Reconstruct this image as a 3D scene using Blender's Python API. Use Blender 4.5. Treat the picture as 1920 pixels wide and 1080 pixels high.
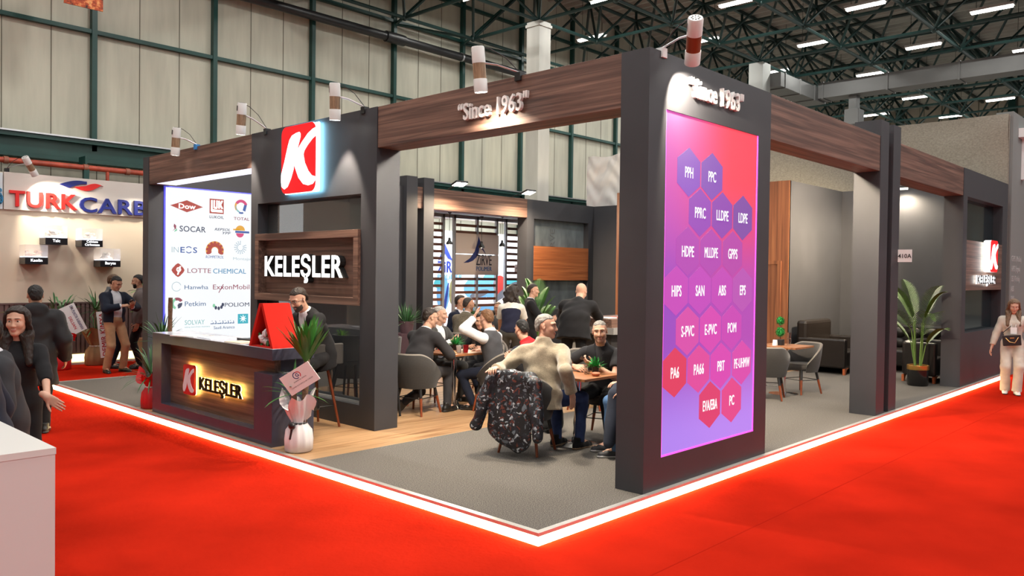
import bpy, bmesh, math, random
import numpy as np
from mathutils import Matrix, Vector, Euler, Quaternion
from math import pi, sin, cos, radians, sqrt, atan2
for _o in list(bpy.data.objects): bpy.data.objects.remove(_o, do_unlink=True)
SC = bpy.context.scene
COL = SC.collection

# ------------------------------------------------------------------ camera
FPX, YAW, PITCH, ROLL = 1499.49, 0.7562584, -0.0176967, 0.0128977
CAMP = Vector((-4.20109, -3.683457, 1.80))
cam = bpy.data.objects.new('camera', bpy.data.cameras.new('camera'))
COL.objects.link(cam)
_f = Vector((cos(YAW)*cos(PITCH), sin(YAW)*cos(PITCH), sin(PITCH)))
_r = Vector((sin(YAW), -cos(YAW), 0)); _u = _r.cross(_f)
_r2 = cos(ROLL)*_r + sin(ROLL)*_u; _u2 = -sin(ROLL)*_r + cos(ROLL)*_u
cam.matrix_world = Matrix(((_r2.x, _u2.x, -_f.x, CAMP.x), (_r2.y, _u2.y, -_f.y, CAMP.y), (_r2.z, _u2.z, -_f.z, CAMP.z), (0, 0, 0, 1)))
cam.data.sensor_width = 36.0
cam.data.lens = FPX/1920*36.0
cam.data.clip_end = 300
SC.camera = cam

# ------------------------------------------------------------------ view, world
SC.view_settings.view_transform = 'Standard'
SC.view_settings.look = 'None'
SC.view_settings.gamma = 1.0
SC.view_settings.exposure = 0.3
EXPF = 2**0.3
SC.cycles.use_denoising = True
SC.cycles.max_bounces = 7
SC.cycles.diffuse_bounces = 3
SC.cycles.glossy_bounces = 3
SC.cycles.transmission_bounces = 5
SC.cycles.transparent_max_bounces = 8
SC.cycles.sample_clamp_indirect = 6.0
SC.cycles.caustics_reflective = False
SC.cycles.caustics_refractive = False
W = bpy.data.worlds.new('hall_daylight'); SC.world = W; W.use_nodes = True
W.node_tree.nodes['Background'].inputs[0].default_value = (0.93, 0.96, 1.0, 1)
W.node_tree.nodes['Background'].inputs[1].default_value = 0.25

FLZ = -0.09      # hall floor; the stand's own floor is z = 0
WARM = (1.0, 0.86, 0.68); COOL = (0.93, 0.97, 1.0)
def lamp(kind, name, loc, energy, color=(1, 1, 1), aim=None, size=0.3, size_y=None, spot=60, blend=0.3, parent=None):
    d = bpy.data.lights.new(name, kind); d.energy = energy; d.color = color
    if kind == 'AREA':
        d.shape = 'RECTANGLE' if size_y else 'SQUARE'; d.size = size
        if size_y: d.size_y = size_y
    elif kind == 'SPOT':
        d.spot_size = radians(spot); d.spot_blend = blend; d.shadow_soft_size = size
    else: d.shadow_soft_size = size
    o = bpy.data.objects.new(name, d); COL.objects.link(o); o.location = loc
    if aim is not None:
        o.rotation_euler = (Vector(aim)-Vector(loc)).to_track_quat('-Z', 'Y').to_euler()
    if parent is not None:
        o.parent = parent; o.matrix_parent_inverse = parent.matrix_basis.inverted()
    return o

# ceiling luminaires of the hall: a diamond lattice of long fluorescent fittings
LAMPS_SEEN, LAMPS_UNSEEN = [], []
for k in range(-9, 11):
    for j in range(-5, 5):
        x = 14.12 + 2.66*k; y = (10.05 if k % 2 == 0 else 7.45) + 5.2*j
        if y > 14 or y < -16 or x > 41: continue
        d = Vector((x, y, 9.6)) - CAMP
        w = d.dot(_f)
        px = 960 + FPX*d.dot(_r2)/w if w > 1 else -9e9
        py = 540 - FPX*d.dot(_u2)/w if w > 1 else -9e9
        if w > 1 and -60 < px < 1990 and py > -40: LAMPS_SEEN.append((x, y))
        elif x < 20 and (k % 2 == 0): LAMPS_UNSEEN.append((x, y))
def hall_lamp_light(x, y, parent, e):
    return lamp('AREA', 'ceiling_lamp_light', (x, y, 9.52), e, (1.0, 0.985, 0.95), (x, y, 0), 0.14, 1.05, parent=parent)

# ------------------------------------------------------------------ colours and materials
def srgb(h):
    h = h.lstrip('#'); v = [int(h[i:i+2], 16)/255 for i in (0, 2, 4)]
    return tuple(c/12.92 if c <= 0.04045 else ((c+0.055)/1.055)**2.4 for c in v)
_M = {}
def M(name, col=None, rough=0.6, metal=0.0, emit=0.0, noise=0.0, nscale=8.0, bump=0.0, bscale=60.0, spec=0.5, alpha=1.0, trans=0.0, coat=0.0, stretch=(1, 1, 1), sheen=0.0):
    if name in _M: return _M[name]
    if isinstance(col, str): col = srgb(col)
    m = bpy.data.materials.new(name); m.use_nodes = True
    nt = m.node_tree; b = nt.nodes['Principled BSDF']
    b.inputs['Base Color'].default_value = (*col, 1)
    b.inputs['Roughness'].default_value = rough; b.inputs['Metallic'].default_value = metal
    b.inputs['Specular IOR Level'].default_value = spec
    b.inputs['Transmission Weight'].default_value = trans
    b.inputs['Coat Weight'].default_value = coat
    b.inputs['Alpha'].default_value = alpha
    if sheen: b.inputs['Sheen Weight'].default_value = sheen
    if emit:
        b.inputs['Emission Color'].default_value = (*col, 1); b.inputs['Emission Strength'].default_value = emit
    if noise or bump:
        tc = nt.nodes.new('ShaderNodeTexCoord'); mp = nt.nodes.new('ShaderNodeMapping')
        mp.inputs['Scale'].default_value = stretch
        nt.links.new(tc.outputs['Object'], mp.inputs['Vector'])
    if noise:
        n = nt.nodes.new('ShaderNodeTexNoise'); n.inputs['Scale'].default_value = nscale; n.inputs['Detail'].default_value = 4
        nt.links.new(mp.outputs['Vector'], n.inputs['Vector'])
        r = nt.nodes.new('ShaderNodeMapRange'); r.inputs['From Min'].default_value = 0.3; r.inputs['From Max'].default_value = 0.7
        r.inputs['To Min'].default_value = 1-noise; r.inputs['To Max'].default_value = 1+noise
        nt.links.new(n.outputs['Fac'], r.inputs['Value'])
        v = nt.nodes.new('ShaderNodeVectorMath'); v.operation = 'SCALE'; v.inputs[0].default_value = col
        nt.links.new(r.outputs['Result'], v.inputs['Scale']); nt.links.new(v.outputs['Vector'], b.inputs['Base Color'])
    if bump:
        n2 = nt.nodes.new('ShaderNodeTexNoise'); n2.inputs['Scale'].default_value = bscale; n2.inputs['Detail'].default_value = 3
        nt.links.new(mp.outputs['Vector'], n2.inputs['Vector'])
        bp = nt.nodes.new('ShaderNodeBump'); bp.inputs['Strength'].default_value = bump; bp.inputs['Distance'].default_value = 0.01
        nt.links.new(n2.outputs['Fac'], bp.inputs['Height']); nt.links.new(bp.outputs['Normal'], b.inputs['Normal'])
    _M[name] = m
    return m
def ramp_mat(name, stops, stretch, nscale=1.0, detail=6.0, rough=0.5, distort=0.0, bump=0.0, spec=0.4):
    """noise (stretched along the grain) through a colour ramp: wood, fabric prints, stained sheet"""
    if name in _M: return _M[name]
    m = bpy.data.materials.new(name); m.use_nodes = True; nt = m.node_tree; b = nt.nodes['Principled BSDF']
    tc = nt.nodes.new('ShaderNodeTexCoord'); mp = nt.nodes.new('ShaderNodeMapping'); mp.inputs['Scale'].default_value = stretch
    nt.links.new(tc.outputs['Object'], mp.inputs['Vector'])
    n = nt.nodes.new('ShaderNodeTexNoise'); n.inputs['Scale'].default_value = nscale; n.inputs['Detail'].default_value = detail
    n.inputs['Distortion'].default_value = distort; n.inputs['Roughness'].default_value = 0.6
    nt.links.new(mp.outputs['Vector'], n.inputs['Vector'])
    r = nt.nodes.new('ShaderNodeValToRGB'); e = r.color_ramp.elements
    while len(e) > 1: e.remove(e[-1])
    e[0].position = stops[0][0]; e[0].color = (*(srgb(stops[0][1])), 1)
    for p, c in stops[1:]:
        q = e.new(p); q.color = (*srgb(c), 1)
    nt.links.new(n.outputs['Fac'], r.inputs['Fac']); nt.links.new(r.outputs['Color'], b.inputs['Base Color'])
    b.inputs['Roughness'].default_value = rough; b.inputs['Specular IOR Level'].default_value = spec
    if bump:
        bp = nt.nodes.new('ShaderNodeBump'); bp.inputs['Strength'].default_value = bump; bp.inputs['Distance'].default_value = 0.01
        nt.links.new(n.outputs['Fac'], bp.inputs['Height']); nt.links.new(bp.outputs['Normal'], b.inputs['Normal'])
    _M[name] = m
    return m

ANTH = M('anthracite_board', (0.039, 0.0395, 0.046), 0.55, noise=0.06, nscale=3, bump=0.04, bscale=220)
ANTH_D = M('anthracite_dark', (0.03, 0.029, 0.031), 0.6, noise=0.05)
WAL = [(0.28, '#40302b'), (0.45, '#5e463d'), (0.6, '#7b5e51'), (0.78, '#967667')]
WALNUT_X = ramp_mat('walnut_along_x', WAL, (0.35, 14, 14), 1.6, 7, 0.5, 0.6)
WALNUT_Y = ramp_mat('walnut_along_y', WAL, (14, 0.35, 14), 1.6, 7, 0.5, 0.6)
WALNUT_Z = ramp_mat('walnut_along_z', [(0.28, '#5a3420'), (0.5, '#7c4d33'), (0.78, '#97643f')], (12, 12, 0.35), 1.5, 6, 0.45, 0.5)
OAK_TOP = ramp_mat('table_walnut', [(0.3, '#74492f'), (0.5, '#96623f'), (0.75, '#ad764d')], (2, 24, 6), 1.2, 5, 0.4, 0.5)
LEGWOOD = M('leg_wood', '#7d3b1d', 0.4, noise=0.15, nscale=20, stretch=(8, 8, 1))
CHROME = M('chrome', (0.75, 0.75, 0.77), 0.13, 1.0)
STEEL = M('brushed_steel', (0.55, 0.55, 0.57), 0.35, 1.0)
BLACKM = M('black_metal', (0.012, 0.012, 0.013), 0.4)
BLACKP = M('black_plastic', (0.015, 0.015, 0.017), 0.35)
WHITEP = M('white_paint', (0.78, 0.78, 0.78), 0.5)
PAPER = M('white_paper', (0.76, 0.76, 0.76), 0.8)
GREEN_ST = M('green_steel', (0.003, 0.045, 0.037), 0.45, noise=0.15, nscale=3)
GLASS = M('clear_glass', (1, 1, 1), 0.02, trans=1.0)
SIGNW = M('sign_white_light', (1, 0.98, 1.0), 0.5, emit=1.3)
SIGNRED = M('sign_red_light', (0.72, 0.006, 0.011), 0.5, emit=0.62)

# ------------------------------------------------------------------ mesh builder
class MB:
    def __init__(s): s.v = []; s.f = []; s.m = []
    def add(s, vs, fs, mi=0, mat=None):
        b = len(s.v)
        s.v += [tuple(mat @ Vector(p)) for p in vs] if mat is not None else [tuple(p) for p in vs]
        s.f += [tuple(b+i for i in f) for f in fs]
        s.m += (mi if isinstance(mi, list) else [mi]*len(fs))
        return s
    def box(s, x0, x1, y0, y1, z0, z1, mi=0, mat=None):
        vs = [(x0, y0, z0), (x1, y0, z0), (x1, y1, z0), (x0, y1, z0), (x0, y0, z1), (x1, y0, z1), (x1, y1, z1), (x0, y1, z1)]
        return s.add(vs, [(0, 3, 2, 1), (4, 5, 6, 7), (0, 1, 5, 4), (1, 2, 6, 5), (2, 3, 7, 6), (3, 0, 4, 7)], mi, mat)
    def tube(s, pts, r, n=8, mi=0, cap=True, mat=None):
        pts = [Vector(p) for p in pts]; rs = r if isinstance(r, (list, tuple)) else [r]*len(pts)
        vs, fs = [], []; prev = None
        for i, p in enumerate(pts):
            t = (pts[min(i+1, len(pts)-1)] - pts[max(i-1, 0)])
            if t.length < 1e-9: t = Vector((0, 0, 1))
            t.normalize()
            if prev is None:
                a = Vector((0, 0, 1)) if abs(t.z) < 0.9 else Vector((1, 0, 0))
                u = t.cross(a).normalized()
            else:
                u = (prev - t*prev.dot(t)).normalized()
            prev = u; w = t.cross(u)
            for k in range(n):
                a = 2*pi*k/n; vs.append(p + (u*cos(a) + w*sin(a))*rs[i])
        for i in range(len(pts)-1):
            for k in range(n):
                a = i*n+k; b2 = i*n+(k+1) % n
                fs.append((a, b2, b2+n, a+n))
        if cap:
            fs.append(tuple(range(n-1, -1, -1))); L = (len(pts)-1)*n; fs.append(tuple(L+k for k in range(n)))
        return s.add(vs, fs, mi, mat)
    def lathe(s, prof, n=24, mi=0, c=(0, 0, 0), mat=None, cap=True):
        vs, fs = [], []
        for (r, z) in prof:
            for k in range(n):
                a = 2*pi*k/n; vs.append((c[0]+r*cos(a), c[1]+r*sin(a), c[2]+z))
        for i in range(len(prof)-1):
            for k in range(n):
                a = i*n+k; b2 = i*n+(k+1) % n; fs.append((a, b2, b2+n, a+n))
        if cap:
            fs.append(tuple(range(n-1, -1, -1))); L = (len(prof)-1)*n; fs.append(tuple(L+k for k in range(n)))
        return s.add(vs, fs, mi, mat)
    def ell(s, c, r, n=12, m=8, mi=0, mat=None):
        vs = [(c[0], c[1], c[2]-r[2])]; fs = []
        for i in range(1, m):
            t = -pi/2 + pi*i/m
            for k in range(n):
                a = 2*pi*k/n; vs.append((c[0]+r[0]*cos(t)*cos(a), c[1]+r[1]*cos(t)*sin(a), c[2]+r[2]*sin(t)))
        vs.append((c[0], c[1], c[2]+r[2]))
        for k in range(n): fs.append((0, 1+(k+1) % n, 1+k))
        for i in range(m-2):
            for k in range(n):
                a = 1+i*n+k; b2 = 1+i*n+(k+1) % n; fs.append((a, b2, b2+n, a+n))
        L = len(vs)-1; b0 = 1+(m-2)*n
        for k in range(n): fs.append((b0+k, b0+(k+1) % n, L))
        return s.add(vs, fs, mi, mat)
    def prism(s, poly, d, mat, mi=0):
        """2-D polygon in the frame's right/up plane, from 0 to d along the frame's normal"""
        n = len(poly)
        vs = [(p[0], p[1], 0) for p in poly] + [(p[0], p[1], d) for p in poly]
        fs = [tuple(range(n-1, -1, -1)), tuple(range(n, 2*n))] + [(i, (i+1) % n, n+(i+1) % n, n+i) for i in range(n)]
        return s.add(vs, fs, mi, mat)
    def text(s, string, h, mat, mi=0, ext=0.004, bold=0.0, xs=1.0, align='CENTER', shear=0.0, z0=0.0, width=None):
        c = bpy.data.curves.new('t', 'FONT'); c.body = string; c.size = 1.0; c.align_x = align
        fat = bold*0.5 if any(ch in string for ch in 'MW') and bold > 0.004 else 0.0
        c.offset = 0.0 if fat else bold*0.55; c.space_character = 1+bold*1.8; c.shear = shear; c.extrude = 0.5; c.resolution_u = 3
        o = bpy.data.objects.new('t', c); me = bpy.data.meshes.new_from_object(o)
        vs = [tuple(v.co) for v in me.vertices]; fs = [tuple(p.vertices) for p in me.polygons]
        bpy.data.objects.remove(o); bpy.data.curves.remove(c); bpy.data.meshes.remove(me)
        if not vs: return s
        if fat:
            n = len(vs); V0, F0 = list(vs), list(fs)
            for q, (dx, dy) in enumerate(((-fat, 0), (fat, 0), (0, fat*0.5))):
                vs = vs + [(v[0]+dx, v[1]+dy, v[2]-0.02*(q+1)) for v in V0]; fs = fs + [tuple(i+n*(q+1) for i in f) for f in F0]
        k = h/0.73
        if width:
            x0 = min(v[0] for v in vs); x1 = max(v[0] for v in vs); xs = width/((x1-x0)*k)
        vs = [(v[0]*k*xs, v[1]*k, z0 + (v[2]+0.5)*ext) for v in vs]
        return s.add(vs, fs, mi, mat)
    def build(s, name, mats, parent=None, smooth=0, bevel=0.0, mw=None):
        me = bpy.data.meshes.new(name); me.from_pydata(s.v, [], s.f); me.update()
        if not isinstance(mats, (list, tuple)): mats = [mats]
        for m in mats: me.materials.append(m)
        me.polygons.foreach_set('material_index', s.m)
        if smooth:
            me.shade_smooth(); me.set_sharp_from_angle(angle=radians(smooth))
        o = bpy.data.objects.new(name, me); COL.objects.link(o)
        if bevel:
            bv = o.modifiers.new('bevel', 'BEVEL'); bv.width = bevel; bv.segments = 2; bv.limit_method = 'ANGLE'; bv.angle_limit = radians(40)
        if parent is not None: link_child(o, parent)
        return o
def world_of(o):
    m = o.matrix_parent_inverse @ o.matrix_basis if o.parent else o.matrix_basis
    return world_of(o.parent) @ m if o.parent else m
def link_child(o, parent):
    o.parent = parent; o.matrix_parent_inverse = world_of(parent).inverted()
def thing(name, label, cat, loc=(0, 0, 0), group=None, rotz=0.0):
    o = bpy.data.objects.new(name, None); COL.objects.link(o); o.location = loc; o.rotation_euler = (0, 0, rotz)
    o.empty_display_size = 0.1
    o['label'] = label; o['category'] = cat
    if group: o['group'] = group
    return o
def tag(o, label, cat, group=None, kind=None):
    o['label'] = label; o['category'] = cat
    if group: o['group'] = group
    if kind: o['kind'] = kind
    return o
def struct(o, label, cat='structure'):
    o['kind'] = 'structure'; o['label'] = label; o['category'] = cat
    return o
def dup(root, loc, rotz=0.0, label=None, group=None):
    r = root.copy(); COL.objects.link(r); r.location = loc; r.rotation_euler = (0, 0, rotz)
    if label: r['label'] = label
    if group: r['group'] = group
    for ch in list(root.children):
        c = ch.copy(); COL.objects.link(c); c.parent = r; c.matrix_parent_inverse = ch.matrix_parent_inverse.copy()
        for g in list(ch.children):
            d = g.copy(); COL.objects.link(d); d.parent = c; d.matrix_parent_inverse = g.matrix_parent_inverse.copy()
    return r
def frame(o, right, up):
    r = Vector(right).normalized(); u = Vector(up).normalized(); n = r.cross(u)
    return Matrix(((r.x, u.x, n.x, o[0]), (r.y, u.y, n.y, o[1]), (r.z, u.z, n.z, o[2]), (0, 0, 0, 1)))
def FX(x, y, z): return frame((x, y, z), (0, -1, 0), (0, 0, 1))   # on a wall that looks to -x
def FY(x, y, z): return frame((x, y, z), (1, 0, 0), (0, 0, 1))    # on a wall that looks to -y
def boxo(name, b, mats, parent=None, bevel=0.0):
    return MB().box(*b).build(name, mats, parent, bevel=bevel)
def circ(cx, cy, r, n=24, a0=0.0, a1=2*pi):
    return [(cx+r*cos(a0+(a1-a0)*i/n), cy+r*sin(a0+(a1-a0)*i/n)) for i in range(n if abs(a1-a0-2*pi) < 1e-6 else n+1)]
R_ = random.Random(7)
# ================================================================== the hall
RED = M('red_carpet', (0.40, 0.0155, 0.006), 0.95, noise=0.22, nscale=0.9, bump=0.6, bscale=26, spec=0.0)
GREYC = ramp_mat('grey_carpet', [(0.3, '#3f3c39'), (0.5, '#65605b'), (0.7, '#8a847c')], (1, 1, 1), 110, 3, 0.95, 0, 0.4, 0.1)
OAKF = ramp_mat('oak_laminate', [(0.28, '#6e4d34'), (0.40, '#96704d'), (0.55, '#bb9670'), (0.75, '#8f6a48')], (0.45, 8, 8), 1.2, 6, 0.30, 0.9)
PANEL = M('sandwich_panel', (0.475, 0.465, 0.375), 0.6, noise=0.10, nscale=1.2, stretch=(5, 5, 0.6))
PANEL_J = M('panel_joint', (0.13, 0.12, 0.09), 0.8)
struct(boxo('floor', (-7, 17.5, -6.5, 14.75, -0.29, FLZ), RED), 'red carpet of the exhibition hall aisle', 'floor')
CONC = M('hall_concrete', (0.30, 0.295, 0.28), 0.8, noise=0.1, nscale=1.0)
b = MB(); b.box(17.5, 44, -18, 14.75, -0.29, FLZ); b.box(-14, -7, -18, 14.75, -0.29, FLZ); b.box(-7, 17.5, -18, -6.5, -0.29, FLZ)
struct(b.build('floor_hall', CONC), 'grey concrete hall floor beyond the red aisle', 'floor')

b = MB(); b.box(-0.5, 17, -0.905, -0.897, FLZ, FLZ+0.0015); b.box(-2.965, -2.957, -4, 13, FLZ, FLZ+0.003)
struct(b.build('floor_seam', M('carpet_seam', (0.36, 0.013, 0.006), 0.95, spec=0.0)), 'taped seams between the red carpet lengths', 'seam')
o = MB().box(-0.018, 0.018, -0.008, 0.008, 0, 0.004).build('paper_scrap', PAPER); o.location = (-2.0, -1.08, FLZ+0.003); o.rotation_euler = (0, 0, 0.5); tag(o, 'tiny pale paper scrap lying on the red carpet in the front', 'litter')
# stand platform: three bays of floor, bright edge trim and the light strip below it
b = MB()
b.box(0, 13.75, 0, 2.92, FLZ, 0, 0); b.box(0, 13.75, 7.0, 10.15, FLZ, 0, 0)
b.box(0, 13.75, 2.92, 7.0, FLZ, 0, 1)
struct(b.build('floor_stand', [GREYC, OAKF]), 'raised stand floor of grey carpet with an oak laminate middle bay', 'floor')
TRIM = M('aluminium_trim', (0.62, 0.60, 0.56), 0.35, 0.6)
LED = M('strip_light_white', (1.0, 0.80, 0.40), 0.5, emit=22.0)
struct(MB().box(-0.05, 0, -0.05, 10.2, -0.022, 0.004).build('trim_1', TRIM), 'bright metal edge trim along the counter side of the stand floor', 'trim')
struct(MB().box(0, 13.8, -0.05, 0, -0.022, 0.004).build('trim_2', TRIM), 'bright metal edge trim along the light box side of the stand floor', 'trim')
struct(MB().box(0, 13.8, 10.15, 10.2, -0.085, 0.004).build('trim_3', TRIM), 'metal edge trim along the back of the stand floor', 'trim')
t = tag(MB().box(-0.047, -0.02, -0.047, 10.19, -0.088, -0.022).build('strip_light', LED), 'glowing white floor strip light running below the reception counter side', 'strip light', 'floor strip lights of the stand')
t = tag(MB().box(-0.02, 13.78, -0.047, -0.02, -0.088, -0.022).build('strip_light', LED), 'glowing white floor strip light running below the pink light box side', 'strip light', 'floor strip lights of the stand')

# back wall of the hall
b = MB(); b.box(-14, 44, 14.75, 14.95, FLZ, 12)
xx = -13.0
while xx < 43:
    b.box(xx-0.008, xx+0.008, 14.742, 14.75, FLZ, 11.6, 1); xx += 0.895
struct(b.build('wall_back', [PANEL, PANEL_J]), 'tall cream sandwich panel wall of the hall behind the stand', 'wall')
for k in range(-6, 12):
    x = 2.12+2.69*k
    struct(MB().box(x-0.052, x+0.052, 14.60, 14.74, 4.3 if x < 14 else 3.0, 11.5).build('trim_4', GREEN_ST), 'dark green steel post standing on the cream hall wall', 'post')
for z in (6.85, 9.0, 10.1):
    struct(boxo('trim_5', (-14, 44, 14.62, 14.74, z-0.042, z+0.042), GREEN_ST), 'dark green horizontal rail crossing the cream hall wall', 'rail')
b = MB(); b.box(-14, 20, 14.45, 14.74, 4.42, 4.5); b.box(-14, 20, 14.6, 14.74, 4.12, 4.42); b.box(-14, 20, 14.45, 14.74, 4.02, 4.1)
b.box(-14, 20, 14.40, 14.72, 4.505, 4.535, 1)
struct(b.build('trim_6', [GREEN_ST, STEEL]), 'deep green steel girder along the foot of the cream panels', 'girder')
struct(boxo('wall_left', (-14.2, -14, -18, 14.95, FLZ, 12), PANEL), 'cream side wall of the hall out of view', 'wall')
b = MB(); b.box(44, 44.2, -18, 14.95, FLZ, 12)
yy = -17.5
while yy < 14.5: b.box(43.99, 44, yy-0.02, yy+0.02, FLZ, 11.6, 1); yy += 0.9
struct(b.build('wall_right', [M('far_panel', (0.46, 0.40, 0.32), 0.7, noise=0.1, nscale=1.5), PANEL_J]), 'far beige end wall of the hall behind the roof girders', 'wall')
for k in range(6):
    y = 11.6-2.75*k
    struct(boxo('trim_7', (43.6, 43.98, y-0.17, y+0.17, FLZ, 11.5), GREEN_ST), 'dark steel column on the far end wall of the hall', 'post')

# roof deck with ribs
b = MB(); n = 520
vs = []; fs = []
for i in range(n+1):
    x = -14 + 58*i/n
    z = 11.3 + (0.11 if (i % 4) < 2 else 0.0)
    vs += [(x, -18, z), (x, 14.95, z)]
fs = [(2*i, 2*i+1, 2*i+3, 2*i+2) for i in range(n)]
b.add(vs, fs); b.box(-14, 44, -18, 14.95, 11.46, 11.54)
struct(b.build('ceiling', M('roof_deck', (0.33, 0.31, 0.27), 0.75, noise=0.1, nscale=2)), 'ribbed metal roof deck of the hall', 'ceiling')

# space frame: bottom chords, top chords, webs, node balls
S0 = 2.69; X0, Y0 = 12.89, 11.52
bc, tc_, wb, nd = MB(), MB(), MB(), MB()
xs = [X0 + S0*k for k in range(-4, 11)]; ys = [Y0 + S0*j for j in range(-5, 2)]
xs = [x for x in xs if x > 4]
ZB, ZT = 9.0, 10.85
def bar(bm, p, q, r, n=6): bm.tube([p, q], r, n, cap=False)
for y in ys:
    for i in range(len(xs)-1): bar(bc, (xs[i], y, ZB), (xs[i+1], y, ZB), 0.05)
for x in xs:
    for j in range(len(ys)-1): bar(bc, (x, ys[j], ZB), (x, ys[j+1], ZB), 0.05)
tx = [x+S0/2 for x in xs[:-1]]; ty = [y+S0/2 for y in ys[:-1]]
for y in ty:
    for i in range(len(tx)-1): bar(tc_, (tx[i], y, ZT), (tx[i+1], y, ZT), 0.06)
for x in tx:
    for j in range(len(ty)-1): bar(tc_, (x, ty[j], ZT), (x, ty[j+1], ZT), 0.06)
for x in tx:
    for y in ty:
        bar(tc_, (x, y, ZT), (x, y, 11.28), 0.05)
        for sx in (-1, 1):
            for sy in (-1, 1): bar(wb, (x, y, ZT), (x+sx*S0/2, y+sy*S0/2, ZB), 0.042)
for x in xs:
    for y in ys: nd.ell((x, y, ZB), (0.09, 0.09, 0.09), 8, 6)
for x in tx:
    for y in ty: nd.ell((x, y, ZT), (0.09, 0.09, 0.09), 8, 6)
for y in ty:     # purlins under the deck
    tc_.box(4, 43.9, y-0.05, y+0.05, 11.18, 11.3)
FRAME_ST = M('frame_steel', (0.004, 0.026, 0.023), 0.5, noise=0.2, nscale=3)
struct(bc.build('ceiling_bottom_chords', FRAME_ST, smooth=50), 'lower chords of the dark green space frame roof', 'roof frame')
struct(tc_.build('ceiling_top_chords', FRAME_ST, smooth=50), 'upper chords and purlins of the dark green space frame roof', 'roof frame')
struct(wb.build('ceiling_diagonals', FRAME_ST, smooth=50), 'crossing diagonals of the dark green space frame roof', 'roof frame')
struct(nd.build('ceiling_nodes', M('frame_node', (0.03, 0.06, 0.055), 0.4, 0.4), smooth=60), 'ball joints of the space frame roof', 'roof frame')

# hall columns clad in white
COLW = M('white_cladding', (0.52, 0.51, 0.46), 0.6, noise=0.08, nscale=1.5, stretch=(3, 3, 0.5))
b = MB(); b.box(X0-0.24, X0+0.24, Y0-0.24, Y0+0.24, FLZ, 8.93); b.box(X0-0.27, X0+0.27, Y0-0.27, Y0+0.27, 8.78, 8.86); b.tube([(X0, Y0, 8.9), (X0, Y0, 9.0)], 0.07, 8)
struct(b.build('column_clad', COLW), 'square white clad hall column rising to a roof frame node', 'column')
cx, cy = X0+3*S0+0.15, Y0-S0
b = MB(); b.box(cx-0.36, cx+0.20, cy-0.25, cy+0.25, FLZ, 8.93)
struct(b.build('column_clad', M('grey_cladding', (0.30, 0.31, 0.29), 0.6)), 'square pale grey clad hall column behind the light box tower', 'column')

# air ducts under the roof
DUCT = M('galvanised_duct', (0.13, 0.132, 0.128), 0.55, 0.1, noise=0.1, nscale=1.0)
t = thing('air_duct', 'long galvanised air duct slung under the roof frame on the far right', 'duct', (24.7, 2, 8.24))
boxo('duct_run', (24.3, 25.05, -7.0, 8.2, 8.24, 8.79), DUCT, t)
for k in range(7): MB().box(24.27, 25.08, 8.0-2.2*k, 8.06-2.2*k, 8.21, 8.82).build('duct_flange', DUCT, t)
t = thing('air_duct', 'short galvanised air duct elbow beside the pale hall column', 'duct', (22, 8.6, 8.17))
MB().box(21.3, 25.05, 8.21, 8.95, 8.17, 8.64).build('duct_run', DUCT, t)
for k in range(3): MB().box(21.6+1.2*k, 21.66+1.2*k, 8.18, 8.98, 8.14, 8.67).build('duct_flange', DUCT, t)
t = thing('ventilation_unit', 'grey ventilation box hanging at the roof edge on the far right', 'ventilation unit', (20.5, 0.7, 8.8))
boxo('unit_casing', (20.2, 21.4, -0.6, 1.05, 8.85, 9.75), DUCT, t, 0.02)
b = MB()
for k in range(4): b.tube([(20.3+0.9*(k % 2), -0.4+1.2*(k//2), 9.75), (20.3+0.9*(k % 2), -0.4+1.2*(k//2), 11.3)], 0.012, 6)
b.build('hanger_rod', BLACKM, t)
t = thing('ventilation_unit', 'small grey ventilation outlet above the wooden beam right of the light box', 'ventilation unit', (24.7, 7.05, 7.2))
boxo('unit_casing', (24.4, 24.95, 6.8, 7.3, 7.2, 7.75), DUCT, t, 0.02); boxo('unit_neck', (24.5, 24.85, 6.92, 7.18, 7.75, 8.24), DUCT, t)

# the black main along the back wall
t = thing('wall_pipe', 'thick black pipe slung along the top of the cream hall wall', 'pipe', (8, 14.42, 8.4))
MB().tube([(-2, 14.42, 8.42), (16.2, 14.42, 8.42)], 0.12, 14).build('pipe_run', BLACKM, t, smooth=50)
b = MB()
for x in (2.2, 4.85, 9.95, 10.3, 12.6): b.tube([(x-0.03, 14.42, 8.42), (x+0.03, 14.42, 8.42)], 0.135, 14)
b.build('pipe_clip', STEEL, t, smooth=50)
MB().tube([(9.7, 14.42, 8.42), (10.35, 14.42, 8.42)], 0.155, 14).build('pipe_coupling', BLACKM, t, smooth=50)
# steel struts of the wall head near the column
b = MB()
for x in (10.2, 12.85):
    b.tube([(x, 14.6, 8.9), (x+1.345, 12.86, 10.85)], 0.045, 6); b.tube([(x, 14.6, 8.9), (x+2.69, 14.2, 9.0)], 0.04, 6)
struct(b.build('trim_8', GREEN_ST), 'dark green struts bracing the hall wall to the roof frame', 'strut')

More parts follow.
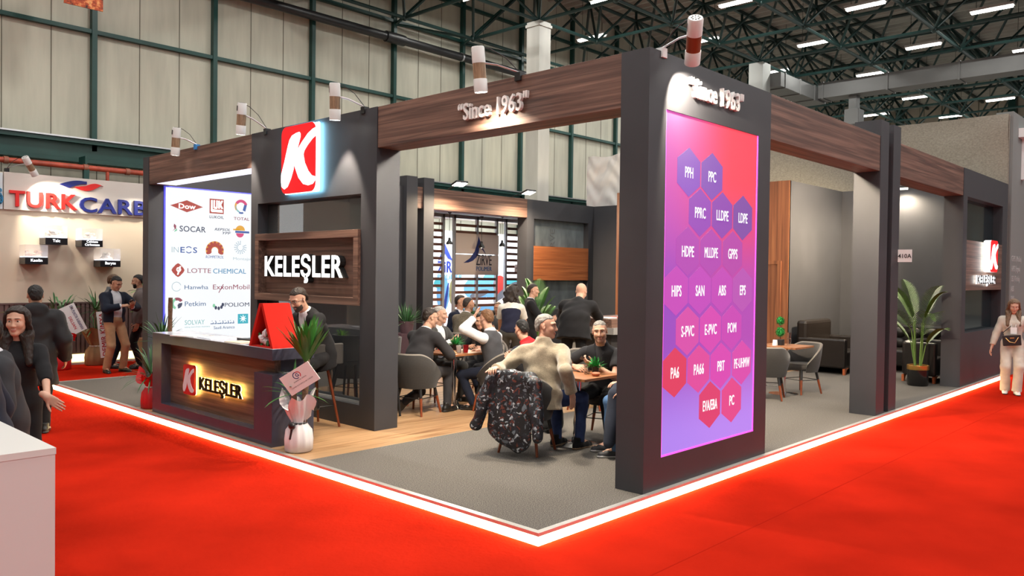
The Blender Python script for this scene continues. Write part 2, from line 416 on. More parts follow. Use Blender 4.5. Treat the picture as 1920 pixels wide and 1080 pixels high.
# ceiling luminaires
TUBE = M('fluorescent_tube', (1.0, 0.98, 0.90), 0.4, emit=9.0)
LAMPBODY = M('lamp_tray', (0.55, 0.55, 0.53), 0.5)
lp = thing('ceiling_lamp', 'x', 'ceiling lamp', (0, 0, 9.6), 'fluorescent lamps under the hall roof')
MB().box(-0.13, 0.13, -0.56, 0.56, 9.62, 9.69).build('lamp_tray', LAMPBODY, lp)
MB().tube([(-0.045, -0.53, 9.59), (-0.045, 0.53, 9.59)], 0.03, 8).tube([(0.045, -0.53, 9.59), (0.045, 0.53, 9.59)], 0.03, 8).build('lamp_tube', TUBE, lp)
for yy in (-0.4, 0.4): MB().tube([(0, yy, 9.69), (0, yy, 11.3)], 0.008, 5).build('hanger_wire', BLACKM, lp)
for i, (x, y) in enumerate(LAMPS_SEEN + LAMPS_UNSEEN):
    seen = i < len(LAMPS_SEEN)
    if i == 0: o = lp; o.location = (x, y, 9.6)
    else: o = dup(lp, (x, y, 9.6))
    o['label'] = 'white fluorescent lamp hanging in a row between the struts of the hall roof'
    hall_lamp_light(x, y, o, 42 if seen else 90)
# walls of the neighbouring stands ------------------------------------------------------------
DRAPE = ramp_mat('grey_fleece', [(0.3, '#7d776c'), (0.5, '#8b857a'), (0.7, '#999387')], (1, 1.2, 2.0), 22.0, 6, 0.95, 0.5, 0.12, 0.1)
b = MB(); vs = []; fs = []; ny, nz = 60, 26
for i in range(ny+1):
    for j in range(nz+1):
        y = 10.3 - 10.25*i/ny; z = FLZ + 5.15*j/nz
        d = 0.02*sin(3.1*y+1.3*z)*(j/nz) + 0.05*math.exp(-((z-4.2-0.22*(2.2-y))/0.10)**2)*(1 if y < 3 else 0.0) + 0.04*math.exp(-((z-4.6-0.12*(2.2-y))/0.07)**2)*(1 if y < 3 else 0)
        vs.append((13.86-d, y, z))
for i in range(ny):
    for j in range(nz):
        a = i*(nz+1)+j; fs.append((a, a+nz+1, a+nz+2, a+1))
b.add(vs, fs); b.box(13.90, 13.96, 0.05, 10.3, FLZ, 5.05)
struct(b.build('wall_neighbour_back', DRAPE, smooth=60), 'tall fleece covered rear wall of the stand behind', 'wall')
NGREY = M('neighbour_grey', (0.20, 0.205, 0.20), 0.6)
t = thing('sign_tower', 'tall plain grey stand tower at the right edge with rows of small grey lettering', 'sign tower', (14.2, 0.1, FLZ))
boxo('tower_body', (13.99, 16.5, 0.0, 0.3, FLZ, 5.12), NGREY, t)
b = MB(); LGT = M('pale_grey_letter', (0.42, 0.42, 0.42), 0.6)
rows = ['GPPS (Mobin)', 'HIPS (Ingeo)', 'SBS (Trinfu)', 'ABS', 'SAN', 'PP (Homo)', 'PE 52 (Petro)', 'Masterbatch', 'Plastikler', 'Kompaund']
for i, s in enumerate(rows): b.text(s, 0.115, FY(14.1, -0.001, 2.18-0.2*i), 0, 0.003, 0.012, 0.95, 'LEFT')
for i, s in enumerate(['TPU', 'TPE', 'PVC', 'PC', 'PET', 'PE']): b.text(s, 0.115, FY(15.35, -0.001, 2.18-0.2*i), 0, 0.003, 0.012, 0.95, 'LEFT')
b.build('lettering', LGT, t)
b = MB(); b.prism([(0, 0), (0.16, 0), (0.16, 0.82), (0.55, 0.82), (0.55, 1.0), (-0.3, 1.0), (-0.3, 0.82), (0, 0.82)], 0.12, FY(14.75, -0.001, 3.85), 0)
b.prism([(0.56, 0), (1.3, 0), (1.3, 0.4), (0.56, 0.4)], 0.12, FY(14.75, -0.001, 3.85), 0)
b.build('large_letter', WHITEP, t)
boxo('letter_accent', (14.95, 15.1, -0.14, -0.12, 4.3, 4.85), M('letter_red', '#b01220', 0.5), t)

# wrinkled plastic sheet over the far end of that rear wall
vs, fs = [], []; ny, nz = 36, 36
for i in range(ny+1):
    for j in range(nz+1):
        y = 10.42-1.7*i/ny; z = 3.4+1.72*j/nz
        d = 0.03*sin(9*y+2*sin(4*z))+0.025*sin(13*z-6*y+2*sin(7*y))+0.012*sin(31*y+17*z)
        vs.append((13.80+d*0.7, y, z+0.03*sin(5*y)*(j/nz)))
fs = [(i*(nz+1)+j, (i+1)*(nz+1)+j, (i+1)*(nz+1)+j+1, i*(nz+1)+j+1) for i in range(ny) for j in range(nz)]
tag(MB().add(vs, fs).build('plastic_sheet', M('plastic_white', (0.62, 0.60, 0.58), 0.4, spec=0.5), smooth=60), 'wrinkled whitish plastic sheet hanging over the rear wall top beside the light box tower', 'plastic sheet')
# ================================================================== the stand's own walls
H, HB = 3.66, 3.20
# rear partition walls (setting)
struct(boxo('wall_rear', (13.2, 13.45, 0.3, 10.02, 0, H), ANTH), 'dark anthracite rear partition of the stand behind the sofas', 'wall')
struct(boxo('wall_side', (1.3, 6.655, 9.8, 10.02, 0, H), ANTH), 'dark anthracite side partition carrying the white logo light box', 'wall')
b = MB()   # storage room: corner box of four thin walls, open top
b.box(10.6, 10.66, 3.0, 7.03, 0, H, 1); b.box(10.6, 13.2, 3.0, 3.06, 0, H, 0, None)
b.box(10.6, 13.2, 6.97, 7.03, 0, H, 0)
b.box(10.588, 10.6, 2.99, 7.04, 0, H, 1)
struct(b.build('wall_storage', [ANTH, WALNUT_Z]), 'storage room walls of the stand, walnut on the front and dark grey on the side', 'wall')
b = MB(); b.box(10.56, 10.588, 3.13, 3.2, 0, 2.12); b.box(10.56, 10.588, 4.05, 4.12, 0, 2.12); b.box(10.56, 10.588, 3.2, 4.05, 2.05, 2.12)
dr = struct(MB().box(10.575, 10.588, 3.2, 4.05, 0.01, 2.05).build('door_1', WALNUT_Z), 'walnut storage room door', 'door')
b.build('door_frame', WALNUT_Z, dr)
MB().box(10.5, 10.575, 3.95, 3.97, 1.02, 1.04).box(10.5, 10.515, 3.85, 3.97, 1.02, 1.04).build('door_handle', STEEL, dr)

# ---------------------------------------------------------------- light box tower on the corner
def pink_material():
    m = bpy.data.materials.new('light_box_print'); m.use_nodes = True; nt = m.node_tree; bs = nt.nodes['Principled BSDF']
    tc = nt.nodes.new('ShaderNodeTexCoord'); sx = nt.nodes.new('ShaderNodeSeparateXYZ'); nt.links.new(tc.outputs['Object'], sx.inputs[0])
    def mr(src, a, b2):
        r = nt.nodes.new('ShaderNodeMapRange'); r.inputs[1].default_value = a; r.inputs[2].default_value = b2
        r.interpolation_type = 'SMOOTHSTEP'; nt.links.new(src, r.inputs[0]); return r.outputs[0]
    u = mr(sx.outputs['X'], 1.5, 2.75); v = mr(sx.outputs['Z'], 1.5, 2.75); v0 = mr(sx.outputs['Z'], 0.35, 1.25)
    def mix(f, a, b2):
        x = nt.nodes.new('ShaderNodeMix'); x.data_type = 'RGBA'
        for s, q in ((6, a), (7, b2)):
            if isinstance(q, str): x.inputs[s].default_value = (*srgb(q), 1)
            else: nt.links.new(q, x.inputs[s])
        nt.links.new(f, x.inputs[0]); return x.outputs[2]
    top = mix(u, '#d95bb8', '#fb4a58'); mid = mix(u, '#9a4cc0', '#b44cb4'); bot = mix(v0, mix(u, '#ae84f0', '#b888f2'), mid)
    c = mix(v, bot, top)
    nt.links.new(c, bs.inputs['Emission Color'])
    bs.inputs['Base Color'].default_value = (0.05, 0.03, 0.05, 1); bs.inputs['Specular IOR Level'].default_value = 0.1; bs.inputs['Emission Strength'].default_value = 0.80; bs.inputs['Roughness'].default_value = 0.7
    return m
PINK = pink_material()
def glow(name, col, e):
    """backlit print: emits its colour, reflects little"""
    m = M(name, col, 0.7, emit=e)
    m.node_tree.nodes['Principled BSDF'].inputs['Base Color'].default_value = (0.04, 0.04, 0.04, 1)
    return m
t = thing('light_box_tower', 'dark corner tower with a glowing pink and violet light box of white plastic grades', 'light box tower', (2.4, 0.15, 0))
b = MB(); b.box(1.3, 3.49, 0.03, 0.28, 0, H); b.box(1.3, 1.56, 0.0, 0.03, 0, H); b.box(3.235, 3.49, 0, 0.03, 0, H); b.box(1.56, 3.235, 0, 0.03, 3.195, H); b.box(1.56, 3.235, 0, 0.03, 0, 0.265)
b.build('tower_body', ANTH, t)
lbx = MB().box(1.56, 3.235, 0.012, 0.03, 0.265, 3.195).build('light_panel', PINK, t)
EDGE = M('light_box_edge', (0.9, 0.10, 0.75), 0.5, emit=0.8)
b = MB(); b.box(1.56, 1.575, 0.006, 0.012, 0.265, 3.195); b.box(3.22, 3.235, 0.006, 0.012, 0.265, 3.195); b.box(1.56, 3.235, 0.006, 0.012, 0.265, 0.28)
b.build('panel_edge', EDGE, lbx)
ROWS = [(2.71, [('PPH', 1.95), ('PPC', 2.35)]), (2.37, [('PPRC', 2.15), ('LLDPE', 2.55), ('LDPE', 2.95)]), (2.02, [('HDPE', 1.95), ('MLLDPE', 2.355), ('GPPS', 2.76)]),
        (1.675, [('HIPS', 1.775), ('SAN', 2.17), ('ABS', 2.57), ('EPS', 2.97)]), (1.32, [('S-PVC', 1.97), ('E-PVC', 2.37), ('POM', 2.77)]),
        (0.97, [('PA6', 1.77), ('PA66', 2.17), ('PBT', 2.57), ('PE-UHMW', 2.98)]), (0.625, [('EVA/EBA', 2.38), ('PC', 2.79)])]
HEXC = {'PPH': '#8740c0', 'PPC': '#8040b4', 'PPRC': '#9338b6', 'LLDPE': '#8c38ae', 'LDPE': '#7c3fa2', 'HDPE': '#b23bb0', 'MLLDPE': '#b03aae', 'GPPS': '#b43aa6', 'HIPS': '#c43db6', 'SAN': '#c03cb8',
        'ABS': '#c03cb4', 'EPS': '#b64ab0', 'S-PVC': '#d443a6', 'E-PVC': '#d43cae', 'POM': '#c63ab0', 'PA6': '#dc2c58', 'PA66': '#dc3f98', 'PBT': '#d63cae', 'PE-UHMW': '#d640a8', 'EVA/EBA': '#da3068', 'PC': '#e03c86'}
WT = glow('print_white_light', (1, 1, 1), 0.85)
for z, row in ROWS:
    for s, x in row:
        hw, hh = 0.19, 0.215
        hx = MB().prism([(-hw, -hh*0.5), (0, -hh), (hw, -hh*0.5), (hw, hh*0.5), (0, hh), (-hw, hh*0.5)], 0.002, FY(x, 0.0115, z-0.002)).build('hexagon_print', glow('print_hexagon_'+HEXC[s][1:], HEXC[s], 0.82), t)
        MB().text(s, 0.098, FY(x, 0.0085, z-0.05), 0, 0.002, 0.022, 0.6 if len(s) < 6 else 0.5).build('lettering', WT, hx)
LETTER = M('letter_cream', (0.80, 0.78, 0.76), 0.45); LETSIDE = M('letter_side', (0.02, 0.02, 0.02), 0.5)
def since(mw, width, parent):
    b = MB(); b.text('\u201cSince 1963"', 0.17, mw, 0, 0.035, 0.022, z0=0.0, width=width); return b.build('lettering', LETTER, parent)
since(FY(2.36, -0.001, 3.36), 0.97, t)

# ---------------------------------------------------------------- overhead beams
def beam(name, bx, mat, label):
    t = thing(name, label, 'beam', ((bx[0]+bx[1])/2, (bx[2]+bx[3])/2, bx[4]))
    boxo('beam_casing', bx, mat, t, 0.004); return t
t = beam('overhead_beam', (1.31, 1.63, 0.28, 3.62, HB, H), WALNUT_Y, 'walnut overhead beam reading Since 1963 between logo wall and light box tower')
since(FX(1.309, 1.795, 3.33), 0.94, t)
t = beam('overhead_beam', (1.31, 1.63, 6.42, 9.8, HB, H), WALNUT_Y, 'walnut overhead beam above the reception counter and white logo light box')
WARMW = M('soffit_glow_white', (0.80, 0.83, 1.0), 0.5, emit=0.9)
MB().box(1.315, 1.625, 6.43, 9.5, HB-0.006, HB-0.001).build('soffit_glow', WARMW, t)  # emissive sheet standing in for the lit white underside of the beam
beam('overhead_beam', (3.49, 6.66, 0.01, 0.33, HB, H), WALNUT_X, 'walnut overhead beam running right from the pink light box tower')
beam('overhead_beam', (7.43, 10.6, 0.01, 0.33, HB, H), WALNUT_X, 'walnut overhead beam over the palm and sofas between post pair and right logo wall')
beam('overhead_beam', (7.43, 10.5, 9.7, 10.02, HB, H), WALNUT_X, 'floodlit walnut beam over the rear opening towards the slatted stand')
def posts(y0, y1, yb, label):
    t = thing('post_pair', label, 'post pair', (7.05, (y0+y1)/2, 0))
    boxo('post', (6.66, 6.96, y0, y1, 0, 3.87), ANTH, t); boxo('post', (7.14, 7.43, y0, y1, 0, 3.87), ANTH, t)
    boxo('post_link', (6.96, 7.14, yb[0], yb[1], HB, H), WALNUT_X, t)
    return t
posts(0.0, 0.34, (0.06, 0.28), 'pair of tall dark posts beside the aisle carrying the small stand number plate')
t = posts(9.68, 10.02, (9.72, 9.96), 'pair of tall dark posts at the rear side of the stand behind the logo wall')
# stand number plates
t = thing('number_plate', 'white plate reading 410A projecting from the dark posts by the palm', 'number plate', (7.42, -0.1, 2.03))
boxo('plate', (7.40, 7.42, -0.175, 0.004, 2.03, 2.20), PAPER, t)
MB().text('410A', 0.058, FX(7.399, -0.088, 2.085), 0, 0.002, 0.03, 0.95).build('lettering', BLACKP, t)

# ---------------------------------------------------------------- logo walls
def k_poly():
    """outline of the brush-like letter K in a unit frame 0..1 x 0..1.45"""
    L = [(0.10, 0.10), (0.02, 0.16), (0.0, 0.26), (0.0, 0.42), (0.10, 0.70), (0.20, 1.03), (0.25, 1.16), (0.32, 1.24), (0.44, 1.28), (0.54, 1.29), (0.57, 1.25), (0.57, 1.18),
         (0.50, 0.98), (0.47, 0.90), (0.60, 1.05), (0.78, 1.22), (0.92, 1.30), (1.0, 1.32), (1.0, 1.14), (0.92, 1.10), (0.78, 0.98), (0.69, 0.88), (0.66, 0.80), (0.70, 0.62), (0.80, 0.44), (0.90, 0.33), (1.0, 0.30),
         (1.0, 0.22), (0.93, 0.15), (0.80, 0.13), (0.66, 0.17), (0.52, 0.32), (0.42, 0.54), (0.39, 0.62), (0.37, 0.50), (0.30, 0.32), (0.20, 0.15)]
    return L
def rrect(x0, y0, x1, y1, r, n=5):
    P = []
    for cx, cy, a in ((x1-r, y0+r, -pi/2), (x1-r, y1-r, 0), (x0+r, y1-r, pi/2), (x0+r, y0+r, pi)):
        for i in range(n+1): P.append((cx+r*cos(a+pi/2*i/n), cy+r*sin(a+pi/2*i/n)))
    return P
HALO = M('halo_light_blue', (0.30, 0.75, 1.0), 0.5, emit=20.0)
HALO_Y = M('halo_light_yellow', (1.0, 0.60, 0.14), 0.5, emit=22.0)
def k_logo(parent, mw, w, depth, face, side, red, name='logo_box', h=None):
    h = h or w*1.08
    P = rrect(0, 0, w, h, w*0.13)
    o = MB().prism(P, depth, mw @ Matrix.Translation((0, 0, 0.04)), 0).build(name, side, parent)
    MB().prism(P, 0.004, mw @ Matrix.Translation((0, 0, depth+0.04)), 0).build('logo_red_face', red, o)
    MB().prism([(p[0]*w, p[1]*h/1.45) for p in k_poly()], 0.004, mw @ Matrix.Translation((0, 0, depth+0.044)), 0).build('logo_letter', face, o)
    return o
def halo(parent, mw, w, h, mat, name='halo_light', r=0.02, inset=0.012):
    return MB().prism(rrect(inset, inset, w-inset, h-inset, r), 0.006, mw @ Matrix.Translation((0, 0, 0.033)), 0).build(name, mat, parent)
DGLASS = M('tinted_glass', (0.30, 0.31, 0.31), 0.02, trans=0.92, spec=0.7)
NAME = 'KELE\u015eLER'
# left: wall body as a frame round the window opening
t = thing('logo_wall', 'dark logo wall behind the reception counter with glowing red K box and walnut name panel', 'logo wall', (1.46, 5.0, 0))
b = MB(); b.box(1.3, 1.63, 3.62, 3.91, 0, H); b.box(1.3, 1.63, 6.24, 6.42, 0, H); b.box(1.3, 1.63, 3.91, 6.24, 2.70, H); b.box(1.3, 1.63, 3.91, 6.24, 0, 0.26)
b.build('wall_body', ANTH, t)
boxo('window_pane', (1.45, 1.457, 3.91, 6.24, 0.26, 1.42), DGLASS, t); boxo('window_pane', (1.45, 1.457, 3.91, 6.24, 2.29, 2.70), DGLASS, t)
MB().box(1.36, 1.40, 3.91, 6.24, 0.26, 0.285).build('window_sill', TRIM, t)
b = MB(); b.box(1.26, 1.62, 3.91, 6.24, 2.20, 2.29); b.box(1.26, 1.62, 3.91, 6.24, 1.41, 1.50); b.box(1.26, 1.62, 3.91, 4.0, 1.5, 2.2); b.box(1.26, 1.62, 6.15, 6.24, 1.5, 2.2); b.box(1.38, 1.6, 4.0, 6.15, 1.5, 2.2)
wp = b.build('name_panel', WALNUT_Y, t, bevel=0.003)
MB().text(NAME, 0.27, FX(1.38, 5.16, 1.735), 0, 0.085, 0.035, width=1.78).build('lettering_body', LETSIDE, wp)
MB().text(NAME, 0.27, FX(1.295, 5.16, 1.735), 0, 0.006, 0.035, width=1.78).build('lettering_face', M('letter_white_light', (1, 1, 1), 0.5, emit=1.25), wp)
k_logo(t, FX(1.3, 5.49, 2.775), 0.78, 0.05, SIGNW, SIGNW, SIGNRED)
halo(t, FX(1.3, 5.49, 2.775), 0.78, 0.842, HALO, inset=0.0)
# right
t = thing('logo_wall', 'dark logo wall beside the aisle on the right with small lit K and name sign', 'logo wall', (12.1, 0.15, 0))
b = MB(); b.box(10.6, 10.83, 0, 0.3, 0, H); b.box(13.3, 13.7, 0, 0.3, 0, H); b.box(10.83, 13.3, 0, 0.3, 3.2, H); b.box(10.83, 13.3, 0, 0.3, 0, 0.9)
b.build('wall_body', ANTH, t)
DARKG = M('dark_glass', (0.012, 0.02, 0.024), 0.08, spec=0.6)
boxo('window_pane', (10.83, 13.3, 0.16, 0.17, 0.9, 1.62), DARKG, t); boxo('window_pane', (10.83, 13.3, 0.16, 0.17, 2.47, 3.2), DARKG, t)
b = MB(); b.box(10.83, 13.3, 0.0, 0.28, 1.62, 2.47)
wp = b.build('name_panel', WALNUT_X, t)
k_logo(wp, FY(11.80, 0.0, 1.94), 0.52, 0.10, SIGNW, SIGNW, SIGNRED)
halo(wp, FY(11.80, 0, 1.94), 0.52, 0.56, M('halo_light_white', (0.9, 1.0, 0.95), 0.5, emit=5.0))
MB().text(NAME, 0.15, FY(12.0, 0.0, 1.735), 0, 0.02, 0.03, z0=0.03, width=1.3).build('lettering_body', SIGNW, wp)
MB().text(NAME, 0.15, FY(12.0, -0.051, 1.735), 0, 0.004, 0.03, width=1.3).build('lettering_face', M('letter_chrome_dark', (0.12, 0.14, 0.17), 0.3, 0.8), wp)
MB().text(NAME, 0.15, FY(12.0, 0.0, 1.735), 0, 0.006, 0.03, z0=0.024, width=1.3).build('halo_light', M('halo_light_white', None), wp)
# rear: mirrored wall with a glass band over a walnut band
t = thing('rear_window_wall', 'dark rear wall of the stand with hazy glass above and below a walnut band', 'window wall', (12, 9.9, 0))
b = MB(); b.box(10.5, 10.76, 9.7, 10.02, 0, H); b.box(12.97, 13.2, 9.7, 10.02, 0, H); b.box(10.76, 12.97, 9.7, 10.02, 3.19, H); b.box(10.76, 12.97, 9.7, 10.02, 0, 0.9)
b.build('wall_body', ANTH, t)
HAZE = ramp_mat('hazy_film', [(0.3, '#4a5156'), (0.6, '#6c7478'), (0.8, '#8a9296')], (1, 1, 0.4), 2.0, 3, 0.25)
boxo('window_pane', (10.76, 12.97, 9.86, 9.87, 0.9, 1.65), HAZE, t); boxo('window_pane', (10.76, 12.97, 9.86, 9.87, 2.51, 3.19), HAZE, t)
boxo('walnut_band', (10.76, 12.97, 9.69, 9.9, 1.65, 2.51), ramp_mat('walnut_red_x', [(0.28, '#6a3a22'), (0.5, '#935633'), (0.78, '#ad6f45')], (0.35, 14, 14), 1.6, 7, 0.4, 0.6), t)
MB().text('ZIRVE', 0.2, frame((11.75, 9.855, 2.62), (0, 0, 1), (-1, 0, 0)), 0, 0.003, 0.0).build('lettering', M('film_grey', (0.09, 0.1, 0.11), 0.6), t)

# ---------------------------------------------------------------- white light box with the partner logos
LBW = glow('light_box_white', (0.93, 0.96, 1.0), 0.78)
t = thing('logo_light_box', 'glowing white light box of company logos on the wall behind the counter', 'light box', (2.6, 9.77, 0.3))
boxo('light_box_case', (1.55, 4.2, 9.765, 9.80, 0.32, 3.20), M('light_box_frame', (0.10, 0.10, 0.9), 0.5, emit=0.5), t)
pn = boxo('light_panel', (1.57, 4.2, 9.755, 9.765, 0.34, 3.18), LBW, t)
Y = 9.754
def PR(name, col, e=0.8): return glow('print_'+name, col, e)
RD, NV, BL, CY, LG, MG = PR('red', '#a8281e'), PR('navy', '#122a52'), PR('blue', '#1450a0'), PR('cyan', '#1e86b4'), PR('pale_grey', '#aac0c8'), PR('magenta', '#8c2448')
YE, PK, GN, WH, TE, PT = PR('yellow', '#e0a020'), PR('pink', '#d03070'), PR('mint', '#7cc8a0'), M('print_bright', (1, 1, 1), 0.6, emit=0.85), PR('steel_blue', '#205a8c'), PR('pale_teal', '#78b8b8')
class PB(MB):
    def T(s, str_, x0, x1, z, h, mi=0, bold=0.012, shear=0.0):
        return s.text(str_, h, FY((x0+x1)/2, Y, z), mi, 0.002, bold, width=x1-x0, shear=shear)
    def P(s, poly, mi=0, lift=0.0): return s.prism(poly, 0.002, FY(0, Y-lift, 0), mi)
def logo(name, mats, fn):
    b = PB(); fn(b); return b.build(name, mats, pn)
def f(b):
    b.P([(1.64, 2.88), (1.925, 2.78), (2.21, 2.885), (1.925, 2.985)], 0); b.text('Dow', 0.085, FY(1.925, Y-0.003, 2.84), 1, 0.002, 0.02, 1.25)
logo('logo_print', [RD, WH], f)
def f(b):
    b.P([(2.33, 2.79), (2.59, 2.79), (2.59, 3.045), (2.33, 3.045)], 0)
    q = 0.003
    b.P([(2.355, 2.83), (2.355, 3.02), (2.385, 3.02), (2.385, 2.86), (2.56, 2.86), (2.57, 2.815), (2.37, 2.815)], 1, q)
    b.P([(2.40, 2.89), (2.40, 3.02), (2.425, 3.02), (2.425, 2.905), (2.45, 2.905), (2.45, 3.02), (2.475, 3.02), (2.475, 2.89), (2.46, 2.875), (2.415, 2.875)], 1, q)
    b.P([(2.49, 2.88), (2.49, 3.02), (2.515, 3.02), (2.515, 2.97), (2.545, 3.02), (2.575, 3.02), (2.54, 2.95), (2.575, 2.88), (2.545, 2.88), (2.515, 2.93), (2.515, 2.88)], 1, q)
    b.T('LUKOIL', 2.33, 2.59, 2.705, 0.05, 2)
logo('logo_print', [RD, WH, NV], f)
def ring(c, r0, r1, a0, a1, n=14): return circ(c[0], c[1], r1, n, a0, a1) + circ(c[0], c[1], r0, n, a1, a0)
def f(b):
    c = (2.92, 2.945)
    b.P(ring(c, 0.075, 0.125, radians(20), radians(150)), 0); b.P(ring(c, 0.09, 0.125, radians(150), radians(215)), 1); b.P(ring(c, 0.09, 0.115, radians(175), radians(250)), 2)
    b.P([(2.95, 2.88), (3.0, 2.86), (3.03, 2.98), (2.98, 2.985)], 3); b.P(ring(c, 0.10, 0.13, radians(250), radians(290)), 3)
    b.T('TOTAL', 2.78, 3.08, 2.70, 0.055, 4)
logo('logo_print', [PK, YE, PT, BL, MG], f)
def f(b):
    b.P([(1.68, 2.45), (1.72, 2.49), (1.70, 2.53), (1.71, 2.575), (1.745, 2.54), (1.74, 2.49)], 0); b.P([(1.71, 2.435), (1.76, 2.46), (1.755, 2.50), (1.72, 2.46)], 1)
    b.T('SOCAR', 1.80, 2.26, 2.45, 0.10, 2, 0.02)
logo('logo_print', [MG, GN, NV], f)
def f(b):
    b.T('REPSOL', 2.42, 2.71, 2.495, 0.045, 0, 0.02, 0.3); b.T('YPF', 2.55, 2.71, 2.435, 0.045, 0, 0.02, 0.3)
    b.P(circ(2.905, 2.515, 0.09, 16, 0, pi), 1); b.P([(2.77, 2.515), (2.77, 2.54), (2.9, 2.545), (2.9, 2.515)], 1)
    b.P([(2.81, 2.47), (3.08, 2.47), (3.08, 2.505), (2.81, 2.51)], 2); b.P(circ(2.90, 2.465, 0.075, 16, pi, 2*pi), 3)
logo('logo_print', [NV, YE, BL, PK], f)
def f(b):
    b.T('IN', 1.67, 1.79, 2.09, 0.10, 1, -0.01); b.T('E', 1.815, 1.89, 2.09, 0.10, 0, 0.025); b.T('S', 2.04, 2.11, 2.09, 0.10, 0, 0.025)
    b.P(ring((1.965, 2.14), 0.045, 0.06, radians(35), radians(145)), 0); b.P(ring((1.965, 2.14), 0.045, 0.06, radians(215), radians(325)), 0)
logo('logo_print', [BL, LG], f)
def f(b):
    for k in range(9):
        a = pi*(-0.1+1.2*k/8); c = (2.43+0.115*cos(a), 2.14+0.115*sin(a))
        P = [(0.052*cos(u), 0.030*sin(u)) for u in [2*pi*i/10 for i in range(10)]]
        b.P([(c[0]+p[0]*cos(a)-p[1]*sin(a), c[1]+p[0]*sin(a)+p[1]*cos(a)) for p in P], 0, 0.002)
    b.P(ring((2.43, 2.14), 0.06, 0.165, radians(-20), radians(200), 20), 1)
    b.T('ROMPETROL', 2.26, 2.59, 2.005, 0.05, 2, 0.0, 0.25)
logo('logo_print', [RD, YE, BL], f)
def f(b):
    for k in range(16):
        a = 2*pi*k/16
        if 0.4 < a < 1.2: continue
        for r in (0.06, 0.085, 0.11): b.P(circ(2.91+r*cos(a), 2.21+r*sin(a), 0.009, 6), 0)
    b.T('Montajat', 2.77, 3.13, 1.985, 0.05, 1, -0.008)
logo('logo_print', [PR('sky', '#8cb8d0', 0.55), LG], f)
def f(b):
    c = (1.78, 1.79)
    b.P([(c[0]+0.112*cos(a)*(1 if k % 4 == 0 else 0.80 if k % 4 == 2 else 0.88), c[1]+0.118*sin(a)*(1 if k % 4 == 0 else 0.80 if k % 4 == 2 else 0.88)) for k, a in [(k, 2*pi*k/16) for k in range(16)]], 0)
    b.text('\u2113' if False else 'l', 0.15, FY(1.775, Y-0.003, 1.715), 1, 0.002, 0.03, 1.0, shear=0.3); b.P(ring((1.79, 1.80), 0.022, 0.04, 0, 2*pi-0.01), 1, 0.003)
    b.T('LOTTE', 1.94, 2.36, 1.745, 0.085, 2, -0.005)
logo('logo_print', [RD, WH, MG], f)
def f(b):
    b.T('CHEMICAL', 2.40, 3.02, 1.74, 0.09, 3, 0.01)
logo('logo_print', [RD, WH, MG, CY], f)
def f(b):
    b.P(ring((1.755, 1.51), 0.072, 0.082, 0.3, 2*pi-0.5, 24), 0); b.T('Hanwha', 1.89, 2.31, 1.465, 0.075, 1, 0.0)
logo('logo_print', [LG, TE, MG], f)
def f(b):
    b.T('ExxonMobil', 2.40, 3.09, 1.46, 0.09, 2, 0.0)
    b.P([(2.50, 1.40), (2.515, 1.40), (2.60, 1.55), (2.585, 1.55)], 2)
logo('logo_print', [LG, TE, MG], f)
def f(b):
    c = (1.77, 1.22)
    b.P(ring(c, 0.06, 0.10, radians(110), radians(250)), 1); b.P(ring(c, 0.055, 0.105, radians(30), radians(115)), 0); b.P(ring(c, 0.02, 0.085, radians(-80), radians(10)), 2)
    b.T('Petkim', 1.90, 2.27, 1.175, 0.085, 3, 0.0)
logo('logo_print', [MG, GN, NV, TE], f)
def f(b):
    for k in range(5):
        a = radians(200+38*k); b.P([(2.50+0.085*cos(a)+0.024*cos(u), 1.20+0.075*sin(a)+0.033*sin(u)) for u in [2*pi*i/10 for i in range(10)]], 2 if k > 0 else 1)
    b.T('POLIOM', 2.62, 3.09, 1.15, 0.075, 2, 0.008)
logo('logo_print', [MG, GN, NV, TE], f)
def f(b):
    b.T('SOLVAY', 1.90, 2.25, 0.855, 0.085, 0, 0.0); b.T('asking more from chemistry', 1.90, 2.35, 0.805, 0.022, 0, 0.0)
logo('logo_print', [PT, TE], f)
def f(b):
    b.T('Saudi Aramco', 2.42, 2.81, 0.76, 0.055, 1, 0.0)
    # arabic line as connected strokes and dots
    for x0, x1, h in ((2.36, 2.42, 0.03), (2.43, 2.47, 0.05), (2.48, 2.56, 0.025), (2.57, 2.60, 0.06), (2.61, 2.66, 0.03), (2.67, 2.70, 0.055), (2.71, 2.75, 0.03), (2.76, 2.80, 0.05)):
        b.P([(x0, 0.85), (x1, 0.85), (x1, 0.862), (x1-0.008, 0.85+h), (x1-0.018, 0.85+h), (x1-0.014, 0.864), (x0, 0.864)], 1)
    for x in (2.39, 2.45, 2.53, 2.63, 2.73): b.P(circ(x, 0.905, 0.007, 6), 1)
    b.P([(2.87, 0.84), (3.07, 0.84), (3.07, 1.015), (2.87, 1.015)], 2)
    for k in range(8):
        a = 2*pi*k/8; b.P([(2.97+0.01*cos(a+1.57), 0.93+0.01*sin(a+1.57)), (2.97+0.075*cos(a), 0.93+0.075*sin(a)), (2.97-0.01*cos(a+1.57), 0.93-0.01*sin(a+1.57))], 3, 0.003)
logo('logo_print', [PT, TE, PR('aqua', '#28b8cc', 0.7), WH], f)

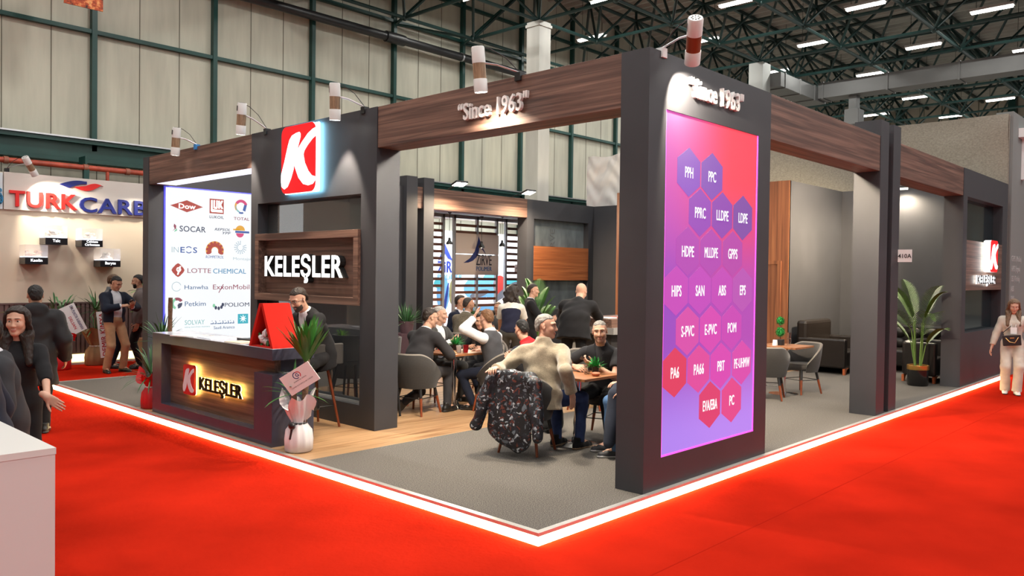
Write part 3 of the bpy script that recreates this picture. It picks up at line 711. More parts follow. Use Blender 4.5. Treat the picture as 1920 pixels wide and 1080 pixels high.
# ---------------------------------------------------------------- cylinder spotlights clamped to the top edges
LAMPW = M('lamp_white', (0.70, 0.69, 0.67), 0.4); LAMPWOOD = ramp_mat('lamp_wood_print', [(0.3, '#6b5644'), (0.6, '#a08468'), (0.8, '#b39a80')], (20, 20, 2), 1.5, 5, 0.5)
LAMPLENS = M('lamp_lens', (1.0, 0.96, 0.88), 0.4, emit=14.0)
def spot_lamp(label, pos, aim, clamp, energy, spot, col=WARM, blend=0.45, length=0.42, r=0.062, wood=LAMPWOOD, clampm=BLACKM):
    """pos = centre of the front lens; the barrel runs back from it; clamp = point on the wall edge"""
    pos = Vector(pos); d = (Vector(aim)-pos).normalized()
    t = thing('spot_lamp', label, 'spot lamp', clamp, 'cylinder spot lamps on the stand walls')
    q = d.to_track_quat('Z', 'Y').to_matrix().to_4x4(); mw = Matrix.Translation(pos-d*length) @ q
    L = length
    MB().lathe([(r*0.9, 0.0), (r, 0.012), (r, L*0.36)], 20, 0, mat=mw).lathe([(r, L*0.7), (r*1.04, L*0.71), (r*1.04, L-0.004), (r*0.92, L-0.004), (r*0.92, L-0.03)], 20, 0, mat=mw, cap=False).build('lamp_shell', LAMPW, t, smooth=40)
    MB().lathe([(r*0.97, L*0.35), (r*0.97, L*0.71)], 20, 0, mat=mw).build('lamp_sleeve', wood, t, smooth=40)
    MB().lathe([(r*0.93, L-0.012), (r*0.93, L-0.003)], 18, 0, mat=mw).build('lamp_lens', LAMPLENS, t, smooth=40)
    b = MB()
    for k in range(8): b.box(-0.004, 0.004, r*0.4, r*0.62, -0.003, 0.001, 0, mw @ Matrix.Rotation(2*pi*k/8, 4, 'Z'))
    for k in range(5): b.box(r*0.985, r*1.01, -0.028+0.012*k, -0.022+0.012*k, L*0.10, L*0.26, 0, mw)
    b.build('vent_slot', BLACKM, t)
    c = Vector(clamp); mid = pos-d*L*0.66; e = c + Vector((0, 0, 0.03))
    MB().tube([mid, mid+(e-mid)*0.45+Vector((0, 0, 0.02)), e], 0.009, 8).build('lamp_arm', STEEL, t, smooth=40)
    MB().box(c.x-0.035, c.x+0.035, c.y-0.035, c.y+0.035, c.z-0.05, c.z+0.03).build('lamp_clamp', clampm, t)
    back = pos-d*L
    MB().tube([back, back+Vector((0, 0, 0.05))+(e-back)*0.3, back*0.35+e*0.65+Vector((0, 0, 0.06)), e], 0.0045, 6).build('lamp_cable', BLACKM, t, smooth=40)
    lamp('SPOT', 'spot_lamp_light', pos+d*0.01, energy, col, aim, 0.04, spot=spot, blend=blend, parent=t)
    return t
spot_lamp('cylinder spot lamp with blue taped clamp on the walnut beam over the reception counter', (1.1, 8.35, 3.52), (1.13, 8.55, 2.5), (1.32, 8.10, H), 150, 62, clampm=M('blue_tape', '#2d7ec0', 0.5))
spot_lamp('cylinder spot lamp at the joint of walnut beam and logo wall, left of K box', (1.09, 6.33, 3.61), (1.15, 6.55, 2.5), (1.32, 6.05, H), 210, 60)
spot_lamp('cylinder spot lamp on the logo wall top, right of the red K box', (1.08, 4.12, 3.53), (1.18, 4.24, 2.5), (1.32, 3.88, H), 260, 60)
spot_lamp('cylinder spot lamp shining on the Since 1963 letters of the walnut beam', (1.05, 1.70, 3.49), (1.18, 1.72, 2.6), (1.32, 1.46, H), 360, 132, blend=0.9)
spot_lamp('copper banded cylinder spot lamp tilted over the top edge of the pink light box tower', (1.62, -0.20, 3.55), (1.90, 0.0, 3.18), (1.50, 0.02, H), 230, 100, length=0.40, wood=M('copper_sleeve', '#7a3a1e', 0.4), clampm=PAPER, blend=0.25)

# ---------------------------------------------------------------- floodlights inside
def flood(label, pos, aim, e, spot=140, name='flood_light', arm=(0, 0.2, -0.1), col=(1, 0.9, 0.74)):
    pos = Vector(pos); d = (Vector(aim)-pos).normalized()
    t = thing(name, label, 'flood light', pos, 'flood lights inside the stand')
    q = d.to_track_quat('Z', 'Y').to_matrix().to_4x4(); mw = Matrix.Translation(pos) @ q
    MB().box(-0.16, 0.16, -0.11, 0.11, -0.045, 0.0, 0, mw).build('lamp_housing', BLACKM, t, bevel=0.008)
    MB().box(-0.145, 0.145, -0.095, 0.095, 0.0, 0.004, 0, mw).build('lamp_lens', M('flood_lens', (1, 0.93, 0.82), 0.4, emit=16), t)
    MB().tube([pos-d*0.04, pos+Vector(arm)], 0.01, 6).build('lamp_arm', BLACKM, t)
    lamp('SPOT', 'flood_light_light', pos+d*0.012, e, col, aim, 0.08, spot=spot, blend=0.7, parent=t)
    return t
flood('bright flood light on the rear walnut beam, beside the pair of rear posts', (7.75, 9.2, 3.74), (7.6, 8.0, 0.2), 900, 176, arm=(0.05, 0.45, -0.08), col=(1, 0.80, 0.56))
flood('bright flood light on the right end of the rear walnut beam over the number plate', (10.0, 9.2, 3.74), (10.0, 8.0, 0.2), 900, 176, arm=(-0.15, 0.45, -0.08), col=(1, 0.80, 0.56))
flood('bright flood light on the rear wall above the sofas, seen under the right beam', (12.95, 1.75, 3.62), (12.8, 1.7, 1.0), 360, 165, arm=(0.3, 0, 0), col=(1, 0.84, 0.6))
flood('flood light behind the walnut beam over the counter', (1.9, 7.6, 3.5), (2.6, 9.6, 2.4), 130, arm=(-0.3, 0, 0.12))
flood('flood light inside the walnut beam beside the Since 1963 letters', (1.9, 2.0, 3.45), (2.5, 3.5, 0.8), 560, 165, arm=(-0.3, 0, 0.12))
flood('flood light inside the beam right of the light box tower', (5.1, 0.55, 3.45), (6.6, 2.0, 1.0), 850, 165, arm=(0, -0.3, 0.12), col=(1, 0.84, 0.62))
flood('flood light inside the beam over the palm', (10.35, 0.55, 3.45), (11.5, 3.0, 2.4), 2600, 84, arm=(0, -0.3, 0.12), col=(1, 0.80, 0.54))

# ---------------------------------------------------------------- the slatted neighbour stand beyond the rear opening
ALU = M('anodised_frame', (0.42, 0.45, 0.48), 0.35, 0.7); SLAT = M('brown_slat', (0.085, 0.032, 0.02), 0.5)
t = thing('slat_screen', 'aluminium screen with brown slats and grey sign panel of the stand behind', 'slat screen', (10.5, 11.6, 0))
b = MB()
for x in (8.97, 9.42, 9.80, 10.62, 11.36, 11.72, 12.28): b.box(x-0.035, x+0.035, 11.57, 11.64, FLZ, 3.3)
b.box(8.95, 12.32, 11.57, 11.64, 3.22, 3.32); b.build('screen_frame', ALU, t)
for x0, x1 in ((9.0, 9.4), (9.83, 10.58), (10.66, 11.33), (11.75, 12.26)):
    b = MB(); z = 0.25
    while z < 3.12:
        if not (9.5 < x0 < 11.5 and 1.72 < z < 2.85): b.box(x0, x1, 11.58, 11.62, z-0.035, z+0.035)
        z += 0.175
    b.build('slat_panel', SLAT, t)
sp = thing('hanging_sign', 'greige sign with navy peak emblem and lettering mounted on the slat screen', 'sign', (10.6, 11.54, 2.3))
b = MB(); b.box(9.80, 11.38, 11.53, 11.55, 1.76, 2.29); b.box(9.80, 11.38, 11.53, 11.55, 2.31, 2.84); b.build('sign_board', M('greige_board', (0.42, 0.36, 0.32), 0.6), sp)
SNV = M('sign_navy', (0.010, 0.022, 0.11), 0.5); SBK = M('sign_black', (0.012, 0.016, 0.03), 0.5)
b = MB(); b.text('Z\u0130RVE'.replace('\u0130', 'i'), 0.30, FY(10.82, 11.529, 2.02), 1, 0.006, 0.0, width=0.58); b.text('POLiMER', 0.12, FY(10.82, 11.529, 1.87), 2, 0.006, 0.015, width=0.58)
b.prism([(-0.36, -0.27), (-0.2, -0.22), (-0.06, -0.12), (0.02, 0.02), (0.05, 0.19), (0.13, 0.10), (0.29, -0.04), (0.12, 0.20), (0.01, 0.43), (-0.04, 0.24), (-0.13, 0.03), (-0.29, -0.15), (-0.53, -0.28)], 0.006, FY(10.6, 11.529, 2.35), 0)
b.build('lettering', [SNV, SBK, M('sign_blue', (0.03, 0.10, 0.25), 0.5)], sp)
n2 = thing('number_plate', 'small pale number plate on the right edge of the slat screen', 'number plate', (12.2, 11.5, 2))
boxo('plate', (12.06, 12.30, 11.545, 11.572, 1.86, 2.06), PAPER, n2); MB().text('415A', 0.06, FY(12.18, 11.544, 1.93), 0, 0.002, 0.02).build('lettering', BLACKP, n2)
# posters behind the screen
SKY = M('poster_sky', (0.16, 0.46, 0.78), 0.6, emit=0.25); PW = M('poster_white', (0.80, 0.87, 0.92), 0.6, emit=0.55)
t = thing('poster_wall', 'bright white and blue poster wall behind the brown slats', 'poster wall', (12.3, 13.3, 0))
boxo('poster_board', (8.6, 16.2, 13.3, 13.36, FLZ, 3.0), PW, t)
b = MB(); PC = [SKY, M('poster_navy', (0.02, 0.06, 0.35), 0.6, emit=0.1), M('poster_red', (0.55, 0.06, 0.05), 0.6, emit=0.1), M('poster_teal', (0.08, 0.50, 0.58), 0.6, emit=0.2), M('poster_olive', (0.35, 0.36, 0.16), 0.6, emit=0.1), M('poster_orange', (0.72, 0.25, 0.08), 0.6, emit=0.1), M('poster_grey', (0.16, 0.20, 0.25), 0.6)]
def pc(cx, cz, rx, rz, mi, a=0.0, n=16, lift=0.0):
    b.prism([(cx+rx*cos(u)*cos(a)-rz*sin(u)*sin(a), cz+rx*cos(u)*sin(a)+rz*sin(u)*cos(a)) for u in [2*pi*i/n for i in range(n)]], 0.003, FY(0, 13.299-lift, 0), mi)
b.prism([(11.7, 0.3), (13.6, 0.3), (13.6, 0.75), (11.7, 0.95)], 0.003, FY(0, 13.299, 0), 0); b.prism([(13.5, 1.0), (14.3, 1.0), (14.3, 1.65), (13.5, 1.65)], 0.003, FY(0, 13.299, 0), 3)
pc(12.3, 1.35, 0.55, 0.35, 0); pc(12.9, 1.45, 0.45, 0.40, 0, lift=0.002); pc(13.25, 1.45, 0.28, 0.30, 2, lift=0.004); pc(13.5, 1.25, 0.6, 0.12, 6, 0.5, lift=0.006)
pc(14.35, 1.35, 0.35, 0.30, 2, lift=0.004); pc(14.7, 1.3, 0.3, 0.36, 5, lift=0.006); pc(12.4, 1.2, 0.4, 0.1, 6, 0.2, lift=0.004)
pc(10.95, 1.2, 0.24, 0.5, 0); pc(11.05, 1.0, 0.05, 0.55, 1, -0.2, lift=0.002); pc(11.3, 1.25, 0.12, 0.35, 4, lift=0.002); pc(10.8, 1.5, 0.2, 0.14, 3, lift=0.004)
for k in range(5): b.prism([(14.0+0.13*k, 0.45), (14.08+0.13*k, 0.45), (14.06+0.13*k, 0.6), (14.0+0.13*k, 0.62)], 0.003, FY(0, 13.298, 0), [1, 2, 6, 4, 5][k])
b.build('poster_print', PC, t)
b = MB(); b.prism([(10.75, 2.15), (11.0, 2.62), (11.3, 2.15), (11.12, 2.22), (11.0, 2.36), (10.88, 2.2)], 0.01, FY(0, 13.29, 0), 0)
b.text('ZiRVE', 0.33, FY(11.2, 13.29, 1.82), 0, 0.01, 0.03, width=0.95); b.text('POLiMER', 0.15, FY(11.2, 13.29, 1.62), 1, 0.01, 0.015, width=0.95)
b.build('lettering', [M('sign_royal', (0.02, 0.05, 0.42), 0.5), SKY], t)
boxo('ceiling_panel', (8.6, 16.0, 11.7, 13.3, 3.32, 3.4), PANEL, t)
lamp('AREA', 'poster_wall_light', (12.3, 12.5, 3.25), 130, COOL, (12.3, 13.3, 1.2), 3.0, 0.3, parent=t)
PL = M('pendant_black', (0.012, 0.013, 0.012), 0.35)
pp = None
for x, zz in ((9.32, 2.52), (10.45, 2.47), (11.22, 2.53)):
    if pp is None:
        pp = thing('pendant_lamp', 'small black pendant lamp in front of the left slats of the rear screen', 'pendant lamp', (x, 11.25, zz), 'black pendant lamps before the slat screen')
        MB().lathe([(0.014, 0.17), (0.03, 0.16), (0.035, 0.10), (0.075, 0.05), (0.088, 0.0), (0.083, 0.0), (0.03, 0.09)], 20, 0, (x, 11.25, zz), cap=False).build('lamp_shade', PL, pp, smooth=40)
        MB().tube([(x, 11.25, zz+0.16), (x, 11.25, 3.3)], 0.006, 6).build('lamp_cord', PL, pp)
        MB().lathe([(0.012, -0.06), (0.05, -0.03), (0.05, 0)], 16, 0, (x, 11.25, 3.34)).build('ceiling_rose', PL, pp, smooth=40)
        MB().ell((x, 11.25, zz+0.03), (0.03, 0.03, 0.04), 10, 8).build('lamp_bulb', M('bulb_warm', (1, 0.9, 0.7), 0.4, emit=3), pp)
    else:
        o = dup(pp, (x, 11.25, zz)); o['label'] = 'small black pendant lamp in front of the grey sign panel' if x < 11 else 'small black pendant lamp at the right edge of the grey sign panel'
struct(boxo('wall_pendant_soffit', (8.9, 12.4, 11.0, 11.66, 3.33, 3.42), ALU), 'soffit over the pendant lamps of the stand behind', 'soffit')

# ---------------------------------------------------------------- left neighbour stand with the mineral boxes
CREAM = M('cream_wall', (0.63, 0.54, 0.42), 0.7, noise=0.03, nscale=1)
struct(boxo('wall_neighbour', (-5, 4.2, 13.5, 13.62, FLZ, 3.58), CREAM), 'cream wall of the neighbouring stand on the left', 'wall')
t = thing('fascia_sign', 'white fascia with large red and blue letters and swoosh at the left', 'sign', (1.2, 13.45, 2.88))
boxo('fascia_board', (0.14, 4.2, 13.44, 13.5, 2.885, 3.58), M('fascia_white', (0.62, 0.57, 0.52), 0.6), t)
FR, FB = M('letter_bright_red', (0.72, 0.015, 0.012), 0.4), M('letter_deep_blue', (0.010, 0.018, 0.17), 0.4)
b = MB(); b.text('TURK', 0.30, FY(0.22, 13.44, 2.955), 0, 0.05, 0.035, align='LEFT', width=1.17); b.build('lettering', FR, t)
b = MB(); b.text('CARB', 0.30, FY(1.42, 13.44, 2.925), 0, 0.05, 0.035, align='LEFT', width=1.3); b.text('ON', 0.30, FY(2.76, 13.44, 2.925), 0, 0.05, 0.035, align='LEFT', width=0.6); b.build('lettering', FB, t)
def swoosh(pts_top, pts_bot): return pts_top + pts_bot[::-1]
A1 = [(1.07+0.5*u, 3.43+0.10*sin(pi*min(1, u*1.1)*0.62)) for u in [i/10 for i in range(11)]]
A2 = [(1.25+0.32*u, 3.37+0.10*sin(pi*u*0.55)) for u in [i/10 for i in range(11)]]
MB().prism(A1[::-1]+A2, 0.03, FY(0, 13.44, 0)).build('swoosh', FB, t)
B1 = [(1.34+0.5*u, 3.40-0.02*u-0.07*sin(pi*u)+0.09*u*u) for u in [i/10 for i in range(11)]]
B2 = [(1.55+0.33*u, 3.435+0.05*sin(pi*u)+0.02*u) for u in [i/10 for i in range(11)]]
MB().prism(B1+B2[::-1], 0.03, FY(0, 13.44, 0)).build('swoosh', FR, t)
b = MB(); b.text('G', 0.2, frame((0.12, 13.43, 3.05), (0, 0, 1), (-1, 0, 0)), 0, 0.02, 0.02); b.text('lass', 0.16, frame((0.10, 13.43, 3.12), (0, 0, 1), (-1, 0, 0)), 0, 0.02, 0.0)
n3 = thing('fascia_sign', 'narrow white panel with blue sideways letters at the left picture edge', 'sign', (0, 13.44, 2.9))
boxo('fascia_board', (-1.2, 0.12, 13.44, 13.5, 2.885, 3.56), M('fascia_pale', (0.6, 0.68, 0.72), 0.6), n3); b.build('lettering', M('letter_teal', (0.02, 0.2, 0.4), 0.5), n3)
# ribbed wainscot with light below
b = MB(); x = -4.9
while x < 4.1: b.box(x, x+0.055, 13.45, 13.5, 0.12, 1.1); x += 0.083
b.box(-4.9, 4.2, 13.44, 13.5, 1.1, 1.13); b.box(-4.9, 4.2, 13.485, 13.5, 0.1, 1.12)
struct(b.build('wall_wainscot', M('plum_slat', (0.11, 0.065, 0.06), 0.6)), 'ribbed plum brown wainscot of the neighbouring stand', 'wainscot')
t = tag(boxo('strip_light', (-4.9, 4.2, 13.46, 13.5, -0.05, 0.09), M('strip_light_warm', (1, 0.86, 0.42), 0.5, emit=2.2)), 'warm glowing strip light under the ribbed wainscot of the left stand', 'strip light')
struct(boxo('floor_neighbour', (-4.9, 4.2, 13.25, 13.5, FLZ, -0.05), M('pale_edge', (0.55, 0.52, 0.48), 0.5)), 'pale raised edge of the neighbouring stand', 'floor')
# mineral display boxes
ROCK = M('pale_rock', (0.72, 0.66, 0.56), 0.85, noise=0.18, nscale=14); ROCK_P = M('pinkish_rock', (0.66, 0.50, 0.40), 0.85, noise=0.2, nscale=14)
BOXB = M('display_base_black', (0.012, 0.011, 0.014), 0.3); BOXL = M('display_tray_light', (0.85, 0.87, 1.0), 0.5, emit=2.0)
ACR = M('acrylic', (0.9, 0.92, 1.0), 0.05, alpha=0.14, spec=0.5)
def rock(bm, c, r, rnd, mi=0):
    n, m = 9, 6; base = len(bm.v); bm.ell(c, (r, r*0.8, r*0.75), n, m, mi)
    ph = [rnd.uniform(0, 6.28) for _ in range(6)]
    for i in range(base, len(bm.v)):
        v = Vector(bm.v[i])-Vector(c); d = v.normalized()
        k = 1+0.28*sin(3*d.x+ph[0])*cos(4*d.y+ph[1])+0.2*sin(5*d.z+ph[2]+2*d.x); bm.v[i] = tuple(Vector(c)+v*k)
for nm, x0, zt, word, fill, mt in (('Talc', 0.75, 2.25, 'Talc', 9, ROCK), ('Calcium', 1.39, 2.23, 'Calcium\nCarbonate', 8, ROCK), ('Kaolin', 0.41, 1.87, 'Kaolin', 16, ROCK_P), ('Baryte', 1.73, 1.84, 'Baryte', 5, ROCK)):
    rnd = random.Random(len(nm)*7+fill)
    lab = {'Talc': 'upper left mineral display box filled with large pale rocks, lit tray, black base reading Talc', 'Calcium': 'upper right mineral display box with white rocks and two lines on its black base', 'Kaolin': 'lower left mineral display box full of small pinkish stones, base reading Kaolin', 'Baryte': 'lower right mineral display box, half empty with a few rocks, base reading Baryte'}[nm]
    t = thing('display_box', lab, 'display box', (x0+0.19, 13.5, zt-0.13), 'mineral display boxes on the cream wall')
    boxo('box_base', (x0, x0+0.385, 13.14, 13.5, zt-0.005, zt+0.125), BOXB, t)
    boxo('light_tray', (x0+0.01, x0+0.375, 13.15, 13.49, zt+0.125, zt+0.14), BOXL, t)
    b = MB()
    for (a0, a1, c0, c1) in ((x0, x0+0.385, 13.14, 13.144), (x0, x0+0.004, 13.14, 13.5), (x0+0.381, x0+0.385, 13.14, 13.5)): b.box(a0, a1, c0, c1, zt+0.125, zt+0.36)
    b.box(x0, x0+0.385, 13.14, 13.5, zt+0.356, zt+0.36); b.build('acrylic_cover', ACR, t)
    b = MB()
    for k, l in enumerate(word.split('\n')): b.text(l, 0.055 if nm != 'Calcium' else 0.045, FY(x0+0.19, 13.139, zt+0.045+(0.03 if nm == 'Calcium' and k == 0 else -0.03 if nm == 'Calcium' else 0)), 0, 0.004, 0.02)
    b.build('lettering', M('label_white_light', (0.92, 0.95, 1), 0.5, emit=1.4), t)
    for k in range(fill):
        r = rnd.uniform(0.045, 0.068) if fill < 12 else rnd.uniform(0.032, 0.045)
        row = k % 3; lay = 0 if k < fill*0.6 else 1
        c = (x0+0.05+0.28*((k*0.37+rnd.random()*0.2) % 1.0), 13.21+0.1*row, zt+0.14+r*0.55+lay*0.07)
        b = MB(); rock(b, c, r, rnd)
        tag(b.build('mineral_rock', mt, smooth=30), {'Talc': 'pale rock among those in the Talc display box', 'Calcium': 'white rock among those in the upper right display box', 'Kaolin': 'small pinkish stone among those in the Kaolin display box', 'Baryte': 'rock among the few in the half empty Baryte box'}[nm], 'rock', 'rocks in the %s display box' % nm.lower())
spot_lamp('white cylinder spot lamp at the far left aimed at the white lettered fascia', (0.55, 13.05, 3.52), (1.2, 13.5, 2.6), (0.2, 13.5, 3.62), 170, 95, length=0.4)
spot_lamp('cylinder spot lamp on the cream stand hidden behind the dark end column', (2.9, 12.9, 3.6), (1.9, 13.5, 1.6), (2.9, 13.5, 3.62), 70, 80)
# red sprinkler pipe and hanging banner
t = thing('sprinkler_pipe', 'rusty red sprinkler pipe running above the cream stand on the left', 'pipe', (1, 13.95, 3.85))
RP = M('pipe_red', (0.40, 0.06, 0.03), 0.5, noise=0.3, nscale=6)
MB().tube([(-2, 13.95, 3.86), (5.5, 13.95, 3.86)], 0.055, 12).tube([(2.15, 13.95, 3.86), (2.15, 13.95, 3.3)], 0.035, 10).build('pipe_run', RP, t, smooth=40)
b = MB()
for x in (0.3, 1.72, 2.55): b.tube([(x-0.04, 13.95, 3.86), (x+0.04, 13.95, 3.86)], 0.072, 12)
b.build('pipe_coupling', M('pipe_rust', (0.30, 0.10, 0.06), 0.6), t, smooth=40)
b = MB()
for x in (1.73, -0.4): b.box(x-0.02, x+0.02, 13.93, 14.3, 3.9, 4.1); b.box(x-0.05, x+0.05, 13.9, 14.0, 3.55, 3.9)
b.build('pipe_bracket', GREEN_ST, t)
t = tag(MB().box(1.05, 1.75, 13.1, 13.13, 6.86, 7.9).build('hanging_banner', ramp_mat('fiery_print', [(0.35, '#2a0f08'), (0.5, '#b4481c'), (0.6, '#e8a060'), (0.7, '#30120c')], (1, 1, 1), 7, 4, 0.6)), 'corner of a dark and orange hanging banner at the top left edge', 'banner')
# ================================================================== furniture
FAB = M('taupe_fabric', (0.050, 0.044, 0.040), 0.85, noise=0.12, nscale=60, bump=0.15, bscale=400, sheen=0.2)
FABB = M('taupe_fabric_dark', (0.026, 0.023, 0.021), 0.85, noise=0.12, nscale=60, bump=0.15, bscale=400, sheen=0.2)
FABL = M('taupe_piping', (0.20, 0.175, 0.15), 0.8)
LEATH = M('dark_brown_leather', (0.012, 0.009, 0.008), 0.38, noise=0.15, nscale=6, bump=0.06, bscale=120, spec=0.35)
def leg_bm(x0, y0, x1, y1, z0=0.0, z1=0.44, band=0.17):
    b = MB(); p, q = Vector((x1, y1, z0)), Vector((x0, y0, z1)); m = p.lerp(q, (z1-z0-band)/(z1-z0))
    b.tube([p, m], [0.013, 0.019], 10, 0); b.tube([m, q], [0.0192, 0.021], 10, 1); return b
def make_chair(label, group):
    """tub chair: faces +x, seat 0.46"""
    t = thing('tub_chair', label, 'chair', (0, 0, 0), group)
    b = MB(); n = 28     # seat pad
    prof = [(0.02, 0.36), (0.21, 0.365), (0.235, 0.39), (0.24, 0.43), (0.215, 0.465), (0.02, 0.472)]
    b.lathe(prof, n, 0, mat=Matrix.Translation((0.02, 0, 0)) @ Matrix.Diagonal((1.05, 1.0, 1, 1))); b.build('seat', FAB, t, smooth=50)
    # wrap-round shell: angle 180 = back
    b = MB(); K = 40; vs = []; fs = []
    A = radians(118)
    ring = []
    for i in range(K+1):
        s = -1+2*i/K; a = pi + s*A
        fall = max(0.0, (abs(s)-0.35)/0.65); top = 0.78 - 0.30*fall**1.6 + 0.0
        ro_b, ro_t = 0.25, 0.305
        rows = []
        for (rr, zz) in ((ro_b-0.01, 0.34), (ro_b+0.012, 0.42), ((ro_b+ro_t)/2+0.012, (0.42+top)/2), (ro_t, top-0.012), (ro_t-0.018, top+0.006), (ro_t-0.036, top-0.012), ((ro_b+ro_t)/2-0.03, (0.42+top)/2), (ro_b-0.03, 0.42)):
            rows.append((rr*cos(a)*1.05+0.02, rr*sin(a), zz))
        vs += rows
    R8 = 8
    mi = []
    for i in range(K):
        for k in range(R8):
            a0 = i*R8+k; a1 = i*R8+(k+1) % R8
            fs.append((a0, a0+R8, a1+R8, a1)); mi.append(1 if k in (0, 1, 2) else 2 if k in (3, 4) else 0)
    fs.append(tuple(range(R8-1, -1, -1))); fs.append(tuple(K*R8+k for k in range(R8))); mi += [0, 0]
    b.add(vs, fs, mi); b.build('backrest', [FAB, FABB, FABL], t, smooth=60)
    for sx, sy in ((1, 1), (1, -1), (-1, 1), (-1, -1)):
        leg_bm(0.02+sx*0.15, sy*0.15, 0.02+sx*0.215, sy*0.215, 0, 0.37, 0.15).build('leg', [LEGWOOD, BLACKM], t, smooth=50)
    b = MB(); q = 0.178
    P = [(0.02+q, q, 0.215), (0.02+q, -q, 0.215), (0.02-q, -q, 0.215), (0.02-q, q, 0.215), (0.02+q, q, 0.215)]
    for i in range(4): b.tube([P[i], P[i+1]], 0.006, 6)
    b.build('stretcher', BLACKM, t)
    return t
def make_table(label, group, w=0.66):
    t = thing('cafe_table', label, 'table', (0, 0, 0), group)
    h = w/2
    MB().box(-h, h, -h, h, 0.722, 0.75).build('tabletop', OAK_TOP, t, bevel=0.003)
    MB().lathe([(0.032, 0.02), (0.032, 0.70), (0.06, 0.705), (0.06, 0.722)], 20).lathe([(0.04, 0.02), (0.04, 0.09)], 20).build('column', CHROME, t, smooth=40)
    MB().lathe([(0.22, 0.0), (0.22, 0.006), (0.12, 0.018), (0.04, 0.024)], 36).build('base_plate', CHROME, t, smooth=40)
    return t
G_CH = 'taupe tub chairs of the stand'; G_TB = 'walnut topped cafe tables'
ch0 = make_chair('x', G_CH)
CH = [((1.80, 1.75), 16, 'taupe tub chair with a patterned puffer jacket hung over its back'),
      ((2.40, 4.20), 15, 'taupe tub chair under the bespectacled man in a dark suit'),
      ((3.33, 3.68), 110, 'taupe tub chair under the man in a waistcoat, a navy coat over its back'),
      ((7.02, 1.66), 20, 'taupe tub chair with its back to us at the near side of the topiary table'),
      ((8.02, 1.58), 160, 'empty taupe tub chair turned to us at the topiary table'),
      ((3.28, 4.92), -80, 'taupe tub chair under the grey haired man holding a phone'),
      ((4.55, 5.05), -125, 'empty taupe tub chair with rounded back behind the grey haired man'),
      ((3.92, 4.52), 195, 'taupe tub chair under the dark haired woman at the cup table'),
      ((3.06, 1.70), 200, 'taupe tub chair under the man in a black gilet'),
      ((2.68, 0.80), 120, 'taupe tub chair mostly hidden by the tower, under the person in light jeans'),
      ((3.25, 2.78), 120, 'taupe tub chair under the person in a red jacket'),
      ((5.32, 6.50), 15, 'taupe tub chair under the man in a tweed jacket'),
      ((5.90, 7.24), -85, 'taupe tub chair under the man in a navy suit before the slats'),
      ((6.85, 7.12), 222, 'taupe tub chair behind the far table, hidden by the curly haired woman'),
      ((2.35, 5.55), 20, 'taupe tub chair half hidden by the logo wall, left of the bespectacled man'),
      ((4.35, 3.0), 215, 'taupe tub chair behind the nearest table, left of the black suited man')]
for i, ((x, y), a, lab) in enumerate(CH):
    if i == 0: ch0.location = (x, y, 0); ch0.rotation_euler = (0, 0, radians(a)); ch0['label'] = lab
    else: dup(ch0, (x, y, 0), radians(a), lab)
tb0 = make_table('x', G_TB)
TB = [((2.44, 1.60), 2, 'square walnut table nearest to us with napkins and a small potted plant'),
      ((3.06, 4.22), 0, 'square walnut table with paper cups between bespectacled man and man in a waistcoat'),
      ((7.68, 1.72), 0, 'square walnut table with a topiary ball plant right of the tower'),
      ((2.55, 6.35), 0, 'square walnut table peeking out behind the logo wall with glass tumblers and a green plant'),
      ((6.15, 6.45), 0, 'square walnut table far back before the slat screen')]
for i, ((x, y), a, lab) in enumerate(TB):
    if i == 0: tb0.location = (x, y, 0); tb0.rotation_euler = (0, 0, radians(a)); tb0['label'] = lab
    else: dup(tb0, (x, y, 0), radians(a), lab)

# ---------------------------------------------------------------- reception counter
CT = M('counter_grey', (0.052, 0.053, 0.080), 0.24, noise=0.05, spec=0.6)
t = thing('reception_counter', 'dark grey reception counter with walnut front and backlit K and name sign', 'counter', (0.27, 5.1, 0))
b = MB()
x0, x1, y0, y1 = 0.03, 0.52, 3.64, 6.54
b.box(x0, x1, y0, y1, 0.885, 1.0)                     # top slab
b.box(x0, x1, y0, y1, 0, 0.135)                        # plinth
b.box(x0, x1, 6.28, y1, 0.135, 0.885)                  # far end post
b.box(x0, x1, y0, 4.0, 0.135, 0.74)                    # near end block, open shelf above it
b.box(0.22, x1, 4.0, 6.28, 0.135, 0.885)               # body behind the recess
b.box(0.22, x1, 3.80, 4.0, 0.74, 0.885)
b.build('counter_body', CT, t)
boxo('counter_top_sheen', (0.032, 0.518, 3.642, 6.538, 1.0, 1.004), M('counter_top_reflection', (0.58, 0.58, 0.64), 0.15), t)  # pale sheet: the light box reflected in the top, put into its colour
fp = boxo('front_panel', (0.15, 0.22, 3.80, 6.28, 0.135, 0.885), WALNUT_Y, t)
k_logo(fp, FX(0.15, 5.78, 0.31), 0.285, 0.025, M('logo_white', (0.75, 0.72, 0.78), 0.5), M('logo_side_red', (0.5, 0.01, 0.015), 0.5), M('logo_red', (0.62, 0.01, 0.015), 0.45), 'logo_box', 0.355)
halo(fp, FX(0.15, 5.78, 0.31), 0.285, 0.355, HALO_Y, inset=0.004)
LB = M('letter_black', (0.005, 0.005, 0.005), 0.6, spec=0.15)
MB().text(NAME, 0.15, FX(0.15, 4.91, 0.40), 0, 0.02, 0.028, z0=0.036, width=1.0).build('lettering', LB, fp)
MB().text(NAME, 0.15, FX(0.15, 4.91, 0.40), 0, 0.006, 0.024, z0=0.029, width=1.0).build('halo_light', HALO_Y, fp)
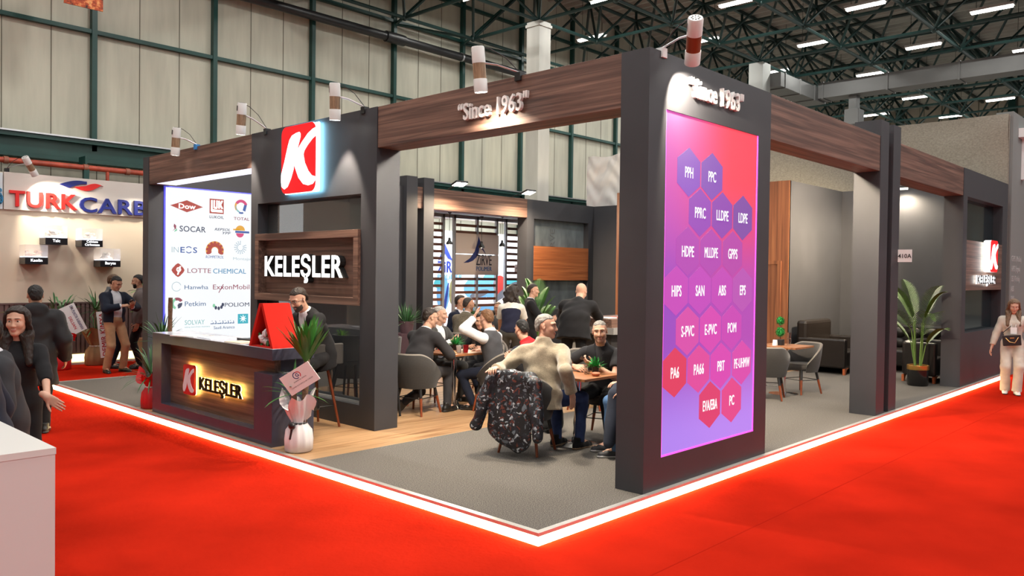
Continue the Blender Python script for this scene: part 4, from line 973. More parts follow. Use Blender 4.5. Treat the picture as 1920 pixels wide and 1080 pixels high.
# things on the counter
t = thing('display_stand', 'red A-shaped felt stand on the near end of the reception counter', 'display stand', (0.22, 3.9, 1.0))
b = MB(); RF = M('red_felt', (0.52, 0.020, 0.013), 0.9, spec=0.1)
FS = frame((0.36, 3.90, 1.0), (0, -1, 0), (0, 0, 1))
b.prism([(-0.20, 0.018), (0.20, 0.018), (0.03, 0.43), (-0.03, 0.43)], 0.004, FS, 0)
for s in (-1, 1): b.prism([(s*0.245, 0), (s*0.205, 0), (0, 0.435), (0, 0.46), (s*0.035, 0.46)][::-s], 0.315, FS, 0)
b.prism([(-0.204, 0.001), (0.204, 0.001), (0.195, 0.018), (-0.195, 0.018)], 0.31, FS, 0)
b.build('stand_body', RF, t)
t = thing('artificial_flower', 'white peony with green leaves lying inside the red A-shaped stand', 'flower', (0.12, 3.92, 1.02))
b = MB(); rnd = random.Random(3)
for c in ((0.10, 3.95, 1.085), (0.10, 3.885, 1.15), (0.12, 3.90, 1.06)):
    for k in range(14):
        a = rnd.uniform(0, 6.28); e = rnd.uniform(-0.6, 1.2)
        q = Euler((rnd.uniform(0, 3), rnd.uniform(0, 3), a)).to_matrix().to_4x4()
        b.ell((0, 0, 0), (0.038, 0.03, 0.012), 8, 5, 0, Matrix.Translation((c[0]+0.022*cos(a)*cos(e), c[1]+0.022*sin(a)*cos(e), c[2]+0.022*sin(e))) @ q)
b.build('petals', M('petal_white', (0.72, 0.68, 0.70), 0.7), t, smooth=60)
b = MB()
for a in (0.5, 2.4, 3.8, 5.2):
    q = Matrix.Translation((0.09, 3.92+0.09*cos(a), 1.09+0.07*sin(a))) @ Euler((a, 0.3, 0)).to_matrix().to_4x4(); b.ell((0, 0, 0), (0.006, 0.045, 0.02), 8, 5, 0, q)
b.build('leaves', M('leaf_dark', (0.03, 0.13, 0.03), 0.6), t, smooth=60)
for nm, x, y, a, w, l, m, lab in (('brochure', 0.16, 5.72, 0.25, 0.30, 0.42, PAPER, 'thin white brochure lying farthest along the counter top'), ('brochure', 0.24, 5.25, -0.1, 0.30, 0.42, M('paper_blueish', (0.75, 0.78, 0.85), 0.5), 'white brochure on the middle of the counter top'),
                                  ('notebook', 0.17, 4.55, 0.1, 0.22, 0.30, M('beige_cover', (0.62, 0.52, 0.40), 0.6), 'beige notebook on the counter top beside the red stand'), ('paper_slip', 0.13, 4.26, 0.3, 0.08, 0.12, PAPER, 'small white paper slip beside the red stand')):
    o = MB().box(-w/2, w/2, -l/2, l/2, 0, 0.012 if nm != 'paper_slip' else 0.004).build(nm, m); o.location = (x, y, 1.0); o.rotation_euler = (0, 0, a)
    tag(o, lab, nm.replace('_', ' '), 'papers on the reception counter')
t = thing('laptop', 'black laptop lying flat on the far side of the counter top', 'laptop', (0.40, 4.62, 1.0))
boxo('keyboard_base', (0.30, 0.52, 4.36, 4.86, 1.0, 1.022), BLACKP, t, 0.004); MB().box(0.285, 0.30, 4.36, 4.86, 1.004, 1.03).build('screen_lid', BLACKP, t)
t = thing('wrapped_gift', 'crumpled clear cellophane wrapped gift standing on the black laptop', 'gift', (0.42, 4.52, 1.022))
b = MB(); rnd = random.Random(5); vs, fs = [], []
prof = [(0.10, 0.0), (0.12, 0.04), (0.10, 0.12), (0.08, 0.2), (0.055, 0.28), (0.02, 0.31)]
for r, z in prof:
    for k in range(18):
        a = 2*pi*k/18; q = r*(1+0.18*sin(5*a+z*30)+rnd.uniform(-0.1, 0.1)); vs.append((0.42+q*cos(a)*0.8, 4.52+q*sin(a), 1.022+z))
for i in range(len(prof)-1):
    for k in range(18): fs.append((i*18+k, i*18+(k+1) % 18, i*18+18+(k+1) % 18, i*18+18+k))
fs.append(tuple(range(17, -1, -1))); fs.append(tuple(90+k for k in range(18)))
b.add(vs, fs).build('wrapping', ramp_mat('cellophane', [(0.35, '#4c5a66'), (0.5, '#b8c0c4'), (0.62, '#8c8468'), (0.75, '#dfe4e8')], (1, 1, 1), 18, 4, 0.2), t, smooth=20)
t = tag(MB().box(0.18, 0.27, 3.67, 3.86, 0.7405, 0.752).build('tablet', STEEL, bevel=0.003), 'silver edged tablet lying in the open shelf of the counter end', 'tablet')

# bar stool
t = thing('bar_stool', 'wooden legged bar stool behind the counter under the suited man', 'bar stool', (0.95, 4.33, 0))
MB().lathe([(0.02, 0.66), (0.19, 0.665), (0.2, 0.70), (0.18, 0.73), (0.02, 0.735)], 24, 0, (0.95, 4.33, 0)).build('seat', FABB, t, smooth=50)
for sx, sy in ((1, 1), (1, -1), (-1, 1), (-1, -1)):
    MB().tube([(0.95+sx*0.12, 4.33+sy*0.12, 0.67), (0.95+sx*0.22, 4.33+sy*0.22, 0)], [0.02, 0.014], 10).build('leg', LEGWOOD, t, smooth=50)
b = MB(); P = [(0.95+s1*0.18, 4.33+s2*0.18, 0.25) for s1, s2 in ((1, 1), (1, -1), (-1, -1), (-1, 1), (1, 1))]
for i in range(4): b.tube([P[i], P[i+1]], 0.007, 6)
b.build('footrest', BLACKM, t)
boxo('backrest', (0.72, 1.16, 4.02, 4.06, 0.74, 0.98), FABB, t, 0.015)
# bar chairs glimpsed through the tinted window
def bar_chair(x, y, a, lab):
    t = thing('bar_chair', lab, 'chair', (0, 0, 0), 'dark bar chairs behind the tinted window')
    MB().lathe([(0.02, 0.60), (0.2, 0.61), (0.22, 0.66), (0.02, 0.68)], 20).build('seat', FABB, t, smooth=50)
    b = MB(); vs, fs = [], []
    for i in range(17):
        an = pi-1.7+3.4*i/16
        for r, z in ((0.21, 0.6), (0.235, 0.98), (0.205, 0.98), (0.18, 0.62)): vs.append((r*cos(an), r*sin(an), z))
    for i in range(16):
        for k in range(4): fs.append((i*4+k, i*4+4+k, i*4+4+(k+1) % 4, i*4+(k+1) % 4))
    b.add(vs, fs).build('backrest', FABB, t, smooth=40)
    for sx, sy in ((1, 1), (1, -1), (-1, 1), (-1, -1)): MB().tube([(sx*0.14, sy*0.14, 0.61), (sx*0.2, sy*0.2, 0)], [0.02, 0.014], 8).build('leg', BLACKM, t, smooth=50)
    t.location = (x, y, 0); t.rotation_euler = (0, 0, a); return t
bar_chair(1.95, 5.0, 0.5, 'dark bar chair seen through the tinted window, left one'); bar_chair(2.05, 4.45, 2.6, 'dark bar chair seen through the tinted window, right one')

# ---------------------------------------------------------------- sofas
def armchair(name, label, x0, x1, y0, y1, back, seat_h=0.42, arm_h=0.66, back_h=0.88, tufts=False, footcol=None, cat='sofa'):
    """axis-aligned club sofa; back = side on which the backrest stands (+x or +y)"""
    t = thing(name, label, cat, ((x0+x1)/2, (y0+y1)/2, 0), 'dark leather lounge seats')
    aw = 0.14; bt = 0.22
    if back == '+x':
        boxo('seat', (x0+0.02, x1-bt, y0+aw, y1-aw, 0.12, seat_h), LEATH, t, 0.035)
        boxo('armrest', (x0, x1-0.04, y0, y0+aw, 0.12, arm_h), LEATH, t, 0.03); boxo('armrest', (x0, x1-0.04, y1-aw, y1, 0.12, arm_h), LEATH, t, 0.03)
        bb = (x1-bt, x1, y0+0.02, y1-0.02, 0.12, back_h)
    else:
        boxo('seat', (x0+aw, x1-aw, y0+0.02, y1-bt, 0.12, seat_h), LEATH, t, 0.035)
        boxo('armrest', (x0, x0+aw, y0, y1-0.04, 0.12, arm_h), LEATH, t, 0.03); boxo('armrest', (x1-aw, x1, y0, y1-0.04, 0.12, arm_h), LEATH, t, 0.03)
        bb = (x0+0.02, x1-0.02, y1-bt, y1, 0.12, back_h)
    bk = boxo('backrest', bb, LEATH, t, 0.06)
    if tufts:
        b = MB(); n = max(2, int((y1-y0-0.3)/0.3)) if back == '+x' else max(2, int((x1-x0-0.3)/0.3))
        for i in range(n):
            for k in range(2):
                if back == '+x': b.ell((x1-bt+0.005, y0+0.15+(y1-y0-0.3)*(i+0.5)/n, 0.52+0.2*k), (0.07, (y1-y0-0.3)/n*0.52, 0.11), 12, 8)
                else: b.ell((x0+0.15+(x1-x0-0.3)*(i+0.5)/n, y1-bt+0.005, 0.52+0.2*k), ((x1-x0-0.3)/n*0.52, 0.07, 0.11), 12, 8)
        b.build('back_cushion', LEATH, t, smooth=60)
    FT = M('sofa_foot', (0.42, 0.10, 0.03), 0.4)
    for fx, sx in ((x0+0.03, 1), (x1-0.03, -1)):
        for fy, sy in ((y0+0.03, 1), (y1-0.03, -1)):
            MB().prism([(0, 0.12), (0.20*sx, 0.12), (0.10*sx, 0.085), (0.055*sx, 0.0), (0.0, 0.0)][::sx], 0.04, frame((fx, fy+0.02, 0), (1, 0, 0), (0, 0, 1))).build('foot', FT, t)
    return t
armchair('club_chair', 'dark leather club chair with channelled back behind the topiary table', 10.75, 12.0, 1.95, 2.9, '+y', 0.42, 0.66, 0.98)
armchair('sofa', 'dark tufted leather sofa along the rear wall, seen behind the palm', 12.1, 13.15, 0.45, 2.35, '+x', 0.42, 0.62, 0.9, True)
armchair('club_chair', 'black leather club chair directly behind the palm, its side to us', 10.75, 11.75, 0.42, 0.98, '+y', 0.42, 0.70, 0.72)
armchair('club_chair', 'black club chair far back under the hazy rear window', 8.3, 9.1, 8.6, 9.5, '+y', 0.42, 0.66, 0.95)
t = thing('side_table', 'low dark metal side table half hidden beside the sofa', 'side table', (10.6, 1.35, 0))
boxo('tabletop', (10.35, 10.85, 1.2, 1.7, 0.40, 0.43), STEEL, t); boxo('leg', (10.37, 10.41, 1.22, 1.68, 0, 0.40), STEEL, t); boxo('leg', (10.79, 10.83, 1.22, 1.68, 0, 0.40), STEEL, t)
# bar unit
t = thing('bar_unit', 'tall walnut topped bar with grey ledge where the bald man in black leans', 'bar counter', (6.5, 3.5, 0))
boxo('bar_top', (5.62, 7.1, 3.5, 4.3, 1.00, 1.13), WALNUT_X, t); boxo('bar_ledge', (5.60, 7.12, 3.45, 4.35, 0.90, 1.0), M('ledge_grey', (0.3, 0.29, 0.28), 0.4), t); boxo('bar_body', (5.75, 7.05, 3.6, 4.2, 0, 0.90), ANTH_D, t)
for k, (x, y) in enumerate(((5.85, 3.8), (6.1, 3.7), (6.45, 3.8))):
    o = MB().box(-0.11, 0.11, -0.15, 0.15, 0, 0.012).build('brochure', [PAPER, M('paper_red', (0.6, 0.1, 0.08), 0.5), PAPER][k]); o.location = (x, y, 1.131); o.rotation_euler = (0, 0, 0.4*k)
    tag(o, ['white brochure at the left end of the walnut bar', 'red brochure in the middle of the walnut bar', 'white brochure at the right end of the walnut bar'][k], 'brochure', 'brochures on the walnut bar')
# white cabinet in the foreground
t = thing('white_cabinet', 'plain white display counter cut off by the lower left corner of the picture', 'cabinet', (-3.6, 1.2, FLZ))
boxo('cabinet_body', (-4.6, -2.95, 0.42, 1.62, FLZ, 0.93), M('cabinet_white', (0.66, 0.61, 0.59), 0.5), t)
boxo('cabinet_top', (-4.601, -2.947, 0.417, 1.623, 0.93, 0.96), M('cabinet_top_white', (0.68, 0.66, 0.63), 0.35), t)

# ---------------------------------------------------------------- plants
LEAF = M('leaf_green', (0.060, 0.20, 0.028), 0.45, noise=0.3, nscale=5); LEAFD = M('leaf_deep_green', (0.022, 0.095, 0.022), 0.45, noise=0.3, nscale=5)
LEAFP = M('palm_green', (0.075, 0.155, 0.022), 0.5, noise=0.25, nscale=4); LEAFY = M('yucca_green', (0.035, 0.15, 0.022), 0.4, noise=0.3, nscale=6); TOPI = M('boxwood_green', (0.012, 0.24, 0.045), 0.6, noise=0.3, nscale=30); LEAFL = M('leaf_light_green', (0.16, 0.42, 0.02), 0.5, noise=0.2, nscale=10)
BARK = M('palm_bark', (0.16, 0.085, 0.05), 0.9, noise=0.4, nscale=30, bump=0.6, bscale=60); SOIL = M('soil', (0.05, 0.035, 0.025), 0.95)
def blade(bm, p, d, up, L, w, droop=0.3, n=6, mi=0, fold=0.25):
    """strap leaf: starts at p along d, sags under its weight, with a folded midrib"""
    d = Vector(d).normalized(); s = d.cross(Vector((0, 0, 1)))
    if s.length < 1e-3: s = Vector((1, 0, 0))
    s.normalize(); vs = []; fs = []; pos = Vector(p)
    for i in range(n+1):
        t_ = i/n; ww = w*(0.45+1.1*t_)*(1-t_)**0.55 if t_ < 1 else 0.0005
        dd = (d + Vector((0, 0, -droop*t_*t_*2))).normalized(); nn = s.cross(dd).normalized()
        vs += [pos - s*ww + nn*ww*fold, pos - nn*0.001, pos + s*ww + nn*ww*fold]
        pos = pos + dd*(L/n)
    for i in range(n):
        for k in (0, 1): a = i*3+k; fs.append((a, a+1, a+4, a+3))
    bm.add(vs, fs, mi)
def tuft(bm, c, n, L, w, rnd, e0=0.1, e1=1.4, droop=0.35, mi=0):
    for k in range(n):
        a = 2*pi*k/n*2.4+rnd.uniform(-0.3, 0.3); e = e0+(e1-e0)*rnd.random()
        blade(bm, (c[0], c[1], c[2]+rnd.uniform(-0.02, 0.02)), (cos(a)*cos(e), sin(a)*cos(e), sin(e)), None, L*rnd.uniform(0.75, 1.1), w*rnd.uniform(0.8, 1.1), droop*rnd.uniform(0.3, 1.2), mi=mi)
def frond(bm, p, d, L, w, droop, n=22, mi=0, rise=0.0):
    """feather leaf of a palm: a bent midrib with paired leaflets"""
    d = Vector(d).normalized(); pos = Vector(p); pts = [pos.copy()]; dirs = [d.copy()]
    for i in range(n):
        t_ = i/n; dd = (d+Vector((0, 0, -droop*t_*t_*2.2))).normalized(); pos = pos+dd*(L/n); pts.append(pos.copy()); dirs.append(dd)
    bm.tube(pts, [0.006*(1-i/(n+2))+0.0012 for i in range(n+1)], 5, mi)
    for i in range(3, n+1):
        t_ = i/n; dd = dirs[i]; s = dd.cross(Vector((0, 0, 1))).normalized(); up = s.cross(dd).normalized()
        l = w*(sin(pi*min(1, 0.12+t_*0.86))**0.7)
        for sg in (-1, 1):
            q = (s*sg*0.85 + dd*0.65 + up*0.12 + Vector((0, 0, -0.12))).normalized()
            blade(bm, pts[i], q, None, max(0.03, l), 0.0125, 0.12, 3, mi, 0.1)
def stem_tube(bm, p, q, r0, r1, mi=0, seg=8):
    P = [Vector(p).lerp(Vector(q), i/seg) for i in range(seg+1)]
    bm.tube(P, [r0+(r1-r0)*i/seg + (0.004 if i % 2 else 0) for i in range(seg+1)], 10, mi)
def wrapped_pot(parent, c, r, h, mat, tie, rnd, flare=0.18, flare_h=0.24, n=60):
    vs, fs = [], []
    prof = [(0.86, 0.0), (1.0, 0.05*h), (1.02, 0.45*h), (0.92, 0.8*h), (0.62, h)]
    ph = rnd.uniform(0, 6.28)
    def ring(r_, z, amp, k1, spread=0.0):
        for k in range(n):
            a = 2*pi*k/n; q = r_*(1+amp*sin(k1*a+ph)+amp*0.5*sin((k1*2+1)*a+ph*2)); zz = z+spread*(0.5*sin(3*a+ph)+0.5*sin(5*a+2*ph))
            vs.append((c[0]+q*cos(a), c[1]+q*sin(a), c[2]+max(0.0, zz)))
    for i, (k, z) in enumerate(prof): ring(r*k, z, 0.012+0.012*i, 11)
    ring(r*0.50, h+0.03, 0.10, 11); ring(r*0.75, h+0.11, 0.14, 7, 0.03); ring(r*0.75+flare*0.75, h+flare_h*0.85, 0.18, 5, 0.07); ring(r*0.8+flare*1.1, h+flare_h*1.0, 0.20, 5, 0.12)
    m = len(vs)//n
    for i in range(m-1):
        for k in range(n): fs.append((i*n+k, i*n+(k+1) % n, (i+1)*n+(k+1) % n, (i+1)*n+k))
    fs.append(tuple(range(n-1, -1, -1)))
    MB().add(vs, fs).build('pot_wrap', mat, parent, smooth=70)
    b = MB(); b.tube([(c[0]+r*0.56*cos(2*pi*k/16), c[1]+r*0.56*sin(2*pi*k/16), c[2]+h+0.015) for k in range(17)], 0.010, 6)
    return b
# dracaena with white wrap and card
t = thing('dracaena', 'yucca palm in white wrapping with a black ribbon and tilted card, beside the reception counter', 'potted plant', (0.14, 3.33, 0))
rnd = random.Random(21); WRAPW = M('white_fleece_wrap', (0.72, 0.70, 0.72), 0.85)
b = wrapped_pot(t, (0.15, 3.33, 0), 0.135, 0.27, WRAPW, None, rnd, 0.045, 0.25)
b.ell((0.035, 3.27, 0.275), (0.03, 0.05, 0.04), 8, 6).tube([(0.04, 3.27, 0.27), (0.02, 3.28, 0.14)], 0.012, 5).build('ribbon', BLACKP, t, smooth=50)
b = MB(); stem_tube(b, (0.13, 3.36, 0.2), (0.12, 3.38, 0.58), 0.028, 0.026); stem_tube(b, (0.18, 3.30, 0.2), (0.20, 3.27, 0.92), 0.032, 0.028); b.build('stem', BARK, t, smooth=50)
b = MB(); tuft(b, (0.12, 3.38, 0.56), 20, 0.36, 0.02, rnd, -0.2, 1.35, 0.4); tuft(b, (0.20, 3.27, 0.88), 70, 0.46, 0.036, rnd, 0.85, 1.5, 0.10); b.build('foliage', [LEAFY], t, smooth=70)
fc = frame((0.04, 3.14, 0.755), (0.55, -0.80, 0.60), (-0.45, 0.35, 0.8))
cd = MB().box(-0.17, 0.17, -0.105, 0.105, 0, 0.008, 0, fc).build('greeting_card', PAPER, t)
b = MB(); b.prism(ring((-0.0, 0.045), 0.028, 0.036, radians(70), radians(290), 16), 0.001, fc @ Matrix.Translation((-0.01, 0, 0.008)), 0); b.prism(ring((0, 0.045), 0.026, 0.034, radians(-60), radians(110), 16), 0.001, fc @ Matrix.Translation((0.006, 0, 0.0082)), 1)
b.text('G', 0.036, fc @ Matrix.Translation((0, 0.028, 0.008)), 0, 0.001, 0.04); b.text('GURMETAL KIMYA', 0.013, fc @ Matrix.Translation((0.0, -0.012, 0.008)), 2, 0.0006, 0.0); b.text('CEMRE KUYUMCULAR TURIZM', 0.013, fc @ Matrix.Translation((0.0, -0.055, 0.008)), 2, 0.0006, 0.0)
b.build('card_print', [M('card_navy', '#20306a', 0.6), M('card_red', '#c02a3a', 0.6), M('card_grey', '#4a4a50', 0.6)], cd)
# red wrapped plant left of the counter
RWR = M('red_wrap', (0.60, 0.012, 0.016), 0.5)
t = thing('dracaena', 'spiky dracaena in a red wrapped pot at the far end of the reception counter', 'potted plant', (0.13, 6.82, 0)); rnd = random.Random(4)
wrapped_pot(t, (0.13, 6.82, 0), 0.12, 0.26, RWR, None, rnd, 0.05, 0.16).build('ribbon', PAPER, t)
b = MB(); stem_tube(b, (0.13, 6.82, 0.2), (0.13, 6.82, 0.45), 0.02, 0.018); b.build('stem', BARK, t, smooth=50)
b = MB(); tuft(b, (0.13, 6.82, 0.42), 46, 0.42, 0.013, rnd, -0.3, 1.45, 0.5); b.build('foliage', LEAFD, t, smooth=70)
t = thing('dracaena', 'dark leaved plant on a post behind the counter before the white logo light box', 'potted plant', (0.9, 8.3, 0)); rnd = random.Random(14)
MB().lathe([(0.12, 0), (0.16, 0.3), (0.15, 0.3)], 20, 0, (0.9, 8.3, 0)).build('pot', BLACKP, t, smooth=40)
b = MB(); stem_tube(b, (0.9, 8.3, 0.28), (0.9, 8.3, 0.75), 0.02, 0.018); stem_tube(b, (0.96, 8.2, 0.28), (0.97, 8.18, 1.38), 0.03, 0.03); b.build('stem', BARK, t, smooth=50)
b = MB(); tuft(b, (0.9, 8.3, 0.72), 44, 0.42, 0.018, rnd, 0.0, 1.4, 0.35); b.build('foliage', LEAFD, t, smooth=70)
# areca palm in black and gold pot
def areca(c, lab, fr, pot, H0, seed, mat=LEAFP, group='green palms'):
    t = thing('areca_palm', lab, 'potted palm', c, group); rnd = random.Random(seed)
    pot(t)
    b, s = MB(), MB()
    for (a, e, L, w, z0, dr) in fr:
        p0 = Vector((c[0]+0.05*cos(a), c[1]+0.05*sin(a), c[2]+H0)); d = Vector((cos(a)*cos(e), sin(a)*cos(e), sin(e)))
        p1 = p0+Vector((0.22*cos(a)*(1.3-e) if e < 1.3 else 0.02*cos(a), 0.22*sin(a)*(1.3-e) if e < 1.3 else 0.02*sin(a), z0))
        s.tube([p0, p0.lerp(p1, 0.5), p1], [0.012, 0.011, 0.008], 8); frond(b, p1, d, L, w, dr, 30)
    s.build('stem', M('palm_stem', (0.13, 0.24, 0.05), 0.5), t, smooth=50); b.build('foliage', mat, t, smooth=70)
    return t
def gold_pot(t):
    c = t.location
    MB().lathe([(0.15, 0), (0.165, 0.02), (0.165, 0.27), (0.15, 0.28)], 32, 0, c).build('pot', M('pot_black', (0.008, 0.008, 0.008), 0.15), t, smooth=40)
    MB().lathe([(0.168, 0.27), (0.172, 0.275), (0.172, 0.345), (0.165, 0.35), (0.15, 0.35), (0.15, 0.28)], 32, 0, c, cap=False).build('pot_band', M('gold_band', (0.62, 0.36, 0.10), 0.3, 0.9), t, smooth=40)
    MB().lathe([(0.0005, 0.33), (0.15, 0.33)], 24, 0, c, cap=False).build('soil', SOIL, t)
dr_ = lambda deg: radians(deg)
areca((10.36, 0.58, 0), 'tall green areca palm in a black pot with gold band on the right', [(dr_(130), 1.15, 0.75, 0.26, 0.75, 0.35), (dr_(150), 0.85, 0.8, 0.28, 0.6, 0.6), (dr_(274), 1.2, 0.62, 0.26, 0.75, 0.4), (dr_(262), 1.0, 0.5, 0.22, 0.35, 0.5), (dr_(225), 1.2, 0.75, 0.27, 0.45, 0.75), (dr_(100), 1.0, 0.7, 0.25, 0.4, 0.6), (dr_(62), 1.1, 0.8, 0.26, 0.6, 0.45), (dr_(245), 1.25, 0.75, 0.26, 0.72, 0.4), (dr_(70), 1.3, 0.7, 0.25, 0.8, 0.3)], gold_pot, 0.33, 5)
def black_pot(t):
    c = t.location; MB().lathe([(0.14, 0), (0.19, 0.34), (0.175, 0.34), (0.17, 0.3), (0.0005, 0.3)], 28, 0, c, cap=False).build('pot', BLACKP, t, smooth=40)
areca((9.0, 8.05, 0), 'bushy green palm behind the seated group under the hazy rear window', [(dr_(k*34), 1.02+0.12*(k % 4), 0.66, 0.24, 0.30+0.15*(k % 4), 0.26) for k in range(16)], black_pot, 0.3, 8, LEAF)
# small things on tables -----------------------------------------------------------------
def pot_plant(name, label, c, r, h, pm, leafm, seed, fol=0.07, n=60, group='small potted plants on the tables'):
    t = thing(name, label, 'potted plant', c, group); rnd = random.Random(seed)
    MB().lathe([(r*0.75, 0), (r, h), (r*0.9, h), (r*0.86, h*0.85), (0.0005, h*0.85)], 20, 0, c, cap=False).build('pot', pm, t, smooth=40)
    b = MB()
    for k in range(n):
        a = rnd.uniform(0, 6.28); e = rnd.uniform(0.0, 1.5)
        blade(b, (c[0]+r*0.4*cos(a), c[1]+r*0.4*sin(a), c[2]+h*0.85), (cos(a)*cos(e), sin(a)*cos(e), sin(e)), None, fol*rnd.uniform(0.6, 1.15), 0.011, 0.3, 4)
    b.build('foliage', leafm, t, smooth=70); return t
pot_plant('potted_plant', 'small bushy plant in a black pot on the nearest table', (2.58, 1.48, 0.75), 0.042, 0.085, BLACKP, TOPI, 1, 0.11, 90)
pot_plant('potted_plant', 'small bushy plant in a black pot among the paper cups', (3.22, 4.36, 0.75), 0.045, 0.08, BLACKP, TOPI, 2, 0.13, 90)
pot_plant('potted_plant', 'light green plant with red pot on the table behind the logo wall', (2.72, 6.32, 0.75), 0.05, 0.09, M('pot_red', (0.5, 0.02, 0.02), 0.5), LEAFL, 3, 0.13, 60)
pot_plant('potted_plant', 'light green leafy plant below the walnut bar behind the man in a black gilet', (4.62, 2.42, 0), 0.13, 0.58, BLACKP, LEAFL, 4, 0.26, 60)
pot_plant('potted_plant', 'leafy green plant in a planter behind the grey haired man', (6.3, 9.2, 0.55), 0.16, 0.25, M('planter_plum', (0.10, 0.05, 0.06), 0.6), LEAFD, 5, 0.42, 110)
pot_plant('potted_plant', 'dark green plant behind the man in a tweed jacket', (8.2, 9.3, 0.55), 0.14, 0.25, M('planter_plum', None), LEAFD, 6, 0.40, 90)
boxo('planter_stand', (6.05, 8.4, 9.05, 9.45, 0, 0.55), M('planter_plum', None)); tag(bpy.data.objects['planter_stand'], 'low plum coloured planter box along the rear posts', 'planter')
t = thing('topiary', 'two ball topiary in a black pot on the table right of the tower', 'topiary', (7.66, 1.78, 0.75))
MB().box(7.61, 7.71, 1.73, 1.83, 0.75, 0.84).build('pot', BLACKP, t, bevel=0.004)
MB().tube([(7.66, 1.78, 0.83), (7.66, 1.78, 1.08)], 0.008, 8).build('stem', BARK, t)
b = MB(); rnd = random.Random(8)
for cz, r in ((0.955, 0.078), (1.125, 0.068)):
    b.ell((7.66, 1.78, cz), (r*0.8, r*0.8, r*0.8), 14, 10)
    for k in range(220):
        v = Vector((rnd.gauss(0, 1), rnd.gauss(0, 1), rnd.gauss(0, 1))).normalized()
        blade(b, Vector((7.66, 1.78, cz))+v*r*0.74, v+Vector((rnd.uniform(-.5, .5), rnd.uniform(-.5, .5), rnd.uniform(-.5, .5))), None, r*0.34, 0.010, 0.1, 2)
b.build('foliage', TOPI, t, smooth=70)
def tumbler(c, lab, group): return tag(MB().lathe([(0.028, 0), (0.033, 0.095), (0.030, 0.095), (0.026, 0.008), (0.0005, 0.008)], 20, 0, c).build('glass_tumbler', GLASS, smooth=40), lab, 'glass', group)
tumbler((7.80, 1.70, 0.75), 'lower glass of the two stacked by the topiary', 'glasses on the tables'); tumbler((7.80, 1.70, 0.846), 'upper glass stacked upside on the other by the topiary', 'glasses on the tables')
tumbler((2.62, 6.25, 0.75), 'glass tumbler beside the red potted plant, left one', 'glasses on the tables'); tumbler((2.60, 6.36, 0.75), 'glass tumbler beside the red potted plant, right one', 'glasses on the tables')
tumbler((2.5, 1.53, 0.75), 'water glass beside the black plant pot on the nearest table', 'glasses on the tables')
t = tag(MB().prism([(-0.03, 0), (0.03, 0), (0.012, 0.085), (-0.012, 0.085)], 0.06, frame((7.55, 1.84, 0.75), (1, 0, 0), (0, 0, 1))).build('napkin_fold', PAPER), 'folded white napkin left of the topiary', 'napkin')
b = MB()
t = thing('napkin_holder', 'white napkin holder with dark line drawing on the nearest table', 'napkin holder', (2.42, 1.72, 0.75))
fh = frame((2.40, 1.74, 0.75), (0.95, 0.3, 0), (0, 0, 1))
MB().box(-0.09, 0.09, 0, 0.11, -0.045, 0, 0, fh).build('napkins', PAPER, t); MB().box(-0.095, 0.095, 0, 0.05, 0, 0.012, 0, fh).box(-0.095, 0.095, 0, 0.05, -0.057, -0.045, 0, fh).build('holder', ACR, t)
b = MB()
for k in range(5): b.prism(ring((-0.05+0.025*k, 0.045+0.012*(k % 2)), 0.010, 0.015, 0, 6.2, 8), 0.001, fh @ Matrix.Translation((0, 0, 0.001)), 0)
b.build('printed_drawing', BLACKP, t)
o = tag(MB().lathe([(0.03, 0), (0.042, 0.012), (0.045, 0.03), (0.03, 0.04)], 20, 0, (2.43, 1.36, 0.75)).build('ashtray', M('terracotta', (0.42, 0.13, 0.06), 0.5), smooth=40), 'round terracotta dish on the nearest table', 'dish')
def cup(c, lab, m, h=0.09):
    t = thing('paper_cup', lab, 'cup', c, 'cups on the walnut table')
    MB().lathe([(0.027, 0), (0.038, h), (0.036, h), (0.026, 0.005), (0.0005, 0.005)], 20, 0, c, cap=False).build('cup_body', m, t, smooth=40); return t
CUPR = M('cup_red', (0.55, 0.01, 0.02), 0.5)
cup((3.02, 4.08, 0.75), 'white paper cup with a small print, left of the red cup', PAPER); cup((3.15, 4.10, 0.75), 'white paper cup behind the red cup', PAPER); cup((3.09, 4.02, 0.75), 'slim red paper cup on the walnut table', CUPR, 0.10)
tag(MB().lathe([(0.03, 0), (0.034, 0.012), (0.015, 0.028)], 16, 0, (2.88, 4.02, 0.75)).build('biscuit', M('biscuit', (0.6, 0.38, 0.18), 0.8), smooth=50), 'round biscuit at the table corner beside the cups', 'biscuit')
tag(MB().box(3.02, 3.18, 4.44, 4.5, 0.75, 0.80).build('red_box', CUPR), 'small red box behind the plant on the cup table', 'box')
# plants of the left neighbour stand
t = thing('dracaena', 'tall dracaena in brown paper wrapping with a red lettered ribbon before the ribbed wainscot', 'potted plant', (1.60, 13.0, FLZ)); rnd = random.Random(31)
KR = M('brown_paper', (0.30, 0.17, 0.08), 0.8)
wrapped_pot(t, (1.60, 13.0, FLZ), 0.19, 0.36, KR, None, rnd, 0.10, 0.34).build('ribbon', PAPER, t)
b = MB(); stem_tube(b, (1.60, 13.0, 0.2), (1.60, 13.0, 1.0), 0.03, 0.025); b.build('stem', BARK, t, smooth=50)
b = MB(); tuft(b, (1.60, 13.0, 0.98), 40, 0.45, 0.016, rnd, -0.3, 1.4, 0.5); tuft(b, (1.58, 12.95, 0.6), 30, 0.4, 0.014, rnd, -0.3, 1.2, 0.5); b.build('foliage', LEAFD, t, smooth=70)
fc = frame((1.64, 12.72, 0.52), (1, -0.1, 0.1), (-0.1, 0, 1)); cd = MB().box(-0.085, 0.085, -0.45, 0.45, 0, 0.004, 0, fc).build('ribbon_banner', PAPER, t)
